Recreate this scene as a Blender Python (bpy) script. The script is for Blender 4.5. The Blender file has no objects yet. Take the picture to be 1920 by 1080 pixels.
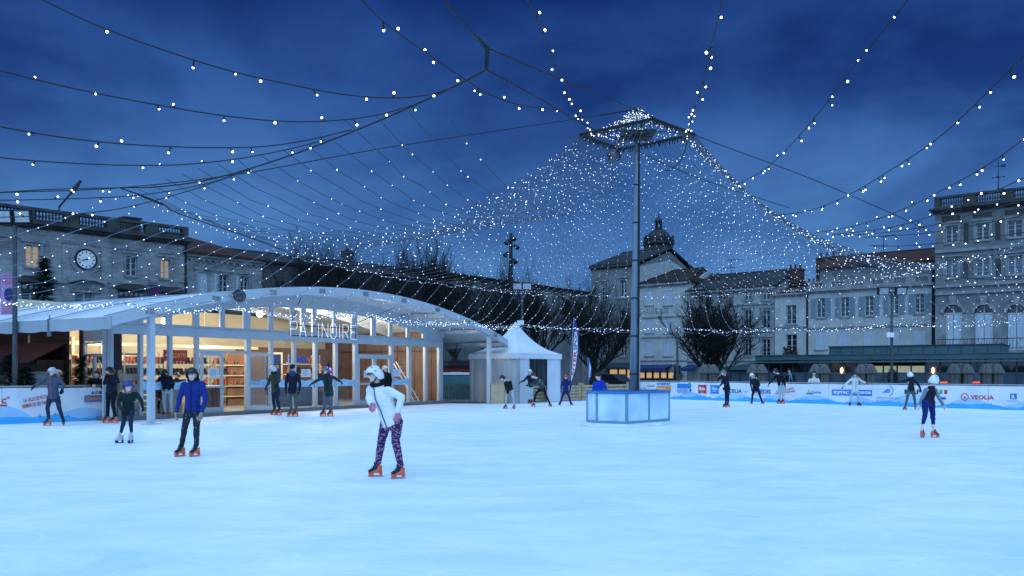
import bpy, bmesh, math, random
from mathutils import Vector, Matrix, noise
R = math.radians
rnd = random.Random(7)
scene = bpy.context.scene
COL = scene.collection

# ---------------------------------------------------------------- camera
FP, HZ, CH = 1600.0, 697.0, 1.6          # focal length in photo pixels, horizon row, eye height
cam_d = bpy.data.cameras.new("camera"); cam = bpy.data.objects.new("camera", cam_d); COL.objects.link(cam)
cam_d.sensor_width = 36.0; cam_d.lens = 36.0 * FP / 1920.0
cam_d.shift_y = (HZ - 540.0) / 1920.0
cam_d.clip_start = 0.1; cam_d.clip_end = 3000
cam.location = (0, 0, CH); cam.rotation_euler = (R(90), 0, 0)
scene.camera = cam

# ---------------------------------------------------------------- world: blue hour, brighter dome behind the camera
world = bpy.data.worlds.new("World"); scene.world = world; world.use_nodes = True
wn, wl = world.node_tree.nodes, world.node_tree.links
wn.clear()
def N(t, **kw):
    n = wn.new(t)
    for k, v in kw.items(): setattr(n, k, v)
    return n
out = N('ShaderNodeOutputWorld'); bg = N('ShaderNodeBackground'); wl.new(bg.outputs[0], out.inputs[0])
tc = N('ShaderNodeTexCoord'); sep = N('ShaderNodeSeparateXYZ'); wl.new(tc.outputs['Generated'], sep.inputs[0])
ramp = N('ShaderNodeValToRGB'); wl.new(sep.outputs['Z'], ramp.inputs[0])
e = ramp.color_ramp.elements
e[0].position = 0.0; e[0].color = (0.056, 0.165, 0.42, 1)
e[1].position = 0.40; e[1].color = (0.006, 0.027, 0.155, 1)
q = e.new(0.16); q.color = (0.036, 0.117, 0.36, 1)
q = e.new(0.28); q.color = (0.018, 0.066, 0.26, 1)
mp = N('ShaderNodeMapping'); mp.inputs['Scale'].default_value = (1.5, 1.5, 3.0); mp.inputs['Rotation'].default_value = (0.15, 0.25, 0); wl.new(tc.outputs['Generated'], mp.inputs[0])
nz = N('ShaderNodeTexNoise'); nz.inputs['Scale'].default_value = 2.6; nz.inputs['Detail'].default_value = 5; nz.inputs['Roughness'].default_value = 0.52; nz.inputs['Distortion'].default_value = 0.25
wl.new(mp.outputs[0], nz.inputs['Vector'])
cr = N('ShaderNodeValToRGB'); wl.new(nz.outputs['Fac'], cr.inputs[0])
cr.color_ramp.elements[0].position = 0.33; cr.color_ramp.elements[0].color = (0.62, 0.64, 0.72, 1)
cr.color_ramp.elements[1].position = 0.64; cr.color_ramp.elements[1].color = (2.1, 1.85, 1.42, 1)
mul = N('ShaderNodeMix', data_type='RGBA', blend_type='MULTIPLY'); mul.inputs[0].default_value = 1
wl.new(ramp.outputs[0], mul.inputs[6]); wl.new(cr.outputs[0], mul.inputs[7])
sky = N('ShaderNodeTexSky', sky_type='NISHITA'); sky.sun_disc = False
sky.sun_elevation = R(1.0); sky.sun_rotation = R(200); sky.ozone_density = 6
skb = N('ShaderNodeMix', data_type='RGBA', blend_type='MULTIPLY'); skb.inputs[0].default_value = 1
wl.new(sky.outputs[0], skb.inputs[6]); skb.inputs[7].default_value = (0.004, 0.006, 0.014, 1)
add = N('ShaderNodeMix', data_type='RGBA', blend_type='ADD'); add.inputs[0].default_value = 1
wl.new(mul.outputs[2], add.inputs[6]); wl.new(skb.outputs[2], add.inputs[7])
# plain bright sky overhead and behind the camera, added to light ice and walls
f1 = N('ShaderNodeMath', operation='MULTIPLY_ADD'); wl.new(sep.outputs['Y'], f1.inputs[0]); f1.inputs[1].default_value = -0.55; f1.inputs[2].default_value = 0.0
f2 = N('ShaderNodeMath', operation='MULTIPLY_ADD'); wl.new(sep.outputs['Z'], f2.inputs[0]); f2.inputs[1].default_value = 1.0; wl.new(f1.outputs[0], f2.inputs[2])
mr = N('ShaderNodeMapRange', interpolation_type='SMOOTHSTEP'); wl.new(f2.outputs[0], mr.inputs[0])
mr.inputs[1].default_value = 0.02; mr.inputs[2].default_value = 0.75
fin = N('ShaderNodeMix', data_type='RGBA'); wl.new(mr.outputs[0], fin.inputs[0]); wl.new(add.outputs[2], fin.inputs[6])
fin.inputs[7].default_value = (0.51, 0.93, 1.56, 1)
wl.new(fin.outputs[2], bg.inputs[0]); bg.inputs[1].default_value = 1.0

# ---------------------------------------------------------------- weak soft twilight key from behind the camera
sd = bpy.data.lights.new("sun", 'SUN'); so = bpy.data.objects.new("sun", sd); COL.objects.link(so)
sd.energy = 0.9; sd.angle = R(42); sd.color = (0.45, 0.74, 1.0)
so.rotation_euler = (R(38), 0, R(-20))

vs = scene.view_settings
vs.view_transform = 'Standard'; vs.look = 'None'; vs.exposure = 0.0; vs.gamma = 1.0
scene.cycles.sample_clamp_indirect = 4.0
scene.cycles.max_bounces = 6; scene.cycles.diffuse_bounces = 3; scene.cycles.glossy_bounces = 3
scene.cycles.transparent_max_bounces = 12; scene.cycles.transmission_bounces = 4
scene.cycles.caustics_reflective = False; scene.cycles.caustics_refractive = False

# ---------------------------------------------------------------- photo geometry helpers
def P(px, py, Y): return Vector(((px - 960) * Y / FP, Y, CH + (HZ - py) * Y / FP))
def GY(py): return FP * CH / (py - HZ)
def G(px, py):
    Y = GY(py); return Vector(((px - 960) * Y / FP, Y, 0))
class Fac:
    """A vertical plane: s runs along it, z up, out towards the viewer."""
    def __init__(f, a, b):
        f.o = Vector((a[0], a[1])); d = Vector((b[0] - a[0], b[1] - a[1])); f.L = d.length; f.d = d.normalized()
        f.n = Vector((f.d.y, -f.d.x))
        if f.n.dot(f.o) > 0: f.n = -f.n
    def s(f, px):
        k = (px - 960) / FP
        return (k * f.o.y - f.o.x) / (f.d.x - k * f.d.y)
    def z(f, px, py):
        Y = f.o.y + f.s(px) * f.d.y
        return CH + (HZ - py) * Y / FP
    def p(f, s, z, out=0.0):
        v = f.o + f.d * s + f.n * out
        return Vector((v.x, v.y, z))
    def sz(f, px, py): return (f.s(px), f.z(px, py))
    def shift(f, w):
        a = f.o + f.n * w; b = a + f.d * f.L
        g = Fac((a.x, a.y), (b.x, b.y)); g.n = f.n; return g

# ---------------------------------------------------------------- materials
def mat(name, col, rough=0.6, metal=0.0, var=0.12, scale=6.0, bump=0.0, bscale=40.0, spec=0.4, emit=None, estr=0.0, sheen=0.0):
    m = bpy.data.materials.new(name); m.use_nodes = True
    nt = m.node_tree; b = nt.nodes['Principled BSDF']
    b.inputs['Roughness'].default_value = rough; b.inputs['Metallic'].default_value = metal
    b.inputs['Specular IOR Level'].default_value = spec
    tcn = nt.nodes.new('ShaderNodeTexCoord')
    if var > 0:
        n = nt.nodes.new('ShaderNodeTexNoise'); n.inputs['Scale'].default_value = scale; n.inputs['Detail'].default_value = 5
        nt.links.new(tcn.outputs['Object'], n.inputs['Vector'])
        r = nt.nodes.new('ShaderNodeValToRGB')
        r.color_ramp.elements[0].position = 0.3; r.color_ramp.elements[1].position = 0.7
        r.color_ramp.elements[0].color = tuple(c * (1 - var) for c in col) + (1,)
        r.color_ramp.elements[1].color = tuple(min(1, c * (1 + var)) for c in col) + (1,)
        nt.links.new(n.outputs['Fac'], r.inputs[0]); nt.links.new(r.outputs[0], b.inputs['Base Color'])
    else:
        b.inputs['Base Color'].default_value = tuple(col) + (1,)
    if bump > 0:
        n2 = nt.nodes.new('ShaderNodeTexNoise'); n2.inputs['Scale'].default_value = bscale; n2.inputs['Detail'].default_value = 4
        nt.links.new(tcn.outputs['Object'], n2.inputs['Vector'])
        bp = nt.nodes.new('ShaderNodeBump'); bp.inputs['Strength'].default_value = bump; bp.inputs['Distance'].default_value = 0.02
        nt.links.new(n2.outputs['Fac'], bp.inputs['Height']); nt.links.new(bp.outputs[0], b.inputs['Normal'])
    if emit:
        b.inputs['Emission Color'].default_value = tuple(emit) + (1,); b.inputs['Emission Strength'].default_value = estr
        m.cycles.emission_sampling = 'NONE'
    return m
def glass_mat(name, tint=(0.9, 0.95, 1.0), refl=0.10):
    m = bpy.data.materials.new(name); m.use_nodes = True; nt = m.node_tree; nt.nodes.clear()
    o = nt.nodes.new('ShaderNodeOutputMaterial'); mx = nt.nodes.new('ShaderNodeMixShader')
    t = nt.nodes.new('ShaderNodeBsdfTransparent'); t.inputs[0].default_value = tuple(tint) + (1,)
    g = nt.nodes.new('ShaderNodeBsdfGlossy'); g.inputs['Roughness'].default_value = 0.04
    fr = nt.nodes.new('ShaderNodeLayerWeight'); fr.inputs[0].default_value = 0.5
    pw = nt.nodes.new('ShaderNodeMath'); pw.operation = 'POWER'; pw.inputs[1].default_value = 4.0; nt.links.new(fr.outputs['Facing'], pw.inputs[0])
    ml = nt.nodes.new('ShaderNodeMath'); ml.operation = 'MULTIPLY_ADD'; ml.inputs[1].default_value = 0.45; ml.inputs[2].default_value = refl * 0.2
    nt.links.new(pw.outputs[0], ml.inputs[0]); nt.links.new(ml.outputs[0], mx.inputs[0])
    nt.links.new(t.outputs[0], mx.inputs[1]); nt.links.new(g.outputs[0], mx.inputs[2]); nt.links.new(mx.outputs[0], o.inputs[0])
    return m
def brick_mat(name, c1, c2, mortar, sx, sz, rough=0.85, axis=None, dirt=0.48, msize=0.02):
    """Masonry courses or roof tiles: brick pattern along (s, z) plus large weather stains."""
    m = bpy.data.materials.new(name); m.use_nodes = True; nt = m.node_tree; b = nt.nodes['Principled BSDF']
    b.inputs['Roughness'].default_value = rough; b.inputs['Specular IOR Level'].default_value = 0.2
    tcn = nt.nodes.new('ShaderNodeTexCoord'); sp = nt.nodes.new('ShaderNodeSeparateXYZ'); nt.links.new(tcn.outputs['Object'], sp.inputs[0])
    ad = nt.nodes.new('ShaderNodeMath'); ad.operation = 'ADD'; nt.links.new(sp.outputs['X'], ad.inputs[0]); nt.links.new(sp.outputs['Y'], ad.inputs[1])
    cb = nt.nodes.new('ShaderNodeCombineXYZ'); nt.links.new(ad.outputs[0], cb.inputs[0]); nt.links.new(sp.outputs['Z'], cb.inputs[1])
    br = nt.nodes.new('ShaderNodeTexBrick'); nt.links.new(cb.outputs[0], br.inputs['Vector'])
    br.inputs['Color1'].default_value = tuple(c1) + (1,); br.inputs['Color2'].default_value = tuple(c2) + (1,); br.inputs['Mortar'].default_value = tuple(mortar) + (1,)
    br.inputs['Scale'].default_value = 1.0; br.inputs['Brick Width'].default_value = sx; br.inputs['Row Height'].default_value = sz
    br.inputs['Mortar Size'].default_value = msize; br.inputs['Mortar Smooth'].default_value = 0.3
    n = nt.nodes.new('ShaderNodeTexNoise'); n.inputs['Scale'].default_value = 0.45; n.inputs['Detail'].default_value = 7; n.inputs['Roughness'].default_value = 0.65
    nt.links.new(tcn.outputs['Object'], n.inputs['Vector'])
    r = nt.nodes.new('ShaderNodeValToRGB'); r.color_ramp.elements[0].position = 0.35; r.color_ramp.elements[1].position = 0.62
    r.color_ramp.elements[0].color = (1 - dirt, 1 - dirt, 1 - dirt, 1); r.color_ramp.elements[1].color = (1.05, 1.05, 1.05, 1)
    nt.links.new(n.outputs['Fac'], r.inputs[0])
    mx = nt.nodes.new('ShaderNodeMix'); mx.data_type = 'RGBA'; mx.blend_type = 'MULTIPLY'; mx.inputs[0].default_value = 1
    nt.links.new(br.outputs['Color'], mx.inputs[6]); nt.links.new(r.outputs[0], mx.inputs[7]); nt.links.new(mx.outputs[2], b.inputs['Base Color'])
    bp = nt.nodes.new('ShaderNodeBump'); bp.inputs['Strength'].default_value = 0.5; bp.inputs['Distance'].default_value = 0.03; bp.invert = True
    nt.links.new(br.outputs['Fac'], bp.inputs['Height']); nt.links.new(bp.outputs[0], b.inputs['Normal'])
    return m
def spots_mat(name, base, spot, scale, stretch, lo, hi, rough=0.8):
    m = bpy.data.materials.new(name); m.use_nodes = True; nt = m.node_tree; b = nt.nodes['Principled BSDF']
    b.inputs['Roughness'].default_value = rough
    tcn = nt.nodes.new('ShaderNodeTexCoord'); mpn = nt.nodes.new('ShaderNodeMapping'); mpn.inputs['Scale'].default_value = stretch
    nt.links.new(tcn.outputs['Object'], mpn.inputs[0])
    v = nt.nodes.new('ShaderNodeTexVoronoi'); v.inputs['Scale'].default_value = scale; nt.links.new(mpn.outputs[0], v.inputs['Vector'])
    r = nt.nodes.new('ShaderNodeValToRGB'); r.color_ramp.elements[0].position = lo; r.color_ramp.elements[1].position = hi
    r.color_ramp.elements[0].color = tuple(spot) + (1,); r.color_ramp.elements[1].color = tuple(base) + (1,)
    nt.links.new(v.outputs['Distance'], r.inputs[0]); nt.links.new(r.outputs[0], b.inputs['Base Color'])
    return m

M = {}
M['stone'] = brick_mat('limestone', (0.355, 0.36, 0.365), (0.315, 0.32, 0.325), (0.25, 0.255, 0.265), 0.8, 0.36)
M['stone_mid'] = brick_mat('grey_rubble', (0.135, 0.137, 0.142), (0.105, 0.108, 0.113), (0.07, 0.07, 0.075), 0.8, 0.36)
M['stone_dark'] = brick_mat('sooty_limestone', (0.10, 0.102, 0.107), (0.075, 0.077, 0.08), (0.05, 0.05, 0.05), 0.8, 0.36)
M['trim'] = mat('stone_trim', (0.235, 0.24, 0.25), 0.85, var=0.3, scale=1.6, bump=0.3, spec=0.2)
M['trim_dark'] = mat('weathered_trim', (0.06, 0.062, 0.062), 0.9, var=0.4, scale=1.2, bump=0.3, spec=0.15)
M['render'] = mat('cream_render', (0.40, 0.41, 0.41), 0.9, var=0.16, scale=0.8, bump=0.2, bscale=60, spec=0.2)
M['render_grey'] = mat('grey_render', (0.29, 0.305, 0.32), 0.9, var=0.2, scale=0.7, bump=0.2, bscale=60, spec=0.2)
M['render_dim'] = mat('old_render', (0.17, 0.18, 0.19), 0.9, var=0.28, scale=0.7, bump=0.2, bscale=60, spec=0.2)
M['tile'] = brick_mat('clay_tiles', (0.11, 0.042, 0.030), (0.068, 0.030, 0.024), (0.035, 0.018, 0.014), 0.24, 0.16, dirt=0.5, msize=0.03)
M['tile_dark'] = brick_mat('mossy_tiles', (0.045, 0.030, 0.026), (0.03, 0.024, 0.022), (0.012, 0.010, 0.010), 0.26, 0.18, dirt=0.5, msize=0.03)
M['slate'] = brick_mat('slate', (0.035, 0.038, 0.045), (0.025, 0.027, 0.032), (0.012, 0.012, 0.014), 0.3, 0.2, rough=0.6)
M['brick'] = brick_mat('chimney_brick', (0.13, 0.055, 0.04), (0.09, 0.045, 0.035), (0.05, 0.045, 0.04), 0.22, 0.08, msize=0.012)
M['pane'] = mat('dark_pane', (0.012, 0.016, 0.024), 0.06, var=0.3, scale=0.6, spec=0.8)
M['pane_blue'] = mat('pale_pane', (0.07, 0.10, 0.14), 0.1, var=0.3, scale=0.9, spec=0.7)
M['pane_lit'] = mat('lit_pane', (0.2, 0.15, 0.1), 0.2, var=0.2, emit=(1.0, 0.66, 0.30), estr=0.32)
M['winframe'] = mat('window_paint', (0.42, 0.44, 0.46), 0.55, var=0.08)
M['shutter'] = mat('blue_grey_shutter', (0.19, 0.25, 0.31), 0.7, var=0.1)
M['shutter_pale'] = mat('pale_shutter', (0.46, 0.52, 0.60), 0.7, var=0.08)
M['iron'] = mat('black_iron', (0.012, 0.012, 0.014), 0.6, var=0.2)
M['steel'] = mat('galvanised_steel', (0.34, 0.36, 0.38), 0.45, metal=0.6, var=0.15, scale=3)
M['alu'] = mat('white_aluminium', (0.50, 0.54, 0.58), 0.45, metal=0.15, var=0.06, scale=2)
M['alu_dark'] = mat('grey_aluminium', (0.16, 0.18, 0.20), 0.5, metal=0.3, var=0.1)
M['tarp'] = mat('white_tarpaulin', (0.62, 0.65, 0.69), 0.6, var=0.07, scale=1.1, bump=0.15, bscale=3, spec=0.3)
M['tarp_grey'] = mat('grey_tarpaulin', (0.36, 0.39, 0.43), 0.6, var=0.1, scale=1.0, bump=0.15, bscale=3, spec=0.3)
M['glass'] = glass_mat('clear_glass')
M['seam_grey'] = mat('banner_seam_grey', (0.48, 0.52, 0.58), 0.7, var=0.1)
M['board'] = mat('banner_white', (0.70, 0.72, 0.76), 0.6, var=0.10, scale=1.1, bump=0.6, bscale=2.6, spec=0.3)
M['ice_blue'] = mat('printed_snow_blue', (0.06, 0.42, 0.76), 0.6, var=0.12, scale=1.5)
M['hill_blue'] = mat('printed_hill_blue', (0.36, 0.58, 0.80), 0.6, var=0.08, scale=1.5)
M['blue'] = mat('printed_blue', (0.02, 0.11, 0.45), 0.6, var=0.05)
M['sky_blue'] = mat('printed_bright_blue', (0.02, 0.20, 0.62), 0.6, var=0.05)
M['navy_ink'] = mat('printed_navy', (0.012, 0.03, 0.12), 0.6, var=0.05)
M['red'] = mat('printed_red', (0.55, 0.03, 0.035), 0.6, var=0.05)
M['orange_ink'] = mat('printed_orange', (0.75, 0.28, 0.05), 0.6, var=0.05)
M['yellow_ink'] = mat('printed_yellow', (0.70, 0.55, 0.06), 0.6, var=0.05)
M['green_ink'] = mat('printed_green', (0.06, 0.35, 0.10), 0.6, var=0.05)
M['grey_ink'] = mat('printed_grey_blue', (0.30, 0.44, 0.58), 0.6, var=0.05)
M['white'] = mat('white_paint', (0.78, 0.78, 0.78), 0.5, var=0.04)
M['paper'] = mat('paper', (0.72, 0.74, 0.76), 0.8, var=0.03)
M['black'] = mat('black_plastic', (0.012, 0.012, 0.014), 0.45, var=0.2)
M['wood'] = mat('raw_pine', (0.46, 0.31, 0.18), 0.8, var=0.3, scale=3.5, bump=0.3, bscale=18)
M['wood_pale'] = mat('pale_plywood', (0.52, 0.38, 0.24), 0.7, var=0.15, scale=2.5)
M['wood_brown'] = mat('brown_plywood', (0.15, 0.088, 0.055), 0.7, var=0.2, scale=2.5)
M['wood_dark'] = mat('dark_stained_boards', (0.055, 0.028, 0.022), 0.8, var=0.3, scale=3)
M['red_roof'] = mat('red_felt_roof', (0.07, 0.018, 0.025), 0.8, var=0.2, scale=2)
M['cream'] = mat('cream_panel', (0.66, 0.56, 0.38), 0.7, var=0.08, scale=1)
M['terrace'] = mat('green_grey_zinc', (0.06, 0.115, 0.135), 0.5, metal=0.2, var=0.15, scale=1.0)
M['terrace_dark'] = mat('dark_zinc', (0.025, 0.045, 0.058), 0.5, var=0.15)
M['parasol'] = mat('taupe_canvas', (0.115, 0.115, 0.115), 0.9, var=0.18, scale=5, bump=0.3, bscale=12)
M['bark'] = mat('dark_bark', (0.042, 0.040, 0.036), 0.9, var=0.4, scale=4, bump=0.5, bscale=14, spec=0.15)
M['twig'] = mat('bare_twigs', (0.022, 0.020, 0.020), 0.9, var=0.35, scale=2, spec=0.1)
M['needle'] = mat('fir_needles', (0.010, 0.028, 0.022), 0.8, var=0.5, scale=3, spec=0.2)
M['wire'] = mat('string_cable', (0.055, 0.065, 0.09), 0.6, var=0.1)
M['wire_black'] = mat('black_cable', (0.008, 0.009, 0.012), 0.6, var=0.1)
M['pole_paint'] = mat('dark_pole_paint', (0.055, 0.065, 0.075), 0.5, var=0.2)
M['flag_navy'] = mat('navy_flag_cloth', (0.015, 0.03, 0.17), 0.7, var=0.1)
M['bulb'] = mat('lit_bulb', (0.9, 0.9, 0.9), 0.3, var=0, emit=(0.95, 0.97, 1.0), estr=6.0)
M['bulb_dim'] = mat('lit_small_bulb', (0.8, 0.85, 0.9), 0.3, var=0, emit=(0.80, 0.90, 1.0), estr=2.9)
M['bulb_faint'] = mat('fainter_small_bulb', (0.8, 0.85, 0.9), 0.3, var=0, emit=(0.72, 0.86, 1.0), estr=1.15)
M['wire_pale'] = mat('pale_string_cable', (0.15, 0.19, 0.26), 0.6, var=0.1)
M['sign_bulb'] = mat('sign_led', (0.8, 0.85, 0.9), 0.3, var=0, emit=(0.85, 0.90, 1.0), estr=1.5)
M['lamp_warm'] = mat('lit_lamp', (0.9, 0.8, 0.6), 0.3, var=0, emit=(1.0, 0.78, 0.45), estr=6.0)
M['shop_lit'] = mat('lit_shop_window', (0.4, 0.3, 0.2), 0.4, var=0.5, scale=3, emit=(1.0, 0.62, 0.28), estr=0.5)
M['zinc_lit'] = mat('lit_veranda_glass', (0.25, 0.24, 0.18), 0.3, var=0.3, emit=(0.85, 0.86, 0.55), estr=0.28)
M['neon_red'] = mat('red_neon', (0.4, 0.05, 0.02), 0.4, var=0, emit=(1.0, 0.12, 0.05), estr=1.2)
M['purple_led'] = mat('violet_led', (0.2, 0.1, 0.8), 0.4, var=0, emit=(0.22, 0.12, 1.0), estr=5.0)
M['flood_glass'] = mat('floodlight_glass', (0.38, 0.42, 0.45), 0.15, var=0.2, spec=0.8)
M['mirror'] = mat('mirror_facets', (0.10, 0.11, 0.13), 0.12, metal=1.0, var=0.2, scale=30)
M['drum'] = mat('frosted_panel', (0.50, 0.66, 0.80), 0.35, var=0.22, scale=1.6, bump=0.1, bscale=5)
M['drum_rim'] = mat('blue_handrail', (0.03, 0.17, 0.42), 0.5, var=0.1)
M['snow'] = mat('shaved_snow', (0.72, 0.80, 0.86), 0.9, var=0.08, scale=4, bump=0.6, bscale=14)
M['copper'] = mat('dark_lead_dome', (0.010, 0.012, 0.015), 0.6, var=0.3, scale=0.8)
M['paving'] = mat('stone_paving', (0.16, 0.16, 0.155), 0.85, var=0.25, scale=1.2, bump=0.2)

def ice_material():
    m = bpy.data.materials.new('skated_ice'); m.use_nodes = True; nt = m.node_tree; b = nt.nodes['Principled BSDF']
    L = nt.links.new
    t = nt.nodes.new('ShaderNodeTexCoord')
    n1 = nt.nodes.new('ShaderNodeTexNoise'); n1.inputs['Scale'].default_value = 0.22; n1.inputs['Detail'].default_value = 5; L(t.outputs['Object'], n1.inputs['Vector'])
    r1 = nt.nodes.new('ShaderNodeValToRGB'); L(n1.outputs['Fac'], r1.inputs[0])
    r1.color_ramp.elements[0].position = 0.3; r1.color_ramp.elements[0].color = (0.68, 0.80, 0.91, 1)
    r1.color_ramp.elements[1].position = 0.7; r1.color_ramp.elements[1].color = (0.84, 0.885, 0.95, 1)
    mp = nt.nodes.new('ShaderNodeMapping'); mp.inputs['Rotation'].default_value = (0, 0, 0.35); mp.inputs['Scale'].default_value = (0.8, 1.5, 1); L(t.outputs['Object'], mp.inputs[0])
    n2 = nt.nodes.new('ShaderNodeTexNoise'); n2.inputs['Scale'].default_value = 0.9; n2.inputs['Detail'].default_value = 9; n2.inputs['Roughness'].default_value = 0.68; n2.inputs['Distortion'].default_value = 0.6
    L(mp.outputs[0], n2.inputs['Vector'])
    r2 = nt.nodes.new('ShaderNodeValToRGB'); L(n2.outputs['Fac'], r2.inputs[0])
    r2.color_ramp.elements[0].position = 0.35; r2.color_ramp.elements[0].color = (0.84, 0.91, 0.97, 1)
    r2.color_ramp.elements[1].position = 0.7; r2.color_ramp.elements[1].color = (1.13, 1.07, 1.02, 1)
    mx = nt.nodes.new('ShaderNodeMix'); mx.data_type = 'RGBA'; mx.blend_type = 'MULTIPLY'; mx.inputs[0].default_value = 1
    L(r1.outputs[0], mx.inputs[6]); L(r2.outputs[0], mx.inputs[7])
    last = mx.outputs[2]
    hsum = n2.outputs['Fac']
    for (sc, rot, dist, seed) in ((0.33, 0.3, 2.2, 3.0), (0.21, 1.7, 3.0, 11.0), (0.5, 2.6, 2.0, 23.0)):     # long curved skate tracks
        w = nt.nodes.new('ShaderNodeTexNoise'); w.inputs['Scale'].default_value = sc; w.inputs['Detail'].default_value = 1.5; w.inputs['Distortion'].default_value = dist
        mq = nt.nodes.new('ShaderNodeMapping'); mq.inputs['Rotation'].default_value = (0, 0, rot); mq.inputs['Location'].default_value = (seed, seed, 0); mq.inputs['Scale'].default_value = (0.6, 1.5, 1)
        L(t.outputs['Object'], mq.inputs[0]); L(mq.outputs[0], w.inputs['Vector'])
        a = nt.nodes.new('ShaderNodeMath'); a.operation = 'MULTIPLY'; a.inputs[1].default_value = 6.0; L(w.outputs['Fac'], a.inputs[0])
        fr = nt.nodes.new('ShaderNodeMath'); fr.operation = 'FRACT'; L(a.outputs[0], fr.inputs[0])
        rr = nt.nodes.new('ShaderNodeValToRGB'); L(fr.outputs[0], rr.inputs[0])
        rr.color_ramp.elements[0].position = 0.0; rr.color_ramp.elements[0].color = (1, 1, 1, 1)
        rr.color_ramp.elements[1].position = 0.045; rr.color_ramp.elements[1].color = (0, 0, 0, 1)
        mask = nt.nodes.new('ShaderNodeMath'); mask.operation = 'MULTIPLY'; L(rr.outputs[0], mask.inputs[0]); L(n2.outputs['Fac'], mask.inputs[1])
        mm = nt.nodes.new('ShaderNodeMath'); mm.operation = 'MULTIPLY'; mm.inputs[1].default_value = 1.1; L(mask.outputs[0], mm.inputs[0])
        mx2 = nt.nodes.new('ShaderNodeMix'); mx2.data_type = 'RGBA'; L(mm.outputs[0], mx2.inputs[0]); L(last, mx2.inputs[6]); mx2.inputs[7].default_value = (0.86, 0.94, 0.98, 1)
        last = mx2.outputs[2]
    L(last, b.inputs['Base Color'])
    b.inputs['Roughness'].default_value = 0.55; b.inputs['Specular IOR Level'].default_value = 0.10
    n3 = nt.nodes.new('ShaderNodeTexNoise'); n3.inputs['Scale'].default_value = 9; n3.inputs['Detail'].default_value = 8; L(t.outputs['Object'], n3.inputs['Vector'])
    bp = nt.nodes.new('ShaderNodeBump'); bp.inputs['Strength'].default_value = 0.25; bp.inputs['Distance'].default_value = 0.02; L(n3.outputs['Fac'], bp.inputs['Height']); L(bp.outputs[0], b.inputs['Normal'])
    return m
M['alu_teal'] = mat('teal_grey_profile', (0.16, 0.32, 0.42), 0.5, metal=0.2, var=0.1)
M['sky_band'] = mat('frosted_snow_print', (0.34, 0.58, 0.78), 0.7, var=0.25, scale=6)
M['skate_orange'] = mat('orange_skate_plastic', (0.78, 0.13, 0.055), 0.4, var=0.1)
M['rack_orange'] = mat('worn_orange_plastic', (0.40, 0.085, 0.045), 0.5, var=0.25)
M['skate_dark'] = mat('dark_skate_liner', (0.018, 0.02, 0.03), 0.7, var=0.2)
M['skate_blue'] = mat('blue_skate_plastic', (0.02, 0.05, 0.42), 0.4, var=0.1)
M['skate_white'] = mat('grey_white_skate', (0.50, 0.55, 0.58), 0.5, var=0.15)
M['picket'] = mat('weathered_pickets', (0.20, 0.25, 0.17), 0.85, var=.25, scale=3)
M['steel_mast'] = mat('painted_mast_steel', (0.17, 0.215, 0.27), 0.4, metal=.3, var=.12, scale=2)
M['pink_cloth'] = mat('pink_white_banner', (.42, .22, .42), .8, var=.25, scale=1.5)
M['plum_cloth'] = mat('plum_poster', (.07, .02, .10), .7, var=.5, scale=2)
M['ice'] = ice_material()

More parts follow.
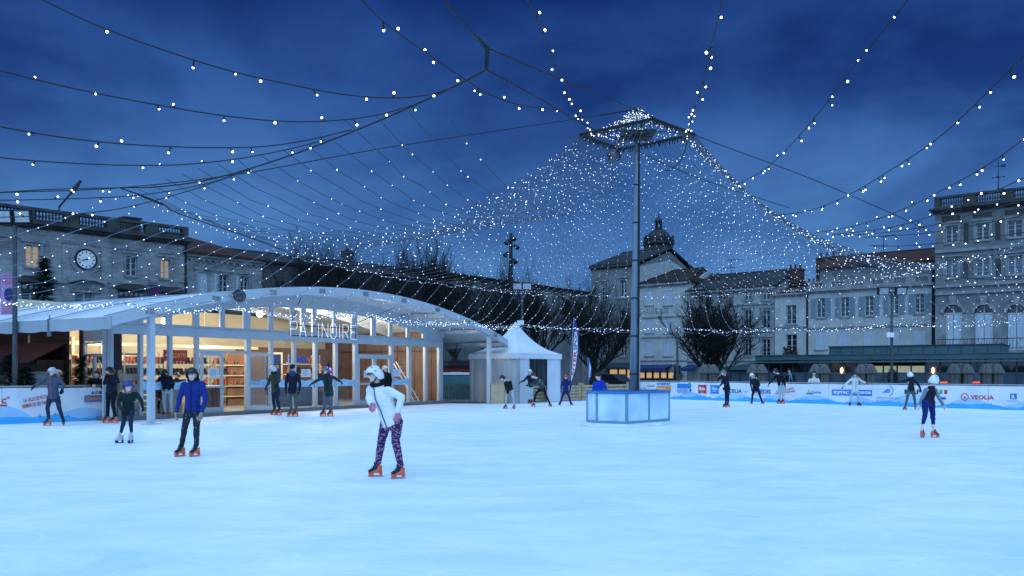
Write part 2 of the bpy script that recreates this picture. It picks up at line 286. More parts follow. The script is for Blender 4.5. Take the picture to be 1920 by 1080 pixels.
# ---------------------------------------------------------------- mesh builder
ORIG = {}
def root_of(o):
    while o.parent: o = o.parent
    return o
class MB:
    def __init__(s): s.v = []; s.f = []; s.m = []
    def add(s, vs, fs, mi=0):
        n = len(s.v); s.v += [Vector(v) for v in vs]
        for f in fs: s.f.append(tuple(n + i for i in f)); s.m.append(mi)
    def quad(s, a, b, c, d, mi=0): s.add([a, b, c, d], [(0, 1, 2, 3)], mi)
    def box(s, c, ax, ay, az, mi=0):
        """c centre, ax ay az half-axis vectors"""
        c = Vector(c); vs = [c + ax * i + ay * j + az * k for k in (-1, 1) for j in (-1, 1) for i in (-1, 1)]
        s.add(vs, [(0, 2, 3, 1), (4, 5, 7, 6), (0, 1, 5, 4), (2, 6, 7, 3), (0, 4, 6, 2), (1, 3, 7, 5)], mi)
    def bx(s, x0, x1, y0, y1, z0, z1, mi=0):
        s.box(((x0 + x1) / 2, (y0 + y1) / 2, (z0 + z1) / 2), Vector(((x1 - x0) / 2, 0, 0)), Vector((0, (y1 - y0) / 2, 0)), Vector((0, 0, (z1 - z0) / 2)), mi)
    def fbox(s, f, s0, s1, z0, z1, o0, o1, mi=0):
        d = Vector((f.d.x, f.d.y, 0)); n = Vector((f.n.x, f.n.y, 0))
        s.box(f.p((s0 + s1) / 2, (z0 + z1) / 2, (o0 + o1) / 2), d * ((s1 - s0) / 2), n * ((o1 - o0) / 2), Vector((0, 0, (z1 - z0) / 2)), mi)
    def fprism(s, f, poly, o0, o1, mi=0):
        """polygon in (s, z) on plane f, extruded from out o0 to o1"""
        n = len(poly); a = [f.p(p[0], p[1], o0) for p in poly]; b = [f.p(p[0], p[1], o1) for p in poly]
        s.add(a + b, [tuple(range(n - 1, -1, -1)), tuple(range(n, 2 * n))] + [(i, (i + 1) % n, n + (i + 1) % n, n + i) for i in range(n)], mi)
    def fstrip(s, f, lower, upper, o0, o1, mi=0):
        """band between two (s,z) polylines with thickness"""
        for i in range(len(lower) - 1):
            s.fprism(f, [lower[i], lower[i + 1], upper[i + 1], upper[i]], o0, o1, mi)
    def tube(s, pts, rad, n=8, cap=True, mi=0, mis=None, ell=None):
        pts = [Vector(p) for p in pts]; k = len(pts)
        if not hasattr(rad, '__len__'): rad = [rad] * k
        t0 = (pts[1] - pts[0]).normalized()
        up = Vector((0, 0, 1)) if abs(t0.z) < 0.9 else Vector((0, 1, 0))
        u = t0.cross(up).normalized(); base = len(s.v)
        for i in range(k):
            t = (pts[min(i + 1, k - 1)] - pts[max(i - 1, 0)])
            t = t.normalized() if t.length > 1e-9 else t0
            u = (u - t * u.dot(t)); u = u.normalized() if u.length > 1e-6 else t.orthogonal().normalized()
            w = t.cross(u)
            for j in range(n):
                a = 2 * math.pi * j / n
                s.v.append(pts[i] + (u * math.cos(a) + w * math.sin(a)) * rad[i])
        for i in range(k - 1):
            for j in range(n):
                s.f.append((base + i * n + j, base + i * n + (j + 1) % n, base + (i + 1) * n + (j + 1) % n, base + (i + 1) * n + j)); s.m.append(mis[i] if mis else mi)
        if cap:
            s.f.append(tuple(base + j for j in range(n - 1, -1, -1))); s.m.append(mis[0] if mis else mi)
            s.f.append(tuple(base + (k - 1) * n + j for j in range(n))); s.m.append(mis[-1] if mis else mi)
    def capsule(s, a, b, ra, rb, n=10, mi=0):
        a = Vector(a); b = Vector(b); d = b - a; L = d.length
        if L < 1e-5: return s.ball(a, (ra, ra, ra), mi=mi)
        d /= L; pts = []; rs = []
        for q in (-85, -60, -30, 0): pts.append(a + d * ra * math.sin(R(q))); rs.append(ra * math.cos(R(q)))
        for q in (0, 30, 60, 85): pts.append(b + d * rb * math.sin(R(q))); rs.append(rb * math.cos(R(q)))
        s.tube(pts, rs, n, True, mi)
    def ball(s, c, r, mi=0, n=12, m=8, rot=None):
        c = Vector(c); base = len(s.v); r = r if hasattr(r, '__len__') else (r, r, r)
        def q(v):
            v = Vector((v[0] * r[0], v[1] * r[1], v[2] * r[2]))
            return c + (rot @ v if rot else v)
        s.v.append(q((0, 0, -1)))
        for i in range(1, m):
            a = math.pi * i / m - math.pi / 2
            for j in range(n):
                b = 2 * math.pi * j / n; s.v.append(q((math.cos(a) * math.cos(b), math.cos(a) * math.sin(b), math.sin(a))))
        s.v.append(q((0, 0, 1))); top = len(s.v) - 1
        for j in range(n):
            s.f.append((base, base + 1 + (j + 1) % n, base + 1 + j)); s.m.append(mi)
            s.f.append((top, top - n + j, top - n + (j + 1) % n)); s.m.append(mi)
        for i in range(m - 2):
            for j in range(n):
                a = base + 1 + i * n
                s.f.append((a + j, a + (j + 1) % n, a + n + (j + 1) % n, a + n + j)); s.m.append(mi)
    def loft(s, rings, mi=0, closed=True):
        """rings: list of equally long point lists"""
        n = len(rings[0]); base = len(s.v)
        for r in rings: s.v += [Vector(p) for p in r]
        for i in range(len(rings) - 1):
            for j in range(n):
                s.f.append((base + i * n + j, base + i * n + (j + 1) % n, base + (i + 1) * n + (j + 1) % n, base + (i + 1) * n + j)); s.m.append(mi)
        if closed:
            s.f.append(tuple(base + j for j in range(n - 1, -1, -1))); s.m.append(mi)
            s.f.append(tuple(base + (len(rings) - 1) * n + j for j in range(n))); s.m.append(mi)
    def lathe(s, c, prof, n=10, mi=0):
        c = Vector(c)
        s.loft([[c + Vector((r * math.cos(2 * math.pi * j / n), r * math.sin(2 * math.pi * j / n), z)) for j in range(n)] for r, z in prof], mi)
    def mesh(s, name, mats, org=Vector((0, 0, 0)), smooth=False):
        me = bpy.data.meshes.new(name); me.from_pydata([v - org for v in s.v], [], s.f)
        for m in (mats if isinstance(mats, (list, tuple)) else [mats]): me.materials.append(M[m] if isinstance(m, str) else m)
        me.polygons.foreach_set('material_index', s.m)
        if smooth: me.polygons.foreach_set('use_smooth', [True] * len(me.polygons))
        me.update(); return me
    def build(s, name, mats, parent=None, org=None, smooth=False):
        if parent: org = ORIG.get(root_of(parent), Vector((0, 0, 0)))
        org = Vector(org) if org is not None else Vector((0, 0, 0))
        o = link(name, s.mesh(name, mats, org, smooth), parent)
        if not parent: o.location = org; ORIG[o] = org
        return o
def link(name, data, parent=None):
    o = bpy.data.objects.new(name, data); COL.objects.link(o)
    if parent: o.parent = parent
    return o
def tag(o, label, cat, group=None):
    o['label'] = label; o['category'] = cat
    if group: o['group'] = group
    return o
def thing(name, label, cat, loc, group=None):
    o = link(name, None); o.location = loc; ORIG[o] = Vector(loc); o.empty_display_size = 0.2
    return tag(o, label, cat, group)
def clone(o, parent=None):
    c = o.copy(); COL.objects.link(c); c.parent = parent
    if parent is None: ORIG[c] = ORIG.get(o, Vector())
    for ch in list(o.children): clone(ch, c)
    return c
def structure(o): o['kind'] = 'structure'; return o

def text_mesh(body, bold=0.0):
    cu = bpy.data.curves.new('lettering', 'FONT'); cu.body = body; cu.size = 1.0; cu.extrude = 0.0; cu.offset = bold; cu.resolution_u = 3
    o = bpy.data.objects.new('lettering_source', cu); COL.objects.link(o)
    dg = bpy.context.evaluated_depsgraph_get(); me = bpy.data.meshes.new_from_object(o.evaluated_get(dg))
    vs = [v.co.copy() for v in me.vertices]; fs = [tuple(p.vertices) for p in me.polygons]
    bpy.data.objects.remove(o); bpy.data.curves.remove(cu); bpy.data.meshes.remove(me)
    x0 = min(v.x for v in vs); x1 = max(v.x for v in vs); y0 = min(v.y for v in vs); y1 = max(v.y for v in vs)
    return [((v.x - x0) / (x1 - x0), (v.y - y0) / (y1 - y0)) for v in vs], fs
def text_quad(body, fn, m, parent, name='lettering', bold=0.0):
    """lettering mapped into a unit square by fn(u, v) -> point"""
    uv, fs = text_mesh(body, bold); mb = MB(); mb.add([fn(u, v) for u, v in uv], fs)
    return mb.build(name, m, parent)
def ftext(body, f, px0, px1, py0, py1, m, parent, out=0.012, tilt=0.0, bold=0.012, mirror=False):
    sa, sb = f.s(px0), f.s(px1); pm = (px0 + px1) / 2; za, zb = f.z(pm, py1), f.z(pm, py0)
    return text_quad(body, lambda u, v: f.p(sa + (sb - sa) * u, za + (zb - za) * v + tilt * (u - 0.5), out), m, parent, bold=bold)

def remeshed(mb, name, mats, org, voxel, smooth=4, wrinkle=0.0, wscale=14.0, quilt=0.0, quilt_n=26.0):
    me = mb.mesh(name, mats); o = bpy.data.objects.new('source', me); COL.objects.link(o)
    r = o.modifiers.new('r', 'REMESH'); r.mode = 'VOXEL'; r.voxel_size = voxel; r.use_smooth_shade = True
    if smooth:
        q = o.modifiers.new('s', 'SMOOTH'); q.factor = 0.5; q.iterations = smooth
    dg = bpy.context.evaluated_depsgraph_get(); out_me = bpy.data.meshes.new_from_object(o.evaluated_get(dg))
    bpy.data.objects.remove(o); bpy.data.meshes.remove(me); out_me.name = name
    if wrinkle or quilt:
        ns = [v.normal.copy() for v in out_me.vertices]
        for v, n in zip(out_me.vertices, ns):
            d = 0
            if wrinkle:
                c = v.co; d += wrinkle * (noise.noise(Vector((c.x * wscale * 0.6, c.y * wscale * 0.6, c.z * wscale * 1.3 + 2 * noise.noise(c * 6)))) + 0.5 * noise.noise(c * wscale * 2.2))
            if quilt: d -= quilt * (1 - min(1, abs(math.sin((v.co.z + 0.01 * noise.noise(v.co * 7)) * quilt_n)) * 2.2))
            v.co += n * d
    for v in out_me.vertices: v.co -= org
    out_me.polygons.foreach_set('use_smooth', [True] * len(out_me.polygons)); out_me.update()
    return out_me
# ================================================================ SETTING
mb = MB(); mb.quad((-400, -60, -0.03), (400, -60, -0.03), (400, 700, -0.03), (-400, 700, -0.03))
structure(mb.build('square_paving', 'paving'))
RB = Fac(G(1195, 746.4), G(1920, 769.6))           # right barrier line
LB = Fac(G(0, 796), G(200, 787.5))                 # left barrier line
PF = Fac(G(209, 789.7), G(829, 756))               # pavilion glass front
rb_near = RB.p(RB.L + 22, 0); lb_near = LB.p(-9, 0)
ice_pts = [(-19, -9), (17, -9), (rb_near.x, rb_near.y), tuple(RB.o), tuple(G(1180, 747.6))[:2], tuple(G(930, 757))[:2], tuple(G(829, 756))[:2], tuple(G(209, 789.7))[:2], tuple(LB.p(LB.L, 0))[:2], (lb_near.x, lb_near.y)]
mb = MB(); n = len(ice_pts)
mb.add([(x, y, 0) for x, y in ice_pts] + [(x, y, -0.025) for x, y in ice_pts], [tuple(range(n))] + [(i, (i + 1) % n, n + (i + 1) % n, n + i) for i in range(n)])
structure(mb.build('ice_rink', 'ice'))

# ================================================================ PAVILION
W = 2.6                                            # canopy projection in front of the glass
FA = PF.shift(W); L = PF.L
sL, sR = FA.s(205), FA.s(948); AC = (sL + sR) / 2; AH = (sR - sL) / 2
zE, zA = (FA.z(205, 603) + FA.z(948, 634)) / 2, FA.z(600, 536.5)
def arch(s): return zA - (zA - zE) * ((s - AC) / AH) ** 2
ZB0, ZB1 = 2.84, 3.14                              # transom beam
FLOOR = 0.14
pav = thing('rink_pavilion', 'white arched marquee hall with glass front and warm lights inside beside the ice', 'pavilion', PF.p(L / 2, 0))
mb = MB(); mb.fbox(PF, 0, L, 0, FLOOR, -8.0, 0.35); mb.build('floor_plinth', 'alu_dark', pav)
NS = 48
ss = [sL + (sR - sL) * i / NS for i in range(NS + 1)]
mb = MB()                                          # roof skin, two sheets 5 cm apart, slight sag between arches
outs = [W + 0.12, W - 0.6, 1.0, -0.4, -1.9, -3.4, -4.9, -6.4, -7.9, -9.4, -10.9, -12.4, -13.9, -15.4]
top = [[PF.p(s, arch(s) + 0.02 - (0.05 if i % 2 else 0.0), o) for s in ss] for i, o in enumerate(outs)]
bot = [[v - Vector((0, 0, 0.05)) for v in r] for r in top]
for a, sgn in ((top, 1), (bot, -1)):
    for i in range(len(a) - 1):
        for j in range(NS): mb.quad(a[i][j], a[i + 1][j], a[i + 1][j + 1], a[i][j + 1])
for j in range(NS): mb.quad(top[0][j], top[0][j + 1], bot[0][j + 1], bot[0][j])
for i in range(len(outs) - 1):
    mb.quad(top[i][0], top[i + 1][0], bot[i + 1][0], bot[i][0]); mb.quad(top[i][-1], top[i + 1][-1], bot[i + 1][-1], bot[i][-1])
mb.build('roof', 'tarp', pav, smooth=True)
def arch_beam(o0, o1, h, name, m, drop=0.0, s0=None, s1=None):
    b = MB(); s0 = sL if s0 is None else s0; s1 = sR if s1 is None else s1
    q = [s0 + (s1 - s0) * i / 40 for i in range(41)]
    b.fstrip(PF, [(s, arch(s) - h - drop) for s in q], [(s, arch(s) - drop) for s in q], o0, o1)
    return b.build(name, m, pav)
arch_beam(W - 0.02, W + 0.16, 0.30, 'arch_beam', 'alu', -0.04)
arch_beam(-0.10, 0.06, 0.34, 'arch_beam', 'alu', 0.05, -0.1, L + 0.1)
for o in (-3.4, -6.4): arch_beam(o - 0.06, o + 0.06, 0.26, 'arch_beam', 'alu', 0.05, 0.1, L - 0.1)
for o in (W - .25, -0.4, -3.4, -6.4, -9.4):
    b = MB(); q = [sL + .02 + (sR - sL - .04) * i / 40 for i in range(41)]; b.fstrip(PF, [(s, arch(s) + .015) for s in q], [(s, arch(s) + .05) for s in q], o - .05, o + .05); b.build('roof_seam', 'tarp_grey', pav)
for i in range(9):
    s = sL + (sR - sL) * (i + .5) / 9
    mb = MB(); mb.fbox(PF, s - .16, s + .16, arch(s) - .2, arch(s) - .03, W + .162, W + .175); pl_ = mb.build('splice_plate', 'steel', pav)
    mb = MB()
    for k in range(6): mb.ball(PF.p(s - .1 + .1 * (k % 3), arch(s) - .16 + .09 * (k // 3), W + .178), .016, n=6, m=4)
    mb.build('plate_bolts', 'alu_dark', pl_)
for s in (sL, AC - AH * 0.5, AC + AH * 0.52, AC + AH * 0.80, sR):                     # purlins under the canopy
    s += .12 if s == sL else -.12 if s == sR else 0
    mb = MB(); z = arch(s) - 0.12; mb.fbox(PF, s - 0.07, s + 0.07, z - 0.16, z, 0.08, W - 0.04); mb.build('purlin', 'alu', pav)
for px in (283, 917):                              # canopy posts
    s = FA.s(px); mb = MB(); mb.fbox(FA, s - 0.085, s + 0.085, 0.0, arch(s) - 0.26, -0.09, 0.09)
    mb.fbox(FA, s - 0.22, s + 0.22, 0.0, 0.03, -0.2, 0.2); p = mb.build('canopy_post', 'alu', pav)
    mb = MB()
    for k in range(6): mb.ball(FA.p(s - 0.1 + 0.1 * (k % 3), arch(s) - 0.20 + 0.11 * (k // 3), 0.17), 0.022, n=6, m=4)
    mb.build('plate_bolts', 'alu_dark', p)
# valances on the long left eave and right eave
for s, sg in ((sL, -1), (sR, 1)):
    for i, (a, b) in enumerate(((W + 0.12, -0.4), (-0.42, -3.4), (-3.42, -6.4), (-6.42, -9.4), (-9.42, -12.4))):
        mb = MB()
        for k in range(8):
            t0, t1 = a + (b - a) * k / 8, a + (b - a) * (k + 1) / 8
            zl0 = zE - 0.36 + 0.02 * math.sin(k * 1.9); zl1 = zE - 0.36 + 0.02 * math.sin((k + 1) * 1.9)
            for e in (0, 0.012):
                mb.quad(PF.p(s + sg * e, zl0, t0), PF.p(s + sg * e, zl1, t1), PF.p(s + sg * e, zE + 0.01, t1), PF.p(s + sg * e, zE + 0.01, t0))
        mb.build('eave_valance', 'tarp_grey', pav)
        mb = MB(); mb.fbox(PF, s - 0.05, s + 0.05, zE - 0.5, zE + 0.03, b - 0.03, b + 0.03); mb.tube([PF.p(s, zE - 0.02, b), PF.p(s - 0.02 * sg, zE + 0.16, b)], 0.02, 6); mb.build('eave_bracket', 'alu_dark', pav)
# facade: mullions (px pairs), lower transom and upper gable panels
mull = [(205, 211), (261, 267), (316, 322), (366, 372), (461, 469), (506, 511), (549, 554), (589, 594), (627, 632), (664, 670), (732, 737), (765, 770), (796, 800), (822, 829)]
for a, b in mull:
    mb = MB(); mb.fbox(PF, max(PF.s(a), 0.0), PF.s(b), FLOOR, ZB0, -0.10, 0.05); mb.build('mullion', 'alu', pav)
mb = MB(); mb.fbox(PF, 0, L, ZB0, ZB1, -0.12, 0.07); mb.build('transom_beam', 'alu', pav)
def top_z(s): return arch(s) - 0.62
upw = [(268, 311), (322, 362), (373, 412), (421, 456), (469, 503), (512, 544), (552, 564), (573, 585), (593, 624), (631, 659), (669, 696), (704, 729), (735, 762), (768, 792)]
edges = [0.0]
for a, b in upw: edges += [PF.s(a), PF.s(b)]
edges.append(L)
mb = MB(); ZS = ZB1 + 0.10
for i in range(len(edges) - 1):
    a, b = edges[i], edges[i + 1]
    sub = [a + (b - a) * k / 3 for k in range(4)]
    if i % 2 == 0: mb.fstrip(PF, [(s, ZB1) for s in sub], [(s, max(arch(s) - 0.36, ZB1 + 0.01)) for s in sub], -0.05, 0.03)
    else:
        mb.fstrip(PF, [(s, ZB1) for s in sub], [(s, ZS) for s in sub], -0.05, 0.03)
        mb.fstrip(PF, [(s, max(top_z(s), ZS + .02)) for s in sub], [(s, arch(s) - 0.36) for s in sub], -0.05, 0.03)
mb.build('gable_panel', 'alu', pav)
for i in range(1, len(edges) - 1, 2):
    a, b = edges[i], edges[i + 1]; mb = MB()
    mb.fprism(PF, [(a - .02, ZS - .02), (b + .02, ZS - .02), (b + .02, top_z(b) + .03), (a - .02, top_z(a) + .03)], -0.012, -0.006)
    mb.build('gable_pane', 'glass', pav)
doors = [(372, 461), (670, 732)]
for i in range(len(mull) - 1):
    a, b = PF.s(mull[i][1]), PF.s(mull[i + 1][0]); z0 = FLOOR
    if (mull[i][1], mull[i + 1][0]) in doors:
        z0 = 2.36; mb = MB(); mb.fbox(PF, a, b, 2.30, 2.38, -0.08, 0.04); mb.build('door_lintel', 'alu', pav)
    mb = MB(); mb.fprism(PF, [(a - .01, z0), (b + .01, z0), (b + .01, ZB0), (a - .01, ZB0)], -0.02, -0.012); mb.build('front_pane', 'glass', pav)
    if z0 == FLOOR and i not in (0, 11, 12):
        mb = MB(); n = 10; q = [a + (b - a) * k / n for k in range(n + 1)]
        mb.fstrip(PF, [(s, 0.98) for s in q], [(s, 1.26 + 0.03 * math.sin(s * 7)) for s in q], -0.008, -0.002); bd = mb.build('snow_print_band', 'sky_band', pav)
def leaf(s0, s1, z0, z1, hinge_s, ang, name='door_leaf'):
    """framed glass door, hinged at hinge_s and swung out by ang"""
    f = PF
    if ang:
        c, s_ = math.cos(ang), math.sin(ang)
        d = f.d * c + f.n * s_; o = f.p(hinge_s, 0, 0.05); g = Fac((o.x, o.y), (o.x + d.x, o.y + d.y)); w = s1 - s0
        f = g; s0, s1 = 0, w
    mb = MB(); t = 0.11
    for a, b, c, d in ((s0, s0 + t, z0, z1), (s1 - t, s1, z0, z1), (s0 + t, s1 - t, z0, z0 + 0.16), (s0 + t, s1 - t, z1 - t, z1), (s0 + t, s1 - t, 1.02, 1.09)): mb.fbox(f, a, b, c, d, -0.03, 0.03)
    o = mb.build(name, 'alu', pav)
    mb = MB(); mb.fprism(f, [(s0 + t, z0 + .16), (s1 - t, z0 + .16), (s1 - t, z1 - t), (s0 + t, z1 - t)], -0.004, 0.004); mb.build('door_pane', 'glass', o)
    mb = MB(); hs = s1 - 0.06 if not ang else s1 - 0.06; mb.tube([f.p(hs, 1.0, 0.04), f.p(hs, 1.0, 0.10), f.p(hs - 0.14, 1.0, 0.10)], 0.015, 6); mb.build('door_handle', 'steel', o)
    return f
leaf(PF.s(376), PF.s(418), FLOOR, 2.30, 0, 0)
leaf(PF.s(460), PF.s(460) + .98, FLOOR, 2.30, PF.s(461), R(42))
sm = (PF.s(670) + PF.s(732)) / 2
leaf(PF.s(670) + .02, sm - .01, FLOOR, 2.30, 0, 0); leaf(sm + .01, PF.s(732) - .02, FLOOR, 2.30, 0, 0)
# notices on the glass
for px0, px1, py0, py1, m in ((390, 410, 691, 708, 'paper'), (564, 581, 692, 707, 'paper'), (681, 690, 695, 708, 'paper'), (737, 750, 692, 706, 'paper')):
    mb = MB(); s0, s1 = PF.s(px0), PF.s(px1); z0, z1 = PF.z(px0, py1), PF.z(px0, py0); mb.fbox(PF, s0, s1, z0, z1, 0.035, 0.04); o = mb.build('paper_notice', m, pav)
    mb = MB()
    for k in range(6):
        zz = z1 - (z1 - z0) * (0.16 + 0.13 * k); mb.fbox(PF, s0 + (s1 - s0) * 0.14, s1 - (s1 - s0) * (0.14 + 0.1 * (k % 3)), zz - 0.01, zz + 0.01, 0.0405, 0.043)
    mb.build('printed_lines', 'grey_ink', o)
# walls: back, right end, left end
mb = MB(); mb.fbox(PF, 0, L, FLOOR, 4.4, -8.0, -7.9); mb.build('back_wall', 'cream', pav)
mb = MB(); mb.fbox(PF, L - 0.06, L, FLOOR, arch(L) - .06, -7.9, -0.12); mb.build('end_wall', 'wood_brown', pav)
mb = MB()
for k in range(7): mb.fbox(PF, L - .075, L - .058, FLOOR, 3.3, -.6 - k * 1.1, -.63 - k * 1.1)
mb.fbox(PF, L - .078, L - .057, 2.62, 2.70, -7.8, -.2); mb.build('panel_joint', 'wood_dark', pav)
mb = MB()
for o0, o1, z0, z1 in ((-0.5, -1.36, 0, 3.2), (-2.55, -2.8, 0, 3.2)): mb.fbox(PF, 0.66, 0.72, z0, z1, o1, o0)
mb.build('side_post_wall', 'wood_dark', pav)
mb = MB()
for o0, o1, z0, z1 in ((-1.37, -1.47, 0.1, 2.6), (-1.9, -2.0, .1, 2.2), (-2.44, -2.54, .1, 2.6), (-1.47, -2.44, 2.12, 2.22), (-1.47, -2.44, .1, .35), (-1.47, -2.44, 2.55, 2.62)): mb.fbox(PF, 0.64, 0.74, z0, z1, o1, o0)
sd_ = mb.build('side_door', 'alu', pav)
mb = MB(); mb.fbox(PF, 0.68, 0.69, 0.35, 2.12, -2.44, -1.47); mb.build('door_pane', 'glass', sd_)
mb = MB()
for o0, o1 in ((-.14, -.22), (-.40, -.49)): mb.fbox(PF, 0.0, .1, 0, 3.1, o1, o0)
mb.fbox(PF, .66, .72, 2.63, 3.2, -2.54, -1.37); mb.build('side_post', 'alu', pav)
# gutter of back partition with windows behind (pale beams)
mb = MB()
for px in (222, 300, 355): 
    s = PF.s(px); mb.fbox(PF, s, s + 0.12, FLOOR, 2.9, -5.2, -5.08)
mb.fbox(PF, 0.4, PF.s(470), 2.05, 2.25, -5.07, -5.0); mb.fbox(PF, 0.4, PF.s(640), 2.62, 2.74, -5.2, -5.1)
mb.build('inner_studs', 'cream', pav)
mb = MB(); mb.fbox(PF, PF.s(560), PF.s(640), FLOOR, 2.5, -4.3, -4.2); mb.build('inner_partition', 'wood_brown', pav)
mb = MB(); mb.fbox(PF, PF.s(645), L - 0.1, FLOOR, 2.8, -6.8, -6.7); mb.build('inner_partition', 'wood_brown', pav)
mb = MB(); mb.fbox(PF, PF.s(640), PF.s(662), FLOOR, 2.5, -4.4, -4.3); mb.build('inner_partition', 'cream', pav)
mb = MB()
for px0, px1 in ((228, 246), (250, 258), (330, 345), (470, 500)):
    mb.fbox(PF, PF.s(px0) - .3, PF.s(px1) + .2, 1.1, 2.4, -7.89, -7.86)
mb.build('back_window', 'pane_blue', pav)
# ---- lamps inside
for px, py, o in ((487, 588, -1.7), (607, 582, -1.7), (310, 602, -1.5), (700, 590, -1.3)):  # the last one is added to brighten the right panes
    q_ = PF.shift(o); s = q_.s(px); z = q_.z(px, py); t = thing('pendant_lamp', {487: 'lit globe lamp behind the gable glass above the open door', 607: 'lit globe lamp behind the illuminated sign', 310: 'small lit lamp at the left gable corner by the post', 700: 'lamp added inside above the double doors to brighten the right panes'}[px], 'lamp', PF.p(s, z, o), 'lamps inside the pavilion')
    mb = MB(); mb.ball(PF.p(s, z, o), 0.14, n=14, m=10); mb.build('globe', 'lamp_warm', t, smooth=True)
    mb = MB(); mb.tube([PF.p(s, z + 0.14, o), PF.p(s, arch(s) - 0.1, o)], 0.012, 6); mb.lathe(PF.p(s, z + 0.12, o), [(0.02, 0.06), (0.07, 0.03), (0.08, 0.0)], 10); mb.build('cable', 'black', t)
    ld = bpy.data.lights.new('pendant_light', 'POINT'); ld.energy = {487: 420, 607: 420, 310: 140, 700: 130}[px]; ld.color = (1.0, 0.83, 0.60); ld.shadow_soft_size = 0.16
    lo = link('pendant_light', ld, t); lo.location = Vector((0, 0, -0.25))
for s, o in ((3.0, -4.5), (8.0, -4.8), (15.6, -1.9)):  # rightmost strip is added to lift the dark right interior
    px_l = {3.0: 'long strip lamp over the skate racks', 8.0: 'long strip lamp over the rental counter', 15.6: 'strip lamp added to brighten the brown partition'}[s]
    t = thing('strip_lamp', px_l, 'lamp', PF.p(s, 3.3, o), 'lamps inside the pavilion')
    mb = MB(); mb.fbox(PF, s - 0.6, s + 0.6, 3.24, 3.27, o - 0.06, o + 0.06); mb.build('tube', 'lamp_warm', t)
    mb = MB(); mb.fbox(PF, s - 0.65, s + 0.65, 3.275, 3.33, o - 0.09, o + 0.09); mb.tube([PF.p(s - .4, 3.3, o), PF.p(s - .4, arch(s) - .2, o)], 0.008, 5); mb.build('housing', 'white', t)
    ld = bpy.data.lights.new('strip_light', 'POINT'); ld.energy = 240 if s < 12 else 170; ld.color = (1.0, 0.83, 0.60); ld.shadow_soft_size = 0.3
    lo = link('strip_light', ld, t); lo.location = Vector((0, 0, -0.3))
# ---- skate racks with rental skates
def boot_mb(col_top=True):
    b = MB()
    b.loft([[Vector((x * w, y0 + y * l, z)) for x, y in ((-1, -1), (1, -1), (1, .6), (.5, 1), (-.5, 1), (-1, .6))] for w, y0, l, z in ((.038, .02, .13, .07), (.042, .02, .135, .10), (.04, -.02, .09, .15), (.042, -.04, .065, .24), (.046, -.045, .07, .29))])
    b.bx(-.012, .012, -.10, .13, 0.0, .07, 1)
    return b
skate_me = {}
for nm, m in (('orange', 'skate_orange'), ('bluepair', 'skate_blue'), ('dark', 'black')):
    pass
for nm, m in (('orange', 'rack_orange'), ('blue', 'skate_blue'), ('dark', 'skate_dark')):
    skate_me[nm] = boot_mb().mesh('rental_skate', [m, 'steel'])
SKL = {'orange': 'orange plastic rental skate standing on a pavilion rack', 'blue': 'blue plastic rental skate on the top rack shelf', 'dark': 'black rental skate standing on a pavilion rack'}
racks = [(1.1, -4.2, 'leftmost low skate rack behind the glass'), (3.2, -4.2, 'skate rack behind the second and third panes'), (5.3, -4.2, 'tall skate rack seen through the left door leaf'), (7.6, -4.4, 'skate rack seen through the open doorway'), (9.7, -2.2, 'skate rack with blue boots on its top shelf')]
for ri, (s0, o, lab) in enumerate(racks):
    t = thing('skate_rack', 'grey metal ' + lab, 'rack', PF.p(s0, FLOOR, o), 'racks of rental skates')
    w = 1.9; levels = (0.55, 1.0, 1.45, 1.9) if ri != 4 else (0.5, 0.95, 1.5, 1.95)
    for s in (s0, s0 + w):
        for oo in (o - 0.25, o + 0.25):
            mb = MB(); mb.fbox(PF, s - 0.02, s + 0.02, FLOOR, 2.35, oo - 0.02, oo + 0.02); mb.build('upright', 'steel', t)
    for z in levels:
        mb = MB(); mb.fbox(PF, s0 + .02, s0 + w - .02, z - 0.04, z - 0.004, o - 0.27, o + 0.27); mb.build('shelf', 'cream', t)
        if z < 0.6: continue
        for k in range(11):
            c = 'orange'
            if ri == 4 and z > 1.8 and k < 7: c = 'blue'
            elif rnd.random() < 0.28 or (z > 1.2 and z < 1.6 and rnd.random() < 0.5): c = 'dark'
            q = link('rental_skate', skate_me[c]); q.location = PF.p(s0 + 0.12 + k * 0.165, z, o + 0.10)
            q.rotation_euler = (0, 0, math.atan2(PF.n.y, PF.n.x) - R(90) + rnd.uniform(-.12, .12) + (math.pi if c != 'dark' and rnd.random() < 0.9 else 0))
            tag(q, SKL[c], 'skate', c + ' skates on the rental racks')
# ---- counters
for s0, s1, o, m, lab in ((PF.s(420) + .1, PF.s(455) + .3, -1.4, 'wood_brown', 'brown wooden desk just inside the open doorway'), (PF.s(322), PF.s(366), -.7, 'wood_pale', 'pale wooden counter behind the third pane'), (PF.s(555), PF.s(625), -1.1, 'alu_dark', 'grey counter below the snow band behind the glass'), (PF.s(740), PF.s(764), -1.0, 'wood_pale', 'light plywood cupboard right of the double doors')):
    t = thing('service_counter', lab, 'counter', PF.p((s0 + s1) / 2, FLOOR, o))
    mb = MB(); mb.fbox(PF, s0, s1, FLOOR, 1.02, o - 0.5, o); mb.build('cabinet', m, t)
    mb = MB(); mb.fbox(PF, s0 - .05, s1 + .05, 1.023, 1.07, o - 0.55, o + 0.06); mb.build('worktop', 'alu', t)
    mb = MB(); mb.fbox(PF, s0 + .08, s1 - .08, 0.25, 0.95, o + 0.002, o + 0.014); mb.build('front_panel', m, t)
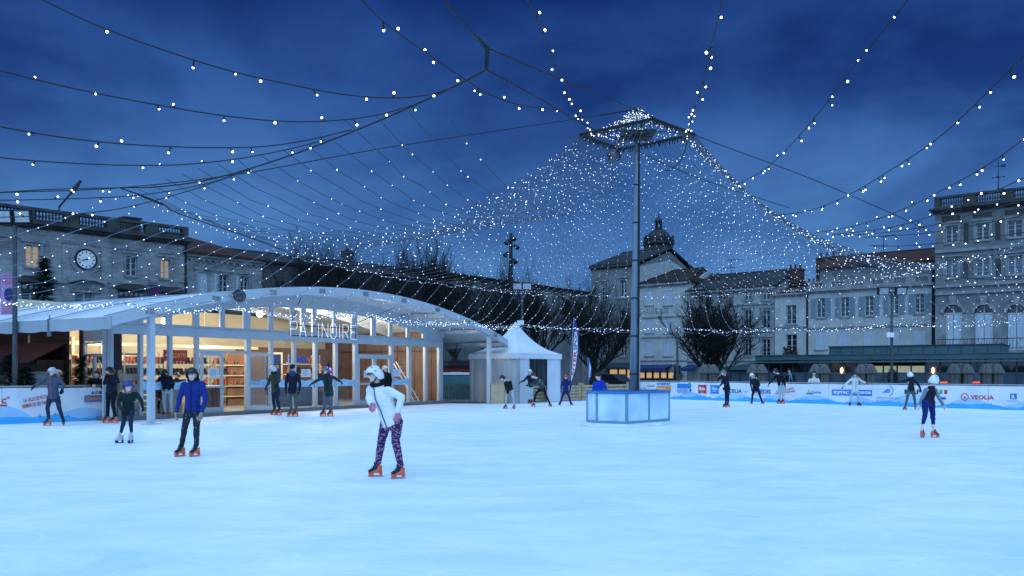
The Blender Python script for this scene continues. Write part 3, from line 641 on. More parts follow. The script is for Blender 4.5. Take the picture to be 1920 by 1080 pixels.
# wall signs inside
t = thing('direction_sign', 'red sign with a white arrow hanging behind the third pane', 'sign', PF.p(PF.s(360), 2.2, -2.0))
mb = MB(); s = PF.s(362); z = PF.z(362, 666); mb.fbox(PF, s - 0.45, s + 0.55, z - 0.2, z + 0.2, -1.03, -1.0); pl = mb.build('sign_plate', 'red', t)
text_quad('SORTIE', lambda u, v: PF.p(s - 0.1 + 0.6 * u, z - 0.09 + 0.18 * v, -0.996), 'yellow_ink', t)
mb = MB(); mb.fprism(PF, [(s - 0.4, z), (s - 0.2, z - 0.13), (s - 0.2, z + 0.13)], -0.999, -0.99); mb.build('arrow', 'white', t)
t = thing('price_board', 'dark blue board with yellow lettering behind the glass beside the racks', 'sign', PF.p(PF.s(575), FLOOR, -2.2))
mb = MB(); s0, s1 = PF.s(560) + .4, PF.s(585) + .4; mb.fbox(PF, s0, s1, 0.6, 2.35, -2.3, -2.22); mb.build('board_panel', 'navy_ink', t)
mb = MB(); [mb.fbox(PF, a - .03, a + .03, FLOOR, 2.35, -2.4, -2.31) for a in (s0 + .1, s1 - .1)]; mb.build('board_leg', 'steel', t)
text_quad('ROCHEFORT', lambda u, v: PF.p(s0 + (s1 - s0) * (0.12 + 0.76 * u), 1.72 + 0.15 * v, -2.215), 'yellow_ink', t)
# small decorated tree inside
t = thing('tinsel_tree', 'small dark christmas tree with violet lights behind the glass', 'christmas tree', PF.p(PF.s(645), FLOOR, -0.9))
mb = MB(); s = PF.s(645)
for k in range(260):
    z = 0.95 + 1.1 * (k / 260); r = 0.36 * (1 - k / 265); a = k * 2.4
    c = PF.p(s + r * math.cos(a) * .8, z, -0.9 + r * math.sin(a) * .8); d = Vector((math.cos(a), math.sin(a), -0.3)) * 0.12; sd2 = Vector((-math.sin(a), math.cos(a), 0)) * 0.03
    mb.add([c - sd2, c + sd2, c + d], [(0, 1, 2)])
mb.tube([PF.p(s, 0.9, -0.9), PF.p(s, 2.1, -0.9)], 0.02, 6); mb.build('needles', 'needle', t)
mb = MB(); mb.fbox(PF, s - 0.3, s + 0.3, FLOOR, 0.92, -1.2, -0.6); mb.build('pedestal', 'wood_brown', t)
for k in range(18):
    z = 1.0 + 1.0 * rnd.random(); r = 0.38 * (1 - (z - 0.95) / 1.1); a = rnd.uniform(0, math.pi) if False else rnd.random() * 6.28
    mb = MB(); mb.ball(PF.p(s + r * math.cos(a) * .8, z, -0.9 + r * math.sin(a) * .8), 0.035, n=6, m=4); mb.build('fairy_bulb', 'purple_led', t)
# fan and ladder to the right
t = thing('step_ladder', 'white leaning ladder behind the pane right of the double doors', 'ladder', PF.p(PF.s(785), FLOOR, -0.5))
for a in (-0.2, 0.2):
    mb = MB(); mb.tube([PF.p(PF.s(792) + a, FLOOR, -0.35), PF.p(PF.s(782) + a * .6, 2.1, -1.4)], 0.025, 6); mb.build('stile', 'white', t)
mb = MB(); [mb.tube([PF.p(PF.s(792) - .2 * (1 - .4 * k / 6) - k * .06, FLOOR + .3 * k + .2, -.35 - .16 * k), PF.p(PF.s(792) + .2 * (1 - .4 * k / 6) - k * .06, FLOOR + .3 * k + .2, -.35 - .16 * k)], 0.015, 5) for k in range(6)]; mb.build('rungs', 'white', t)
t = thing('office_chair', 'dark blue chair standing behind the last panes of the glass front', 'chair', PF.p(PF.s(778), FLOOR, -1.2))
s = PF.s(776)
mb = MB(); mb.fbox(PF, s - .25, s + .25, .58, .66, -1.5, -1.0); mb.build('seat', 'blue', t)
mb = MB(); mb.fbox(PF, s - .24, s + .24, .75, 1.15, -1.56, -1.5); mb.build('backrest', 'blue', t)
for a in (-.2, .2):
    for o in (-1.45, -1.05): mb = MB(); mb.tube([PF.p(s + a, FLOOR, o), PF.p(s + a * .9, .58, o)], .018, 6); mb.build('leg', 'steel', t)

# illuminated sign letters
sg = thing('illuminated_sign', 'lit bulb lettering reading PATINOIRE hung before the gable', 'sign', FA.p(FA.s(605), 3.4, -0.3), None)
SF = PF.shift(1.6); s0, s1 = SF.s(545), SF.s(668); z1, z0 = SF.z(545, 602), SF.z(668, 637) + 0.02
z0 = SF.z(545, 630); 
mb = MB()
fr0, fr1 = z0 + 0.02, z1 - 0.06
mb.tube([SF.p(s0, fr0, -.03), SF.p(s1, fr0, -.03)], .022, 6); mb.tube([SF.p(s0, fr1 - .08, -.03), SF.p(s1, fr1 - .08, -.03)], .022, 6)
mb.tube([SF.p(s0, fr0, -.03), SF.p(s0, fr1 - .08, -.03)], .022, 6); mb.tube([SF.p(s1, fr0, -.03), SF.p(s1, fr1 - .08, -.03)], .022, 6)
mb.build('sign_frame', 'black', sg)
mb = MB(); mb.tube([SF.p(s0 + .1, z1, -.03), PF.p(PF.s(512), arch(PF.s(512)) - .3, 1.5)], .015, 6); mb.tube([SF.p(s1 - .3, z1, -.03), PF.p(PF.s(690), arch(PF.s(690)) - .25, 1.5)], .012, 6); mb.build('stay_cable', 'black', sg)
GL = {'P': [[(0, 0), (0, 1), (.8, 1), (1, .85), (1, .62), (.8, .48), (0, .48)]], 'A': [[(0, 0), (.5, 1), (1, 0)], [(.2, .35), (.8, .35)]], 'T': [[(0, 1), (1, 1)], [(.5, 1), (.5, 0)]], 'I': [[(.5, 0), (.5, 1)]], 'N': [[(0, 0), (0, 1), (1, 0), (1, 1)]], 'O': [[(.2, 0), (0, .2), (0, .8), (.2, 1), (.8, 1), (1, .8), (1, .2), (.8, 0), (.2, 0)]], 'R': [[(0, 0), (0, 1), (.8, 1), (1, .85), (1, .62), (.8, .48), (0, .48)], [(.45, .48), (1, 0)]], 'E': [[(1, 1), (0, 1), (0, 0), (1, 0)], [(0, .5), (.8, .5)]]}
word = 'PATINOIRE'; wid = [1, 1, 1, .3, 1, 1, .3, 1, 1]; tot = sum(wid) + 0.42 * 8; x = 0
for ch, w in zip(word, wid):
    a = s0 + (s1 - s0) * x / tot; b = s0 + (s1 - s0) * (x + w) / tot; x += w + 0.42
    mb = MB()
    for st in GL[ch]:
        pts = [Vector((a + (b - a) * u, z0 + (z1 - z0) * v, 0)) for u, v in st]
        seq = []
        for i in range(len(pts) - 1):
            n = max(2, int((pts[i + 1] - pts[i]).length / 0.018))
            seq += [pts[i].lerp(pts[i + 1], k / n) for k in range(n)]
        seq.append(pts[-1]); rr = []; mi = []
        for k in range(len(seq)): rr.append(0.0135 if k % 3 == 1 else 0.004); mi.append(0 if k % 3 != 2 else 1)
        mb.tube([SF.p(p.x, p.y, 0.0) for p in seq], rr, 6, True, 0, mi[:len(seq) - 1] + [0])
    mb.build('letter', ['sign_bulb', 'alu_dark'], sg)
# loudspeaker on the arch
t = thing('arch_floodlight', 'round black floodlight clamped to the white arch beam', 'floodlight', FA.p(FA.s(433), FA.z(433, 555), 0.2))
s = FA.s(433); z = FA.z(433, 555); c = FA.p(s, z, 0.38)
mb = MB(); d = Vector((0.5, -0.8, -0.25)).normalized(); mb.tube([c - d * .2, c - d * .16, c + d * .1, c + d * .16], [.10, .16, .19, .20], 14); mb.build('housing', 'black', t, smooth=False)
mb = MB(); mb.tube([c + d * .161, c + d * .17], [.175, .17], 14); mb.build('lens', 'pane', t)
mb = MB(); mb.tube([c - d * .05 + Vector((0, 0, .2)), c + Vector((-.15, .1, .12)), FA.p(s, z + .1, .16)], .02, 6); mb.build('bracket', 'black', t)

# dark wooden chalet, gray box and firs at the left under the eave
ca, cb_ = PF.p(-0.75, 0, -2.9), PF.p(-0.75, 0, -9.5); cf = Fac((ca.x, ca.y), (cb_.x, cb_.y))
ch = thing('wooden_chalet', 'dark timber hut with a red roof under the left eave', 'hut', cf.p(cf.L / 2, 0))
mb = MB(); mb.fbox(cf, 0, cf.L, 0, 2.0, -0.95, 0); mb.build('wall', 'wood_dark', ch)
mb = MB(); rp = [cf.p(-.1, 1.95, .35), cf.p(cf.L, 1.95, .35), cf.p(cf.L, 2.62, -.97), cf.p(-.1, 2.62, -.97)]
mb.add(rp + [p - Vector((0, 0, .06)) for p in rp], [(0, 1, 2, 3), (7, 6, 5, 4), (0, 4, 5, 1), (1, 5, 6, 2), (2, 6, 7, 3), (3, 7, 4, 0)]); mb.build('roof', 'red_roof', ch)
mb = MB(); mb.fbox(PF, 0.26, 0.32, FLOOR, 3.15, -8.0, -2.8); mb.build('side_wall', 'wood_dark', pav)
mb = MB(); mb.fbox(cf, 1.2, 2.6, 1.0, 1.75, .002, .03); mb.build('hatch', 'wood_brown', ch)
t = thing('grey_box', 'grey plastic storage box behind the left banner', 'box', P(75, 720, 28.6))
mb = MB(); c = P(75, 709, 28.6); mb.bx(c.x - .35, c.x + .35, c.y - .3, c.y + .3, 0.0, 1.55); mb.build('crate', 'render_grey', t)
mb = MB(); mb.bx(c.x - .38, c.x + .38, c.y - .33, c.y + .33, 1.552, 1.6); mb.build('lid', 'steel', t)
# ================================================================ BARRIERS AND FENCES
def barrier(f, px0, px1, top, name_label, org):
    t = thing('rink_barrier', name_label, 'barrier', org)
    s0, s1 = f.s(px0), f.s(px1); n = max(8, int((s1 - s0) / 0.8)); q = [s0 + (s1 - s0) * k / n for k in range(n + 1)]
    zt = lambda s: top + 0.012 * math.sin(s * 2.1) + 0.008 * math.sin(s * 5.3)
    mb = MB(); mb.fstrip(f, [(s, 0.03) for s in q], [(s, zt(s)) for s in q], -0.06, 0.0); mb.build('banner', 'board', t)
    hs = []; s = s0; k = 0
    mb = MB()
    while s < s1 - 0.5:                              # printed hills
        w = 1.6 + 1.5 * rnd.random(); h = 0.26 + 0.2 * rnd.random(); e = min(s + w, s1)
        pts = [(s + (e - s) * i / 10, 0.1 + h * math.sin(math.pi * i / 10)) for i in range(11)]
        mb.fprism(f, [(s, 0.04)] + pts[1:-1] + [(e, 0.04)], 0.0006 + (k % 2) * 0.0006, 0.0012 + (k % 2) * 0.0006); s += w * 0.92 + 0.9 * rnd.random(); k += 1
    mb.build('printed_hills', 'hill_blue', t)
    q = [s0 + (s1 - s0) * k / (4 * n) for k in range(4 * n + 1)]
    zz = lambda s: 0.17 + 0.05 * math.sin(s * 1.7) + 0.035 * math.sin(s * 4.1 + 1) + 0.015 * math.sin(s * 13)
    mb = MB(); mb.fstrip(f, [(s, 0.0) for s in q], [(s, zz(s)) for s in q], 0.0025, 0.006); mb.build('snow_print_strip', 'ice_blue', t)
    mb = MB()
    for k in range(int((s1 - s0) * 1.6)):           # little printed shrubs
        s = s0 + (s1 - s0) * rnd.random(); z = zz(s) - 0.02
        for j in range(4):
            a = rnd.uniform(-.9, .9); l = 0.05 + 0.09 * rnd.random()
            mb.fprism(f, [(s - .008, z), (s + .008, z), (s + math.sin(a) * l, z + math.cos(a) * l)], 0.0065, 0.008)
    mb.build('printed_shrubs', 'navy_ink', t)
    s = s0 + .9
    while s < s1 - .3:
        mb = MB(); mb.fprism(f, [(s - .012, .2), (s + .012, .2), (s + .012 + rnd.uniform(-.02, .02), top - .02), (s - .012, top - .02)], .0002, .0022); mb.build('banner_seam', 'seam_grey', t)
        for z in (top - .05,): mb = MB(); mb.tube([f.p(s, z, .002), f.p(s + .02, top + .06, -.06)], .008, 5); mb.build('cable_tie', 'black', t)
        s += 2.35 + rnd.uniform(-.2, .2)
    mb = MB(); mb.tube([f.p(s0, top + 0.05, -0.10), f.p(s1, top + 0.05, -0.10)], 0.03, 8)
    s = s0
    while s < s1: mb.tube([f.p(s, 0, -0.10), f.p(s, top + 0.05, -0.10)], 0.022, 6); s += 2.0
    mb.build('handrail', 'steel', t)
    return t
def flogo(f, px0, px1, py0, py1, m, parent, name='logo_panel', o0=0.002, o1=0.009):
    pm = (px0 + px1) / 2; mb = MB(); mb.fbox(f, f.s(px0), f.s(px1), f.z(pm, py1), f.z(pm, py0), o0, o1); return mb.build(name, m, parent)
RT = RB.z(1700, 722.0); LT = LB.z(100, 727.2)
rb = barrier(RB, 1195, 1990, RT, 'long white sponsor banner barrier along the far right side of the ice', RB.p(RB.s(1560), 0))
lb = barrier(LB, -60, 221, LT, 'short white sponsor banner barrier on the left under the pavilion eave', LB.p(LB.s(90), 0))
# --- right barrier printing
flogo(RB, 1231, 1258, 724, 733, 'orange_ink', rb); ftext('INTERSPORT', RB, 1232, 1257, 717.5, 722.5, 'blue', rb, bold=.03)
ftext('Bayard', RB, 1233, 1247, 726, 731, 'white', rb); ftext('AFFE', RB, 1200, 1212, 726, 730, 'grey_ink', rb); ftext('mutuelle', RB, 1214, 1228, 722, 725, 'red', rb)
flogo(RB, 1270, 1296, 719.5, 728.5, 'sky_blue', rb); mb = MB(); mb.ball(RB.p(RB.s(1294), RB.z(1294, 720), .01), (.1, .02, .1)); mb.build('logo_disc', 'green_ink', rb)
ftext('E.LECLERC', RB, 1270, 1291, 729.8, 734.3, 'blue', rb, bold=.03); mb = MB(); c = RB.p(RB.s(1294.5), RB.z(1294.5, 732), .008)
for r, m in ((.09, 'blue'),):
    mb.fprism(RB, [(RB.s(1294.5) + r * math.cos(k * .4488), RB.z(1294.5, 732) + r * math.sin(k * .4488)) for k in range(14)], .004, .01)
mb.build('logo_disc', 'blue', rb); ftext('CENTRE COMMERCIAL', RB, 1271, 1294, 735.6, 737.2, 'navy_ink', rb)
def pillow(px0, px1, py0, py1, m):
    a, b = RB.s(px0), RB.s(px1); pm = (px0 + px1) / 2; z0, z1 = RB.z(pm, py1), RB.z(pm, py0); mb = MB(); pts = []
    for (x0, y0), (x1, y1), (nx, ny) in (((a, z0), (b, z0), (0, 1)), ((b, z0), (b, z1), (-1, 0)), ((b, z1), (a, z1), (0, -1)), ((a, z1), (a, z0), (1, 0))):
        for k in range(6):
            u = k / 6; w = 0.022 * math.sin(math.pi * u); pts.append((x0 + (x1 - x0) * u + nx * w, y0 + (y1 - y0) * u + ny * w))
    mb.fprism(RB, pts, 0.002, 0.011); return mb.build('logo_cushion', m, rb)
pillow(1309, 1325, 721, 738, 'red'); ftext('ibis', RB, 1311.3, 1322, 725, 732, 'white', rb, out=.014, bold=.03); ftext('HOTELS', RB, 1314, 1320, 734.5, 736, 'white', rb, out=.014)
pillow(1332, 1348, 721.5, 738.8, 'sky_blue'); ftext('ibis', RB, 1335, 1345, 725, 731, 'white', rb, out=.014, bold=.02); ftext('budget', RB, 1336, 1344, 732, 734.5, 'white', rb, out=.014)
ftext('OCELIA', RB, 1358, 1391.5, 729.6, 736.2, 'navy_ink', rb, bold=.02); mb = MB()
s, z = RB.s(1398), RB.z(1398, 733.5); mb.fprism(RB, [(s - .22, z + .03), (s - .08, z - .06), (s, z - .02), (s + .1, z - .09), (s + .26, z + .14), (s + .08, z - .02), (s, z + .02), (s - .1, z + .0)], .003, .009); mb.build('logo_bird', 'grey_ink', rb)
ftext('ENEDIS', RB, 1413, 1445.5, 730.3, 738, 'blue', rb, bold=.035); ftext("L'ELECTRICITE EN RESEAU", RB, 1415, 1445, 740, 742, 'grey_ink', rb)
ftext('LA VILLE DE ROCHEFORT', RB, 1455, 1488, 729.5, 732.6, 'red', rb, tilt=.16, bold=.02); ftext('REMERCIE SES PARTENAIRES', RB, 1454, 1491, 734, 737, 'red', rb, tilt=.16, bold=.02)
mb = MB(); s, z = RB.s(1517), RB.z(1517, 738); mb.fprism(RB, [(s - .12, z), (s + .12, z), (s - .02, z + .26)], .003, .009); mb.build('logo_sail', 'yellow_ink', rb)
mb = MB(); mb.fprism(RB, [(s - .2, z - .04), (s + .26, z - .04), (s + .16, z + .05), (s - .14, z + .03)], .0095, .012); mb.build('logo_wave', 'sky_blue', rb); ftext('Charente', RB, 1521, 1540, 732.5, 738, 'sky_blue', rb)
flogo(RB, 1560, 1635, 730.6, 742, 'sky_blue', rb); ftext('sync', RB, 1563, 1592, 733, 740.5, 'white', rb, out=.016, bold=.03); ftext('space', RB, 1604, 1633, 733.5, 740.5, 'white', rb, out=.016, bold=.03)
for k, (a, b, c) in enumerate(((1652, 1668, 735.5), (1655, 1670, 733), (1659, 1670, 730.5))):
    mb = MB(); sa, sb, z = RB.s(a), RB.s(b), RB.z(1660, c); mb.fprism(RB, [(sa, z - .03), ((sa + sb) / 2, z - .01), (sb, z - .03), (sb, z), ((sa + sb) / 2, z + .05), (sa + .1, z)], .003, .009); mb.build('logo_wave', 'sky_blue', rb)
mb = MB(); cs, cz, r = RB.s(1665), RB.z(1665, 732.7), .26
for k in range(10):
    a0, a1 = -1.3 + k * .26, -1.3 + (k + 1) * .26
    mb.fprism(RB, [(cs + r * .88 * math.cos(a0), cz + r * .88 * math.sin(a0)), (cs + r * math.cos(a0), cz + r * math.sin(a0)), (cs + r * math.cos(a1), cz + r * math.sin(a1)), (cs + r * .88 * math.cos(a1), cz + r * .88 * math.sin(a1))], .003, .009)
mb.build('logo_arc', 'blue', rb)
ftext('AQUARIUM', RB, 1643, 1684, 744.3, 749.2, 'grey_ink', rb); ftext('LA ROCHELLE', RB, 1649, 1678, 750.3, 752, 'grey_ink', rb)
ftext('MAP', RB, 1696, 1727, 730, 739, 'navy_ink', rb, bold=.03); ftext('ASSURANCES', RB, 1693, 1726, 741, 743, 'grey_ink', rb)
mb = MB(); a, b = RB.s(1761), RB.s(1776.5); z1, z0 = RB.z(1768, 730), RB.z(1768, 752); mb.fprism(RB, [(a, z1), (a, z0 + .2), ((a + b) / 2, z0), (b, z0 + .2), (b, z1)], .002, .005); sh = mb.build('logo_shield', 'paper', rb)
for (u0, u1, v0, v1, m) in ((.62, .98, .6, .95, 'red'), (.05, .4, .6, .95, 'green_ink'), (.15, .8, .12, .34, 'blue')):
    mb = MB(); mb.fbox(RB, a + (b - a) * u0, a + (b - a) * u1, z0 + (z1 - z0) * v0, z0 + (z1 - z0) * v1, .0055, .01); mb.build('shield_field', m, rb)
mb = MB(); cs, cz = RB.s(1809), RB.z(1809, 744.3)
for k in range(24):
    a0, a1 = k * .2618, (k + 1) * .2618; ro, ri = .165, .13
    mb.fprism(RB, [(cs + ri * math.cos(a0), cz + ri * math.sin(a0)), (cs + ro * math.cos(a0), cz + ro * math.sin(a0)), (cs + ro * math.cos(a1), cz + ro * math.sin(a1)), (cs + ri * math.cos(a1), cz + ri * math.sin(a1))], .003, .01)
mb.build('logo_ring', 'red', rb); mb = MB(); mb.fprism(RB, [(cs + .045 * math.cos(k * .628), cz - .02 + .045 * math.sin(k * .628)) for k in range(10)], .003, .01); mb.fbox(RB, cs - .008, cs + .008, cz - .14, cz - .03, .003, .009); mb.build('logo_dot', 'red', rb)
ftext('VEOLIA', RB, 1820, 1864, 741, 749, 'red', rb, bold=.025)
flogo(RB, 1894, 1906.5, 738, 748.5, 'blue', rb); ftext('R', RB, 1897, 1904, 740, 747.5, 'white', rb, out=.014, bold=.03); ftext('Rochefort', RB, 1889, 1912, 750, 753.6, 'grey_ink', rb)
# --- left barrier printing
ftext('C', LB, 2.5, 12, 747, 757, 'red', lb, bold=.05); ftext('ie', LB, 13, 18, 742, 748, 'red', lb); flogo(LB, -20, 13.5, 759, 762, 'red', lb, 'logo_bar')
ftext('LA VILLE DE ROCHEFORT', LB, 44, 106, 742, 749, 'red', lb, tilt=.17, bold=.015); ftext('REMERCIE SES PARTENAIRES', LB, 41.5, 112, 752.5, 759.5, 'red', lb, tilt=.17, bold=.015)
flogo(LB, 158, 208, 741, 753, 'blue', lb); ftext('SEMAPHORE', LB, 160, 206, 743, 751.3, 'orange_ink', lb, out=.016, bold=.03)
mb = MB(); s, z = LB.s(164.5), LB.z(164.5, 741.8); mb.fprism(LB, [(s - .02, z - .02), (s + .06, z + .03), (s + .04, z + .05)], .0095, .016); mb.build('lettering', 'orange_ink', lb)
ftext("Incubateur d'entreprises", LB, 158, 205, 754, 756.5, 'blue', lb)
mb = MB(); s, z = LB.s(174), LB.z(174, 739); mb.fprism(LB, [(s - .06, z), (s + .06, z), (s, z + .1)], .003, .01); mb.build('logo_triangle', 'blue', lb)
mb = MB(); s = LB.s(181); mb.fprism(LB, [(s + .055 * math.cos(k * .5236), z + .05 + .055 * math.sin(k * .5236)) for k in range(12)], .003, .01); mb.build('logo_disc', 'orange_ink', lb)
mb = MB(); s = LB.s(188); mb.fbox(LB, s - .05, s + .05, z, z + .1, .003, .01); mb.build('logo_square', 'blue', lb)

def pallet_panel(a, b, top, label, slats=5):
    f = Fac(a, b); t = thing('pallet_fence', label, 'fence', f.p(f.L / 2, 0), 'pallet fences beside the ice')
    for k in range(slats):
        z0 = 0.06 + (top - 0.1) * k / slats; h = (top - 0.1) / slats * rnd.uniform(.62, .78); mb = MB(); e = rnd.uniform(-.02, .02)
        mb.fbox(f, 0.02 + e, f.L - .02 + e, z0, z0 + h, 0.0, 0.022); mb.build('slat', 'wood', t)
    n = max(2, int(f.L / 1.1) + 1)
    for k in range(n):
        s = 0.06 + (f.L - .12) * k / (n - 1); mb = MB(); mb.fbox(f, s - .05, s + .05, 0, top + .03 * (k % 2), -0.09, -0.002); mb.build('post', 'wood', t)
    return t
pA, pB = G(930, 757), G(1180, 748.4)
def onl(u): return (pA.x + (pB.x - pA.x) * u, pA.y + (pB.y - pA.y) * u)
zt = 0.96
for u0, u1, lab in ((0.01, .19, 'pallet wood fence panel beside the plywood box at the pavilion corner'), (.20, .40, 'pallet wood fence panel behind the bending skater'), (.41, .60, 'pallet wood fence panel behind the skater in the blue suit'), (.61, .80, 'pallet wood fence panel left of the frosted drum'), (.81, .995, 'pallet wood fence panel ending behind the boy at the frosted drum')): pallet_panel(onl(u0), onl(u1), zt, lab)
a, b = G(223, 788.6), G(266, 786.4); pallet_panel((a.x, a.y), (b.x, b.y), 1.66, 'tall pallet fence panel next to the left banner', 5)
a, b = G(256, 785.6), G(291, 783.6); pallet_panel((a.x, a.y - .25), (b.x, b.y - .25), 1.08, 'low pallet fence panel at the foot of the canopy post', 5)
t = thing('plywood_box', 'upright plywood box at the foot of the right canopy post', 'box', G(934, 757.5))
f = Fac((G(921, 757.6).x, G(921, 757.6).y), (G(946, 757.2).x, G(946, 757.2).y)); mb = MB(); mb.fbox(f, 0, f.L, 0, 0.98, -.5, 0); mb.build('box_side', 'wood_brown2' if False else 'wood_pale', t); mb = MB(); mb.fbox(f, -.02, f.L + .02, .982, 1.02, -.52, .02); mb.build('lid', 'wood', t)
# picket fence, hoarding, hut near the white tent
f = Fac((P(833, 750, 45.5).x, 45.5), (P(889, 750, 47).x, 47.0)); t = thing('picket_fence', 'weathered green picket fence between pavilion and white tent', 'fence', f.p(f.L / 2, 0))
for k in range(13):
    s = f.L * (k + .5) / 13; mb = MB(); mb.fprism(f, [(s - .045, .05), (s + .045, .05), (s + .045, .92), (s, 1.0), (s - .045, .92)], 0, .02); mb.build('picket', 'picket', t)
for o in t.children: o.data.materials[0] = M['picket']
mb = MB(); mb.fbox(f, 0, f.L, .25, .33, -.03, -.002); mb.fbox(f, 0, f.L, .72, .80, -.03, -.002); mb.build('rail', M['picket'], t)
f = Fac((P(831, 750, 50).x, 50.), (P(888, 750, 51).x, 51.)); t = thing('site_hoarding', 'teal hoarding with white top rail behind the picket fence', 'hoarding', f.p(f.L / 2, 0))
mb = MB(); mb.fbox(f, 0, f.L, 0, 1.42, -.06, 0); mb.build('panel', mat('teal_panel', (.06, .16, .19), .6), t); mb = MB(); mb.fbox(f, 0, f.L, 1.424, 1.56, -.08, .03); mb.build('top_rail', 'white', t)
f = Fac((P(838, 750, 56).x, 56.), (P(886, 750, 57).x, 57.)); t = thing('market_hut', 'red wooden market hut with a dark roof behind the teal hoarding', 'hut', f.p(f.L / 2, 0))
mb = MB(); mb.fbox(f, 0, f.L, 0, 1.95, -2, 0); mb.build('wall', mat('red_boards', (.22, .035, .03), .8), t); mb = MB(); mb.fprism(f, [(-.2, 1.955), (f.L + .2, 1.955), (f.L - .1, 2.35), (.1, 2.35)], -2.2, .3); mb.build('roof', 'slate', t)
mb = MB(); mb.fbox(f, .3, 1.1, .9, 1.6, .002, .02); mb.build('hatch', 'wood_pale', t)

# ================================================================ WHITE PAGODA TENT
a = P(882, 700, 44.6); c0 = P(973, 700, 42.9); d0 = P(1050, 700, 45.3); a.z = c0.z = d0.z = 0
b0 = a + d0 - c0; cen = (a + d0) / 2
tent = thing('pagoda_tent', 'small white pointed marquee tent open on its right side', 'tent', cen)
EH = 2.52; PK = 4.22; corners = [a, c0, d0, b0]
mb = MB(); rings = []
for k in range(11):
    u = k / 10; w = 1.0 - u; zz = EH + (PK - EH) * (u ** 1.0 * .35 + .65 * u ** 2.6); r = []
    for i in range(4):
        p, q = corners[i], corners[(i + 1) % 4]
        for j in range(6):
            v = p.lerp(q, j / 6); v = cen + (v - cen) * (w * 1.04 + .012); r.append(Vector((v.x, v.y, zz)))
    rings.append(r)
mb.loft(rings); mb.build('roof', 'tarp', tent, smooth=False)
for i in range(4):
    p, q = corners[i], corners[(i + 1) % 4]; mb = MB(); n = 36
    pp = cen + (p - cen) * 1.045; qq = cen + (q - cen) * 1.045
    for j in range(n):
        for e in (0, .015):
            u, v = pp.lerp(qq, j / n), pp.lerp(qq, (j + 1) / n); off = (cen - u).normalized() * e
            f0 = .24 + .035 * abs(math.sin(j * math.pi / 3)); f1 = .24 + .035 * abs(math.sin((j + 1) * math.pi / 3))
            mb.quad(u + off + Vector((0, 0, EH - f0)), v + off + Vector((0, 0, EH - f1)), v + off + Vector((0, 0, EH + .02)), u + off + Vector((0, 0, EH + .02)))
    mb.build('valance', 'tarp', tent)
for p in corners:
    mb = MB(); mb.tube([p, p + Vector((0, 0, EH))], .05, 8); mb.build('pole', 'steel', tent)
def cloth_wall(p, q, u0, u1, name='side_wall', m='tarp', fold=.03, fr=22, top=EH - .05):
    mb = MB(); n = 30; nrm = Vector((q.y - p.y, p.x - q.x, 0)).normalized()
    row = [p.lerp(q, u0 + (u1 - u0) * j / n) + nrm * (fold * math.sin(j * fr / 10.0)) for j in range(n + 1)]
    for e in (0, .012):
        for j in range(n): mb.quad(row[j] + nrm * e + Vector((0, 0, .02)), row[j + 1] + nrm * e + Vector((0, 0, .02)), row[j + 1] + nrm * e + Vector((0, 0, top)), row[j] + nrm * e + Vector((0, 0, top)))
    return mb.build(name, m, tent, smooth=True)
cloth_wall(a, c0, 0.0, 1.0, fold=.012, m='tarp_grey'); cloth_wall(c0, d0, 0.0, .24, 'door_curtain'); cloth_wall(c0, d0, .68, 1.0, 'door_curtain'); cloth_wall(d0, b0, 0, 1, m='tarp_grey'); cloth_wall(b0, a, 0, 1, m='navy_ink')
t = thing('blue_board', 'bright blue panel standing inside the white tent', 'panel', c0.lerp(d0, .5) + (b0 - a) * 0 + Vector((-.4, 1.2, 0)))
q = c0.lerp(d0, .42) + (a - c0) * .3; r = c0.lerp(d0, .66) + (a - c0) * .3; f = Fac((q.x, q.y), (r.x, r.y)); mb = MB(); mb.fbox(f, 0, f.L, .1, 1.62, -.05, 0); mb.build('panel_sheet', 'blue', t); mb = MB(); [mb.fbox(f, s - .03, s + .03, 0, 1.6, -.1, -.052) for s in (.1, f.L - .1)]; mb.build('strut', 'steel', t)

# ================================================================ FROSTED DRUM AND MAST
dv = [G(1101, 797.5), G(1119, 799.5), G(1176, 801.5), G(1255, 795.0)]
dv += [dv[3] + Vector((-.25, 1.3, 0)), dv[0] + Vector((.6, 1.5, 0))]
dc = sum(dv, Vector()) / 6
drum = thing('mast_enclosure', 'low frosted panel enclosure with blue rim round the mast foot', 'enclosure', dc)
ZT = 1.02
for i in range(6):
    p, q = dv[i], dv[(i + 1) % 6]; f = Fac((p.x, p.y), (q.x, q.y))
    if (f.p(f.L / 2, 0, .1) - dc).length < (f.p(f.L / 2, 0, 0) - dc).length: f.n = -f.n
    parts = 2 if i == 2 else 1
    for k in range(parts):
        u0, u1 = f.L * k / parts + .04, f.L * (k + 1) / parts - .04; mb = MB(); mb.fbox(f, u0, u1, .17, ZT - .06, -.03, 0.0); mb.build('frosted_panel', 'drum', drum)
    for k in range(parts + 1):
        s = f.L * k / parts
        if k == parts and i != 5 and i != 4: 
            pass
        mb = MB(); mb.fbox(f, s - .035, s + .035, .0, ZT - .03, -.05, .015); mb.build('frame_post', 'alu_teal', drum) if k < parts else None
    mb = MB(); mb.fbox(f, -.02, f.L + .02, ZT - .06, ZT + .01, -.09, .04); mb.build('top_rim', 'drum_rim', drum)
    mb = MB(); mb.fbox(f, .0, f.L, .10, .165, -.04, .02); mb.build('bottom_rail', 'alu_teal', drum)
    mb = MB(); mb.fbox(f, -.02, f.L + .02, 0, .096, -.06, .05); mb.build('kick_board', 'snow', drum)
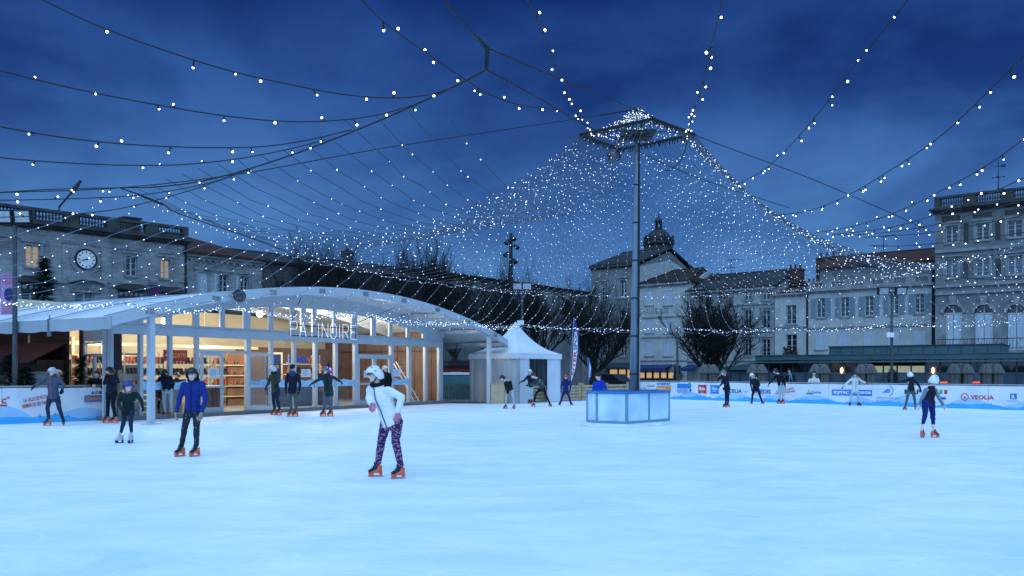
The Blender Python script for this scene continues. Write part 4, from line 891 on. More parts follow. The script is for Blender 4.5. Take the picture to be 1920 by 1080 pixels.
# snow ridge around the drum foot
mb = MB()
def ridge(path, w, h, name, label):
    mb = MB(); rings = []
    for i, p in enumerate(path):
        t = (path[min(i + 1, len(path) - 1)] - path[max(i - 1, 0)]).normalized(); n = Vector((t.y, -t.x, 0)); k = rnd.uniform(.6, 1.3)
        rings.append([p - n * w * k, p - n * w * .4 + Vector((0, 0, h * k * .8)), p + n * w * .3 + Vector((0, 0, h * k * .7)), p + n * w * k * 1.1])
    mb.loft(rings); o = mb.build(name, 'snow', None, path[0], True); return tag(o, label, 'snow ridge')
path = []
for i in range(3):
    p, q = dv[i], dv[i + 1]
    for k in range(9): u = p.lerp(q, k / 9); path.append(u + (u - dc).normalized() * .06)
ridge(path, .16, .05, 'snow_ridge', 'low ridge of scraped snow along the foot of the frosted enclosure')
# mast
MY = 25.9; mb_, mt_ = P(1186, 790, MY), P(1195, 205, MY); mb_.z = 0
mast = thing('light_mast', 'tall slender grey mast carrying the square frame of fairy lights', 'mast', mb_)
def mpt(u): return mb_.lerp(mt_, u)
zt_ = mt_.z
b = MB(); b.tube([mpt(0), mpt(.5), mpt(.78), mpt(.985)], [.118, .09, .068, .05], 14); b.build('pole', 'steel_mast', mast, smooth=True)
mast.children[0].data.materials[0] = M['steel_mast']
for u in (.16, .28, .40, .52, .64, .76):
    b = MB(); r = .14 - .085 * u; b.tube([mpt(u) - Vector((0, 0, .02)), mpt(u) + Vector((0, 0, .02))], r + .005, 14); b.build('collar', 'iron', mast)
b = MB(); b.tube([mpt(.10) + Vector((.15, -.05, 0)), mpt(.5) + Vector((.115, -.05, 0)), mpt(.9) + Vector((.07, -.04, 0))], [.022, .03, .02], 6); b.build('cable_bundle', 'wire_black', mast)
b = MB(); b.tube([mpt(.10) + Vector((.17, 0, 0)), mpt(.34) + Vector((.15, 0, 0))], .045, 8); b.build('cable_duct', 'steel', mast)
b = MB(); b.tube([mb_, mb_ + Vector((0, 0, .06))], .3, 16); b.build('base_plate', 'steel', mast)
RZ = 1.6 + 445 * 26.0 / FP; rc = P(1195, 252, 26.0)
R1 = 1.74
ringp = [rc + Vector((-R1, 0.02, 0)), rc + Vector((.2, -R1 * .92, 0)), rc + Vector((R1, 0.0, 0)), rc + Vector((-.28, R1 * .98, 0))]   # left, front, right, back corners
for i in range(4):
    b = MB(); b.tube([ringp[i], ringp[(i + 1) % 4]], .05, 8); 
    for k in range(26):
        p = ringp[i].lerp(ringp[(i + 1) % 4], (k + .5) / 26); b.tube([p, p + Vector((rnd.uniform(-.06, .06), rnd.uniform(-.06, .06), -.16))], [.03, .012], 5)
    b.build('frame_bar', 'wire_black', mast)
for i in range(4):
    b = MB(); b.tube([ringp[i], rc + Vector((0, 0, .15))], .014, 5); b.build('frame_stay', 'wire_black', mast)
pl = P(1194, 254, 25.9)
b = MB(); b.bx(pl.x - .5, pl.x + .5, pl.y - .56, pl.y + .56, pl.z - .03, pl.z + .03); b.build('platform', 'iron', mast)
b = MB()
for i in range(8):
    a = i * .785; b.tube([pl + Vector((0, 0, -.04)), pl + Vector((.48 * math.cos(a), .53 * math.sin(a), -.04))], .02, 5)
b.build('platform_brace', 'black', mast)
mb2 = P(1151, 293, 25.6)
t = thing('mirror_ball', 'silver mirror ball hanging from the mast frame', 'mirror ball', mb2)
b = MB(); b.ball(mb2, .21, n=20, m=14); b.build('ball', 'mirror', t)
b = MB(); b.tube([mb2 + Vector((0, 0, .2)), mb2 + Vector((.1, .1, .62))], .012, 5); b.tube([mb2 + Vector((0, 0, .19)), mb2 + Vector((0, 0, .25))], .05, 8); b.build('hanger', 'wire_black', t)

# ================================================================ BUILDINGS
def wall_holes(f, s0, s1, z0, z1, rects, mb, dep=.24, mi=0, mr=0):
    xs = sorted({s0, s1, *[r[0] for r in rects], *[r[1] for r in rects]}); zs = sorted({z0, z1, *[r[2] for r in rects], *[r[3] for r in rects]})
    xs = [x for x in xs if s0 - 1e-6 <= x <= s1 + 1e-6]; zs = [z for z in zs if z0 - 1e-6 <= z <= z1 + 1e-6]
    for i in range(len(xs) - 1):
        for j in range(len(zs) - 1):
            cx, cz = (xs[i] + xs[i + 1]) / 2, (zs[j] + zs[j + 1]) / 2
            if any(r[0] < cx < r[1] and r[2] < cz < r[3] for r in rects): continue
            mb.quad(f.p(xs[i], zs[j]), f.p(xs[i + 1], zs[j]), f.p(xs[i + 1], zs[j + 1]), f.p(xs[i], zs[j + 1]), mi)
    for r in rects:
        q = [(r[0], r[2]), (r[1], r[2]), (r[1], r[3]), (r[0], r[3])]
        for k in range(4):
            u, v = q[k], q[(k + 1) % 4]; mb.quad(f.p(u[0], u[1], 0), f.p(v[0], v[1], 0), f.p(v[0], v[1], -dep), f.p(u[0], u[1], -dep), mr)
def window(f, bld, r, pane='pane', frame='winframe', bars=2, shut=None, surround=None, shm='shutter', arched=False, sill=True, rail=False, dep=.24, sw=None):
    s0, s1, z0, z1 = r; w = s1 - s0; h = z1 - z0; fw = min(.07, w * .09); mb = MB()
    o0, o1 = -dep + .01, -dep + .07
    mb.fbox(f, s0, s0 + fw, z0, z1, o0, o1); mb.fbox(f, s1 - fw, s1, z0, z1, o0, o1); mb.fbox(f, s0 + fw, s1 - fw, z1 - fw, z1, o0, o1); mb.fbox(f, s0 + fw, s1 - fw, z0, z0 + fw * 1.3, o0, o1)
    m = (s0 + s1) / 2; mb.fbox(f, m - fw * .8, m + fw * .8, z0 + fw, z1 - fw, o0, o1 + .015)
    for k in range(bars):
        z = z0 + h * (k + 1) / (bars + 1); mb.fbox(f, s0 + fw, m - fw * .8, z - .016, z + .016, o0, o1 - .01); mb.fbox(f, m + fw * .8, s1 - fw, z - .016, z + .016, o0, o1 - .01)
    win = mb.build('window', frame, bld)
    mb = MB(); mb.quad(f.p(s0, z0, o0 - .005), f.p(s1, z0, o0 - .005), f.p(s1, z1, o0 - .005), f.p(s0, z1, o0 - .005)); mb.build('pane', pane, win)
    if sill: mb = MB(); mb.fbox(f, s0 - .12, s1 + .12, z0 - .12, z0 - .002, -.1, .10); mb.build('sill', surround or 'trim', win)
    if surround:
        mb = MB(); t = .2
        mb.fbox(f, s0 - t, s0 - .003, z0, z1 + t, -.05, .06); mb.fbox(f, s1 + .003, s1 + t, z0, z1 + t, -.05, .06); mb.fbox(f, s0 - .003, s1 + .003, z1 + .003, z1 + t, -.05, .06)
        mb.fbox(f, s0 - t - .1, s1 + t + .1, z1 + t + .003, z1 + t + .14, -.05, .16); mb.build('surround', surround, win)
    if shut:
        sws = sw or w * .5
        lv = [(s0 - sws - .02, s0 - .02), (s1 + .02, s1 + sws + .02)] if shut == 'open' else [(s0 + .01, m - .01), (m + .01, s1 - .01)]
        if shut == 'left': lv = [(s0 - sws - .02, s0 - .02)]
        for a, b in lv:
            mb = MB(); oo = (.01, .05) if shut != 'closed' else (-.09, -.04); t = min(.06, (b - a) * .18)
            mb.fbox(f, a, a + t, z0, z1, *oo); mb.fbox(f, b - t, b, z0, z1, *oo); mb.fbox(f, a + t, b - t, z1 - .07, z1, *oo); mb.fbox(f, a + t, b - t, z0, z0 + .1, *oo); mb.fbox(f, a + t, b - t, z0 + h * .5 - .04, z0 + h * .5 + .04, *oo)
            n = 9
            for sec in ((z0 + .1, z0 + h * .5 - .04), (z0 + h * .5 + .04, z1 - .07)):
                for k in range(n):
                    z = sec[0] + (sec[1] - sec[0]) * (k + .5) / n; hh = (sec[1] - sec[0]) / n * .36
                    mb.fbox(f, a + t, b - t, z - hh, z + hh, oo[0] + .008, oo[1] - .006)
            mb.fbox(f, a + t, b - t, z0 + .1, z1 - .07, oo[0] + .001, oo[0] + .007)
            mb.build('shutter', shm, bld)
    if rail:
        mb = MB(); mb.tube([f.p(s0, z0 + .9, .05), f.p(s1, z0 + .9, .05)], .02, 5); mb.tube([f.p(s0, z0 + .1, .05), f.p(s1, z0 + .1, .05)], .015, 5)
        for k in range(7): mb.tube([f.p(s0 + w * (k + .5) / 7, z0 + .1, .05), f.p(s0 + w * (k + .5) / 7, z0 + .9, .05)], .01, 4)
        mb.build('window_rail', 'iron', win)
    return win
def rect(f, px0, px1, py0, py1):
    pm = (px0 + px1) / 2; return (f.s(px0), f.s(px1), f.z(pm, py1), f.z(pm, py0))
def shell(f, bld, s0, s1, z0, z1, dep, rects, m, side=None, name='wall', hd=.24):
    mb = MB(); wall_holes(f, s0, s1, z0, z1, rects, mb, hd)
    for s in (s0, s1): mb.quad(f.p(s, z0, 0), f.p(s, z0, -dep), f.p(s, z1, -dep), f.p(s, z1, 0))
    mb.quad(f.p(s0, z0, -dep), f.p(s1, z0, -dep), f.p(s1, z1, -dep), f.p(s0, z1, -dep)); mb.quad(f.p(s0, z1 - .01, 0), f.p(s1, z1 - .01, 0), f.p(s1, z1 - .01, -dep), f.p(s0, z1 - .01, -dep))
    return mb.build(name, m, bld)
def gable_roof(f, bld, s0, s1, z, zr, dep, m, ov=.35, hip0=0, hip1=0, th=.16):
    mb = MB(); r = -dep / 2; up = Vector((0, 0, th))
    A, B, C, D = f.p(s0 - ov, z - .05, ov), f.p(s1 + ov, z - .05, ov), f.p(s1 + ov - hip1, zr, r), f.p(s0 - ov + hip0, zr, r); E_, F_ = f.p(s1 + ov, z - .05, -dep - ov), f.p(s0 - ov, z - .05, -dep - ov)
    faces = [[A, B, C, D], [E_, F_, D, C]]
    if hip1: faces.append([B, E_, C])
    if hip0: faces.append([F_, A, D])
    for q in faces:
        n = len(q); mb.add(q + [v + up for v in q], [tuple(range(n - 1, -1, -1)), tuple(range(n, 2 * n))] + [(i, (i + 1) % n, n + (i + 1) % n, n + i) for i in range(n)])
    mb.tube([D + up, C + up], .11, 6)
    return mb.build('roof', m, bld)
def gable_wall(f, bld, s, z, zr, dep, m, sg=1):
    mb = MB(); mb.fprism(Fac((f.p(s, 0, 0).x, f.p(s, 0, 0).y), (f.p(s, 0, -dep).x, f.p(s, 0, -dep).y)), [(0, z), (dep, z), (dep / 2, zr)], -.1, .1); return mb.build('gable', m, bld)
def chimney(f, roof, s, o, z0, z1, w, d, pots=2):
    mb = MB(); mb.fbox(f, s - w / 2, s + w / 2, z0, z1, o - d / 2, o + d / 2); mb.fbox(f, s - w / 2 - .06, s + w / 2 + .06, z1 - .18, z1 - .06, o - d / 2 - .06, o + d / 2 + .06)
    for k in range(pots):
        c = f.p(s - w / 2 + w * (k + .5) / pots, z1, o); mb.lathe(c, [(.13, 0), (.11, .45), (.14, .5)], 8)
    return mb.build('chimney', 'brick', roof)
def baluster(c, h, mb, r=.11):
    mb.lathe(c, [(r * .7, 0), (r * .7, h * .08), (r * .45, h * .14), (r, h * .36), (r * .5, h * .68), (r * .35, h * .8), (r * .7, h * .9), (r * .7, h)], 8)
def balustrade(f, bld, s0, s1, z0, z1, m, piers, n_per, o=0.0):
    mb = MB(); mb.fbox(f, s0, s1, z1 - .2, z1, o - .22, o + .22); mb.fbox(f, s0, s1, z0, z0 + .2, o - .2, o + .2)
    ps = [s0 + (s1 - s0) * k / piers for k in range(piers + 1)]
    for p in ps: mb.fbox(f, max(p - .45, s0), min(p + .45, s1), z0 + .2, z1 - .2, o - .2, o + .2)
    for k in range(piers):
        a, b = ps[k] + .45, ps[k + 1] - .45
        for j in range(n_per): baluster(f.p(a + (b - a) * (j + .5) / n_per, z0 + .2, o), z1 - z0 - .4, mb, (b - a) / n_per * .47)
    return mb.build('balustrade', m, bld)
def cornice(f, bld, s0, s1, z, m, hs=((.0, .18, .12), (.182, .34, .26), (.342, .5, .42)), ret=True):
    mb = MB()
    for a, b, o in hs: mb.fbox(f, s0 - o * .6, s1 + o * .6, z + a, z + b, -.05, o)
    return mb.build('cornice', m, bld)
# ---- town hall
dTH = Vector((.93, 1)).normalized(); c = P(180, 700, 60.0); TH = Fac((c.x - dTH.x * 22, c.y - dTH.y * 22), (c.x, c.y))
th = thing('town_hall', 'pale stone town hall with a round clock and balustrade at the far left', 'town hall', TH.p(TH.s(180), 0))
s0, s1 = TH.s(-40), TH.s(350); zc = TH.z(180, 442)
W_ = [((48, 75, 460, 501), 'pane_lit', True), ((236, 257, 481, 518), 'pane', True), ((301, 319, 487, 522), 'pane_lit', True), ((141, 176, 546, 590), 'pane_blue', False), ((230, 265, 554, 594), 'pane', False), ((298, 330, 558, 596), 'pane', False), ((40, 76, 540, 590), 'pane', False)]
rs = [rect(TH, a, b, c_, d_) for (a, b, c_, d_), _, _ in W_]
shell(TH, th, s0, s1, 0, zc, 14, rs, 'stone')
for r, (_, pm, sur) in zip(rs, W_):
    window(TH, th, r, pm, bars=2, surround='trim' if sur else None)
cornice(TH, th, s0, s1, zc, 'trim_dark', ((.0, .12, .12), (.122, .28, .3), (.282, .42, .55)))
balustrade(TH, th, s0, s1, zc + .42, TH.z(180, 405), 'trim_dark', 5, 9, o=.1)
for za, zb, oo in ((zc - .75, zc - .55, .08), (TH.z(180, 536), TH.z(180, 533), .12)): mb = MB(); mb.fbox(TH, s0, s1, za, zb, -.05, oo); mb.build('string_course', 'trim', th)
for px in (104, 199, 288, 344): mb = MB(); s = TH.s(px); mb.fbox(TH, s - .35, s + .35, TH.z(px, 530), zc - .76, -.02, .07); mb.build('pilaster', 'stone', th)
for px0, px1, py, arc in ((33, 103, 518, 0), (125, 195, 519, 1), (216, 272, 532, 0), (290, 343, 538, 0)):
    mb = MB(); a, b = TH.s(px0), TH.s(px1); z = TH.z((px0 + px1) / 2, py)
    if arc: mb.fstrip(TH, [(a + (b - a) * k / 8, z - .5 + .25 * math.sin(math.pi * k / 8)) for k in range(9)], [(a + (b - a) * k / 8, z - .1 + .4 * math.sin(math.pi * k / 8)) for k in range(9)], -.05, .45)
    else: mb.fprism(TH, [(a, z - .45), (b, z - .45), (b, z - .2), (a, z - .2)], -.05, .45); mb.fprism(TH, [(a + .1, z - .2), (b - .1, z - .2), (b - .3, z - .02), (a + .3, z - .02)], -.05, .35)
    mb.fbox(TH, a + .2, b - .2, z - 1.1, z - .47, -.05, .12)
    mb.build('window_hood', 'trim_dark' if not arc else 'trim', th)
    mb = MB()
    for k in range(5): mb.ball(TH.p(a + (b - a) * (k + 1) / 6, z - .78, .12), (.16, .12, .16), n=8, m=6)
    mb.build('carved_relief', 'trim', th)
# clock
ck = TH.s(160); cz = TH.z(160, 487); cr = .52
def disc(f, s, z, r, o0, o1, n=36): return [(s + r * math.cos(2 * math.pi * k / n), z + r * math.sin(2 * math.pi * k / n)) for k in range(n)]
mb = MB(); mb.fprism(TH, disc(TH, ck, cz, 1.02, 0, 0), -.02, .12); clk = mb.build('clock', 'trim', th)
mb = MB(); mb.fprism(TH, disc(TH, ck, cz, .76, 0, 0), .122, .17); mb.build('clock_ring', 'iron', clk)
mb = MB(); mb.fprism(TH, disc(TH, ck, cz, .62, 0, 0), .172, .185); mb.build('clock_dial', 'white', clk)
mb = MB()
for k in range(12):
    a = k * math.pi / 6; u = (math.sin(a), math.cos(a)); v = (math.cos(a), -math.sin(a)); w = .035
    mb.fprism(TH, [(ck + u[0] * .44 + v[0] * w, cz + u[1] * .44 + v[1] * w), (ck + u[0] * .57 + v[0] * w, cz + u[1] * .57 + v[1] * w), (ck + u[0] * .57 - v[0] * w, cz + u[1] * .57 - v[1] * w), (ck + u[0] * .44 - v[0] * w, cz + u[1] * .44 - v[1] * w)], .187, .195)
for a, l, w in ((R(263), .34, .04), (R(250), .46, .028)):
    u = (math.sin(a), math.cos(a)); v = (math.cos(a), -math.sin(a)); mb.fprism(TH, [(ck - u[0] * .1 + v[0] * w, cz - u[1] * .1 + v[1] * w), (ck + u[0] * l, cz + u[1] * l), (ck - u[0] * .1 - v[0] * w, cz - u[1] * .1 - v[1] * w)], .197, .205 + l * .02)
mb.build('clock_hands', 'iron', clk)
mb = MB(); mb.tube([TH.p(TH.s(347), 0, .1), TH.p(TH.s(347), zc, .1)], .09, 8); mb.build('drainpipe', 'iron', th)
mb = MB(); s = TH.s(262); mb.fbox(TH, s - .55, s + .55, zc, zc + 1.75, -2, -1.2); mb.fbox(TH, s - .7, s + .7, zc + 1.752, zc + 1.86, -2.1, -1.1); mb.build('chimney', 'trim_dark', th)
# bracket antenna on the roof
t = thing('roof_bracket', 'dark angled floodlight arm rising above the left balustrade', 'bracket', TH.p(TH.s(109), TH.z(109, 396), .1))
mb = MB(); p0 = TH.p(TH.s(109), TH.z(109, 400), .1); p1 = TH.p(TH.s(110), TH.z(110, 388), .1); p2 = TH.p(TH.s(133), TH.z(133, 360), .3); p3 = TH.p(TH.s(148), TH.z(148, 340), .3)
mb.tube([p0, p1, p2], .07, 6); mb.build('arm', 'iron', t); mb = MB(); mb.tube([p2 - (p3 - p2) * .1, p3], [.2, .10], 6); mb.build('lamp_head', 'iron', t)
# banners on the facade
def hung_banner(f, px0, px1, py0, py1, m, label, o=.5, lines=None):
    pm = (px0 + px1) / 2; a, b, z0, z1 = f.s(px0), f.s(px1), f.z(pm, py1), f.z(pm, py0)
    t = thing('hanging_banner', label, 'banner', f.p((a + b) / 2, z0, o), None); mb = MB(); n = 10
    mb.fstrip(f, [(a + (b - a) * k / n, z0 + .03 * math.sin(k)) for k in range(n + 1)], [(a + (b - a) * k / n, z1) for k in range(n + 1)], o, o + .03); mb.build('cloth', m, t)
    mb = MB(); mb.tube([f.p(a, z1, 0), f.p(a, z1, o + .02)], .03, 5); mb.tube([f.p(a, z1, o + .015), f.p(b, z1, o + .015)], .03, 5); mb.build('rod', 'iron', t)
    return t, (a, b, z0, z1)
# pole with floodlights at far left
c = P(28, 700, 27.0); c.z = 0
pole1 = thing('floodlight_pole', 'dark grey floodlight pole in front of the town hall at the left edge', 'pole', c, 'floodlight poles round the rink')
mb = MB(); top = P(28, 398, 27.0); mb.tube([c, Vector((c.x, c.y, top.z))], [.085, .06], 10); mb.build('mast_tube', 'pole_paint', pole1)
for dx in (-.28, .32):
    mb = MB(); q = top + Vector((dx, -.1, -.15)); mb.box(q, Vector((.26, 0, 0)), Vector((0, .07, .02)), Vector((0, -.04, .2))); h = mb.build('lamp_head', 'iron', pole1)
    mb = MB(); mb.box(q + Vector((0, -.075, -.02)), Vector((.22, 0, 0)), Vector((0, .004, .001)), Vector((0, -.034, .165))); mb.build('lamp_glass', 'flood_glass', h)
mb = MB(); mb.tube([top + Vector((-.5, -.05, -.38)), top + Vector((.55, -.05, -.38))], .03, 6); mb.build('crossbar', 'iron', pole1)
q = P(17, 551, 27.4); t = thing('pole_banner', 'pink and white vertical festival banner on the left floodlight pole', 'banner', q)
mb = MB(); a, b = P(2, 514, 27.3), P(33, 590, 27.3); mb.bx(a.x, b.x, 27.28, 27.30, b.z, a.z); mb.build('cloth', 'pink_cloth', t)
for k, zf in enumerate((.97, .90, .83, .78, .22, .15, .08)):
    text_quad(('FESTIVAL', 'ROCHEFORT', 'NOEL', 'PATINOIRE', 'DECEMBRE', 'JANVIER', 'GRATUIT')[k], lambda u, v: Vector((a.x + (b.x - a.x) * (.1 + .8 * u), 27.27, b.z + (a.z - b.z) * (zf - .025 + .03 * v))), 'red', t)
mb = MB(); mb.ball((a.x * .5 + b.x * .5, 27.28, b.z + (a.z - b.z) * .5), (.16, .015, .22)); mb.build('printed_figure', 'navy_ink', t)
hung_banner(TH, 274, 296, 536, 560, 'plum_cloth', 'small dark plum poster hanging on the town hall front')

# ---- house beside the town hall
H2 = Fac((TH.p(TH.s(351), 0).x, TH.p(TH.s(351), 0).y), (TH.p(TH.s(351) + 30, 0).x, TH.p(TH.s(351) + 30, 0).y))
h2 = thing('tiled_house', 'pale stone house with red tiled roof right of the town hall', 'house', H2.p(8, 0))
sE = H2.s(492); ze = H2.z(400, 490)
W_ = [((370, 389, 511, 552), 'pane_blue', 'closed'), ((411, 428, 515, 548), 'pane', 'left'), ((451, 466, 519, 546), 'pane', 'left'), ((370, 389, 572, 610), 'pane', None)]
rs = [rect(H2, *w[0]) for w in W_]; shell(H2, h2, 0.02, sE, 0, ze, 9, rs, 'stone')
for r, w in zip(rs, W_): window(H2, h2, r, w[1], shut=w[2], shm='shutter_pale', surround='trim')
cornice(H2, h2, 0.02, sE, ze, 'trim', ((0, .2, .15), (.202, .4, .3)))
mb = MB(); [mb.fbox(H2, .2 + k * .5, .38 + k * .5, ze - .16, ze - .002, 0, .14) for k in range(int(sE / .5))]; mb.build('dentils', 'trim', h2)
rf = gable_roof(H2, h2, 0.05, sE, ze + .42, H2.shift(-4.5).z(365, 447), 9, 'tile', ov=.4, hip1=sE - H2.s(380), hip0=.3)
chimney(H2, rf, H2.s(435), -3.0, ze + 1, H2.z(435, 462) , 1.5, .9, 0)
# ---- dark hall behind the trees, nave
MH = Fac((H2.p(H2.s(493), 0).x, H2.p(H2.s(493), 0).y), (P(880, 0, 86).x, 86.0))
t = thing('market_hall', 'dark long hall with slate roof hidden behind the bare trees', 'hall', MH.p(MH.L / 2, 0)); ze = MH.z(700, 512)
W_ = [(a, a + 12, 560, 600) for a in (520, 560, 600, 650, 700, 750, 800, 840)]; rs = [rect(MH, *w) for w in W_]
shell(MH, t, 0.05, MH.L, 0, ze, 12, rs, 'stone_mid')
for r in rs: window(MH, t, r, 'pane', bars=3)
rf = gable_roof(MH, t, 0.05, MH.L, ze, MH.z(700, 481), 12, 'slate', hip0=0, hip1=2)
chimney(MH, rf, MH.s(711), -5, ze + 2, MH.z(711, 461), 1.0, .8, 1)
NV = Fac((P(862, 0, 82).x, 82.0), (P(1112, 0, 101).x, 101.0))
t = thing('church_nave', 'grey stone nave with arched window and long brown tiled roof behind the white tent', 'church', NV.p(NV.L / 2, 0)); ze = NV.z(1060, 548)
ar = rect(NV, 1049, 1073, 562, 592); rs = [ar] + [rect(NV, a, a + 20, 566, 598) for a in (920, 985)]
shell(NV, t, 0.05, NV.L, 0, ze, 13, rs, 'render_dim')
for r in rs:
    w = window(NV, t, r, 'pane', 'trim_dark', bars=3, sill=True)
    mb = MB(); m = (r[0] + r[1]) / 2; rad = (r[1] - r[0]) / 2; n = 10; arc = [(m + rad * math.cos(math.pi * k / n), r[3] - rad + rad * math.sin(math.pi * k / n)) for k in range(n + 1)]
    for k in range(n): mb.fprism(NV, [arc[k], (arc[k][0], r[3] + .001), (arc[k + 1][0], r[3] + .001), arc[k + 1]], -.1, .004)
    for k in range(n): mb.fprism(NV, [(m + (arc[k][0] - m) * 1.0, arc[k][1]), (m + (arc[k][0] - m) * 1.22, r[3] - rad + (arc[k][1] - r[3] + rad) * 1.22), (m + (arc[k + 1][0] - m) * 1.22, r[3] - rad + (arc[k + 1][1] - r[3] + rad) * 1.22), arc[k + 1]], .005, .15)
    mb.build('arch_surround', 'trim', t)
cornice(NV, t, 0.05, NV.L, ze, 'trim_dark', ((0, .25, .2),))
gable_roof(NV, t, 0.05, NV.L, ze + .26, NV.z(1000, 517), 13, 'tile_dark', hip0=3)
for a in (905, 955, 1022, 1095): mb = MB(); mb.fbox(NV, NV.s(a) - .4, NV.s(a) + .4, 0, ze - .6, 0, .5); mb.build('buttress', 'trim', t)
# ---- bell tower with dome
tc_ = P(1235, 0, 118.0); tc_.z = 0
tw = thing('bell_tower', 'dark domed bell tower with lantern rising behind the rooftops', 'tower', tc_)
zz = lambda py: CH + (HZ - py) * 118.0 / FP
def octo(prof, name, m, rot=.39, n=8):
    b = MB(); b.loft([[Vector((tc_.x + r * math.cos(rot + 2 * math.pi * j / n), tc_.y + r * math.sin(rot + 2 * math.pi * j / n), z)) for j in range(n)] for r, z in prof]); return b.build(name, m, tw)
octo([(2.0, 0), (2.0, zz(490))], 'shaft', 'stone_dark'); octo([(1.86, zz(489)), (1.86, zz(461))], 'belfry', 'stone_dark')
for k in range(8):
    a = .39 + (k + .5) * math.pi / 4; d = Vector((math.cos(a), math.sin(a), 0)); u = Vector((-d.y, d.x, 0)); c = tc_ + d * 1.73; b = MB()
    pts = [(-.34, zz(486)), (.34, zz(486)), (.34, zz(472))] + [(.34 * math.cos(q), zz(472) + .38 * math.sin(q)) for q in (.6, 1.1, 1.57, 2.1, 2.6)] + [(-.34, zz(472))]
    b.add([c + u * x + Vector((0, 0, z)) for x, z in pts], [tuple(range(len(pts)))]); b.build('louvre_opening', 'iron', tw)
    a2 = .39 + k * math.pi / 4; d = Vector((math.cos(a2), math.sin(a2), 0)); c = tc_ + d * 1.9; b = MB(); b.tube([c + Vector((0, 0, zz(488))), c + Vector((0, 0, zz(462)))], .16, 6); b.build('corner_column', 'stone_dark', tw)
    b = MB(); b.lathe(c + d * .1 + Vector((0, 0, zz(455))), [(.18, 0), (.2, .25), (.1, .4), (.16, .7), (.05, 1.0)], 8); b.build('corner_finial', 'copper', tw)
octo([(2.0, zz(462)), (2.25, zz(459)), (2.25, zz(457)), (1.8, zz(454))], 'cornice', 'copper')
octo([(1.62, zz(456)), (1.66, zz(450)), (1.58, zz(444)), (1.36, zz(438)), (1.0, zz(433.5)), (.62, zz(431))], 'dome', 'copper', n=16)
octo([(.62, zz(431.5)), (.66, zz(430)), (.45, zz(429)), (.45, zz(428))], 'lantern_base', 'copper')
for k in range(6):
    a = k * math.pi / 3; b = MB(); c = tc_ + Vector((.40 * math.cos(a), .40 * math.sin(a), 0)); b.tube([c + Vector((0, 0, zz(429))), c + Vector((0, 0, zz(416)))], .08, 6); b.build('lantern_column', 'copper', tw)
octo([(.55, zz(416.5)), (.6, zz(415)), (.42, zz(411)), (.18, zz(408)), (.06, zz(405)), (.03, zz(397))], 'lantern_cap', 'copper', n=12)
# ---- street line
SL = Fac((8.77, 100.3), (38.0, 77.0))
def house(label, px0, px1, pye, wm, wins, dep=10, ridge=None, tile='tile_dark', corn='trim', hips=(0, 0), name='town_house', f=SL, base_rects=()):
    s0, s1 = f.s(px0) + .02, f.s(px1) - .02; ze = f.z((px0 + px1) / 2, pye); t = thing(name, label, 'house', f.p((s0 + s1) / 2, 0), 'houses along the right of the square')
    rs = [rect(f, *w[0]) for w in wins] + [rect(f, *b) for b in base_rects]
    shell(f, t, s0, s1, 0, ze, dep, rs, wm)
    for r, w in zip(rs, wins): window(f, t, r, **w[1])
    cornice(f, t, s0 + .05, s1 - .05, ze, corn, ((0, .15, .12), (.152, .34, .3)))
    rf = None
    if ridge:
        ridge = CH + (ridge - CH) * (1 + dep * .39 / 88)
        rf = gable_roof(f, t, s0, s1, ze + .36, ridge, dep, tile, ov=.25, hip0=hips[0], hip1=hips[1])
        gable_wall(f, t, s1 - .12, ze, ridge - .25, dep, wm); gable_wall(f, t, s0 + .12, ze, ridge - .25, dep, wm)
    return t, rf, s0, s1, ze
dk = dict(pane='pane', bars=3, surround='trim')
sh = dict(pane='pane', bars=2, shut='closed', shm='shutter_pale')
A_, rA, s0, s1, ze = house('tall grey house with a high bare gable behind the mast', 1108, 1196, 503, 'render_dim', [((1128, 1138, 530, 562), dk), ((1163, 1175, 525, 558), dk), ((1128, 1138, 585, 618), dk), ((1163, 1175, 582, 618), dk), ((1128, 1138, 640, 668), dk), ((1163, 1175, 640, 668), dk)], dep=15, ridge=SL.z(1180, 470), tile='slate', corn='trim_dark')
gw = MB(); q = Fac((SL.p(s1 + .03, 0, 0).x, SL.p(s1 + .03, 0, 0).y), (SL.p(s1 + .03, 0, -15).x, SL.p(s1 + .03, 0, -15).y)); gw.fprism(q, [(0.1, 0.1), (14.9, .1), (14.9, ze), (7.5, SL.z(1180, 470) - .4), (0.1, ze)], -.1, .02); gw.build('bare_gable', 'render', A_)
mb = MB(); r = rect(SL, 1143, 1190, 693, 716); mb.fbox(SL, r[0], r[1], .3, r[3], .01, .05); fr = mb.build('shop_front', 'shop_lit', A_)
mb = MB(); [mb.fbox(SL, x - .08, x + .08, .0, r[3] + .3, .055, .2) for x in (r[0], r[0] + (r[1] - r[0]) * .37, r[0] + (r[1] - r[0]) * .7, r[1])]; mb.fbox(SL, r[0] - .3, r[1] + .3, r[3] + .1, r[3] + .7, .205, .3); mb.build('shop_frame', 'iron', A_)
mb = MB(); mb.fprism(q if False else Fac((SL.p(r[0] - .3, 0, 0).x, SL.p(r[0] - .3, 0, 0).y), (SL.p(r[0] - .3, 0, 1.4).x, SL.p(r[0] - .3, 0, 1.4).y)), [(0, r[3] + .75), (1.4, r[3] + .3), (1.4, r[3] + .1), (0, r[3] + .6)], -.1, (r[1] - r[0]) + .6); mb.build('awning', 'terrace_dark', A_)
B_, rB, s0, s1, ze = house('cream house with pale blue shutters and faded painted shoe shop lettering', 1197, 1289, 537, 'render', [((a, a + 15, y0, y1), sh) for a in (1210, 1245) for y0, y1 in ((545, 572), (596, 624), (640, 667))], dep=11, ridge=SL.z(1245, 508), tile='tile_dark', hips=(1.5, 1))
M['faded'] = mat('faded_paint', (.20, .22, .22), .9, var=.3, scale=3)
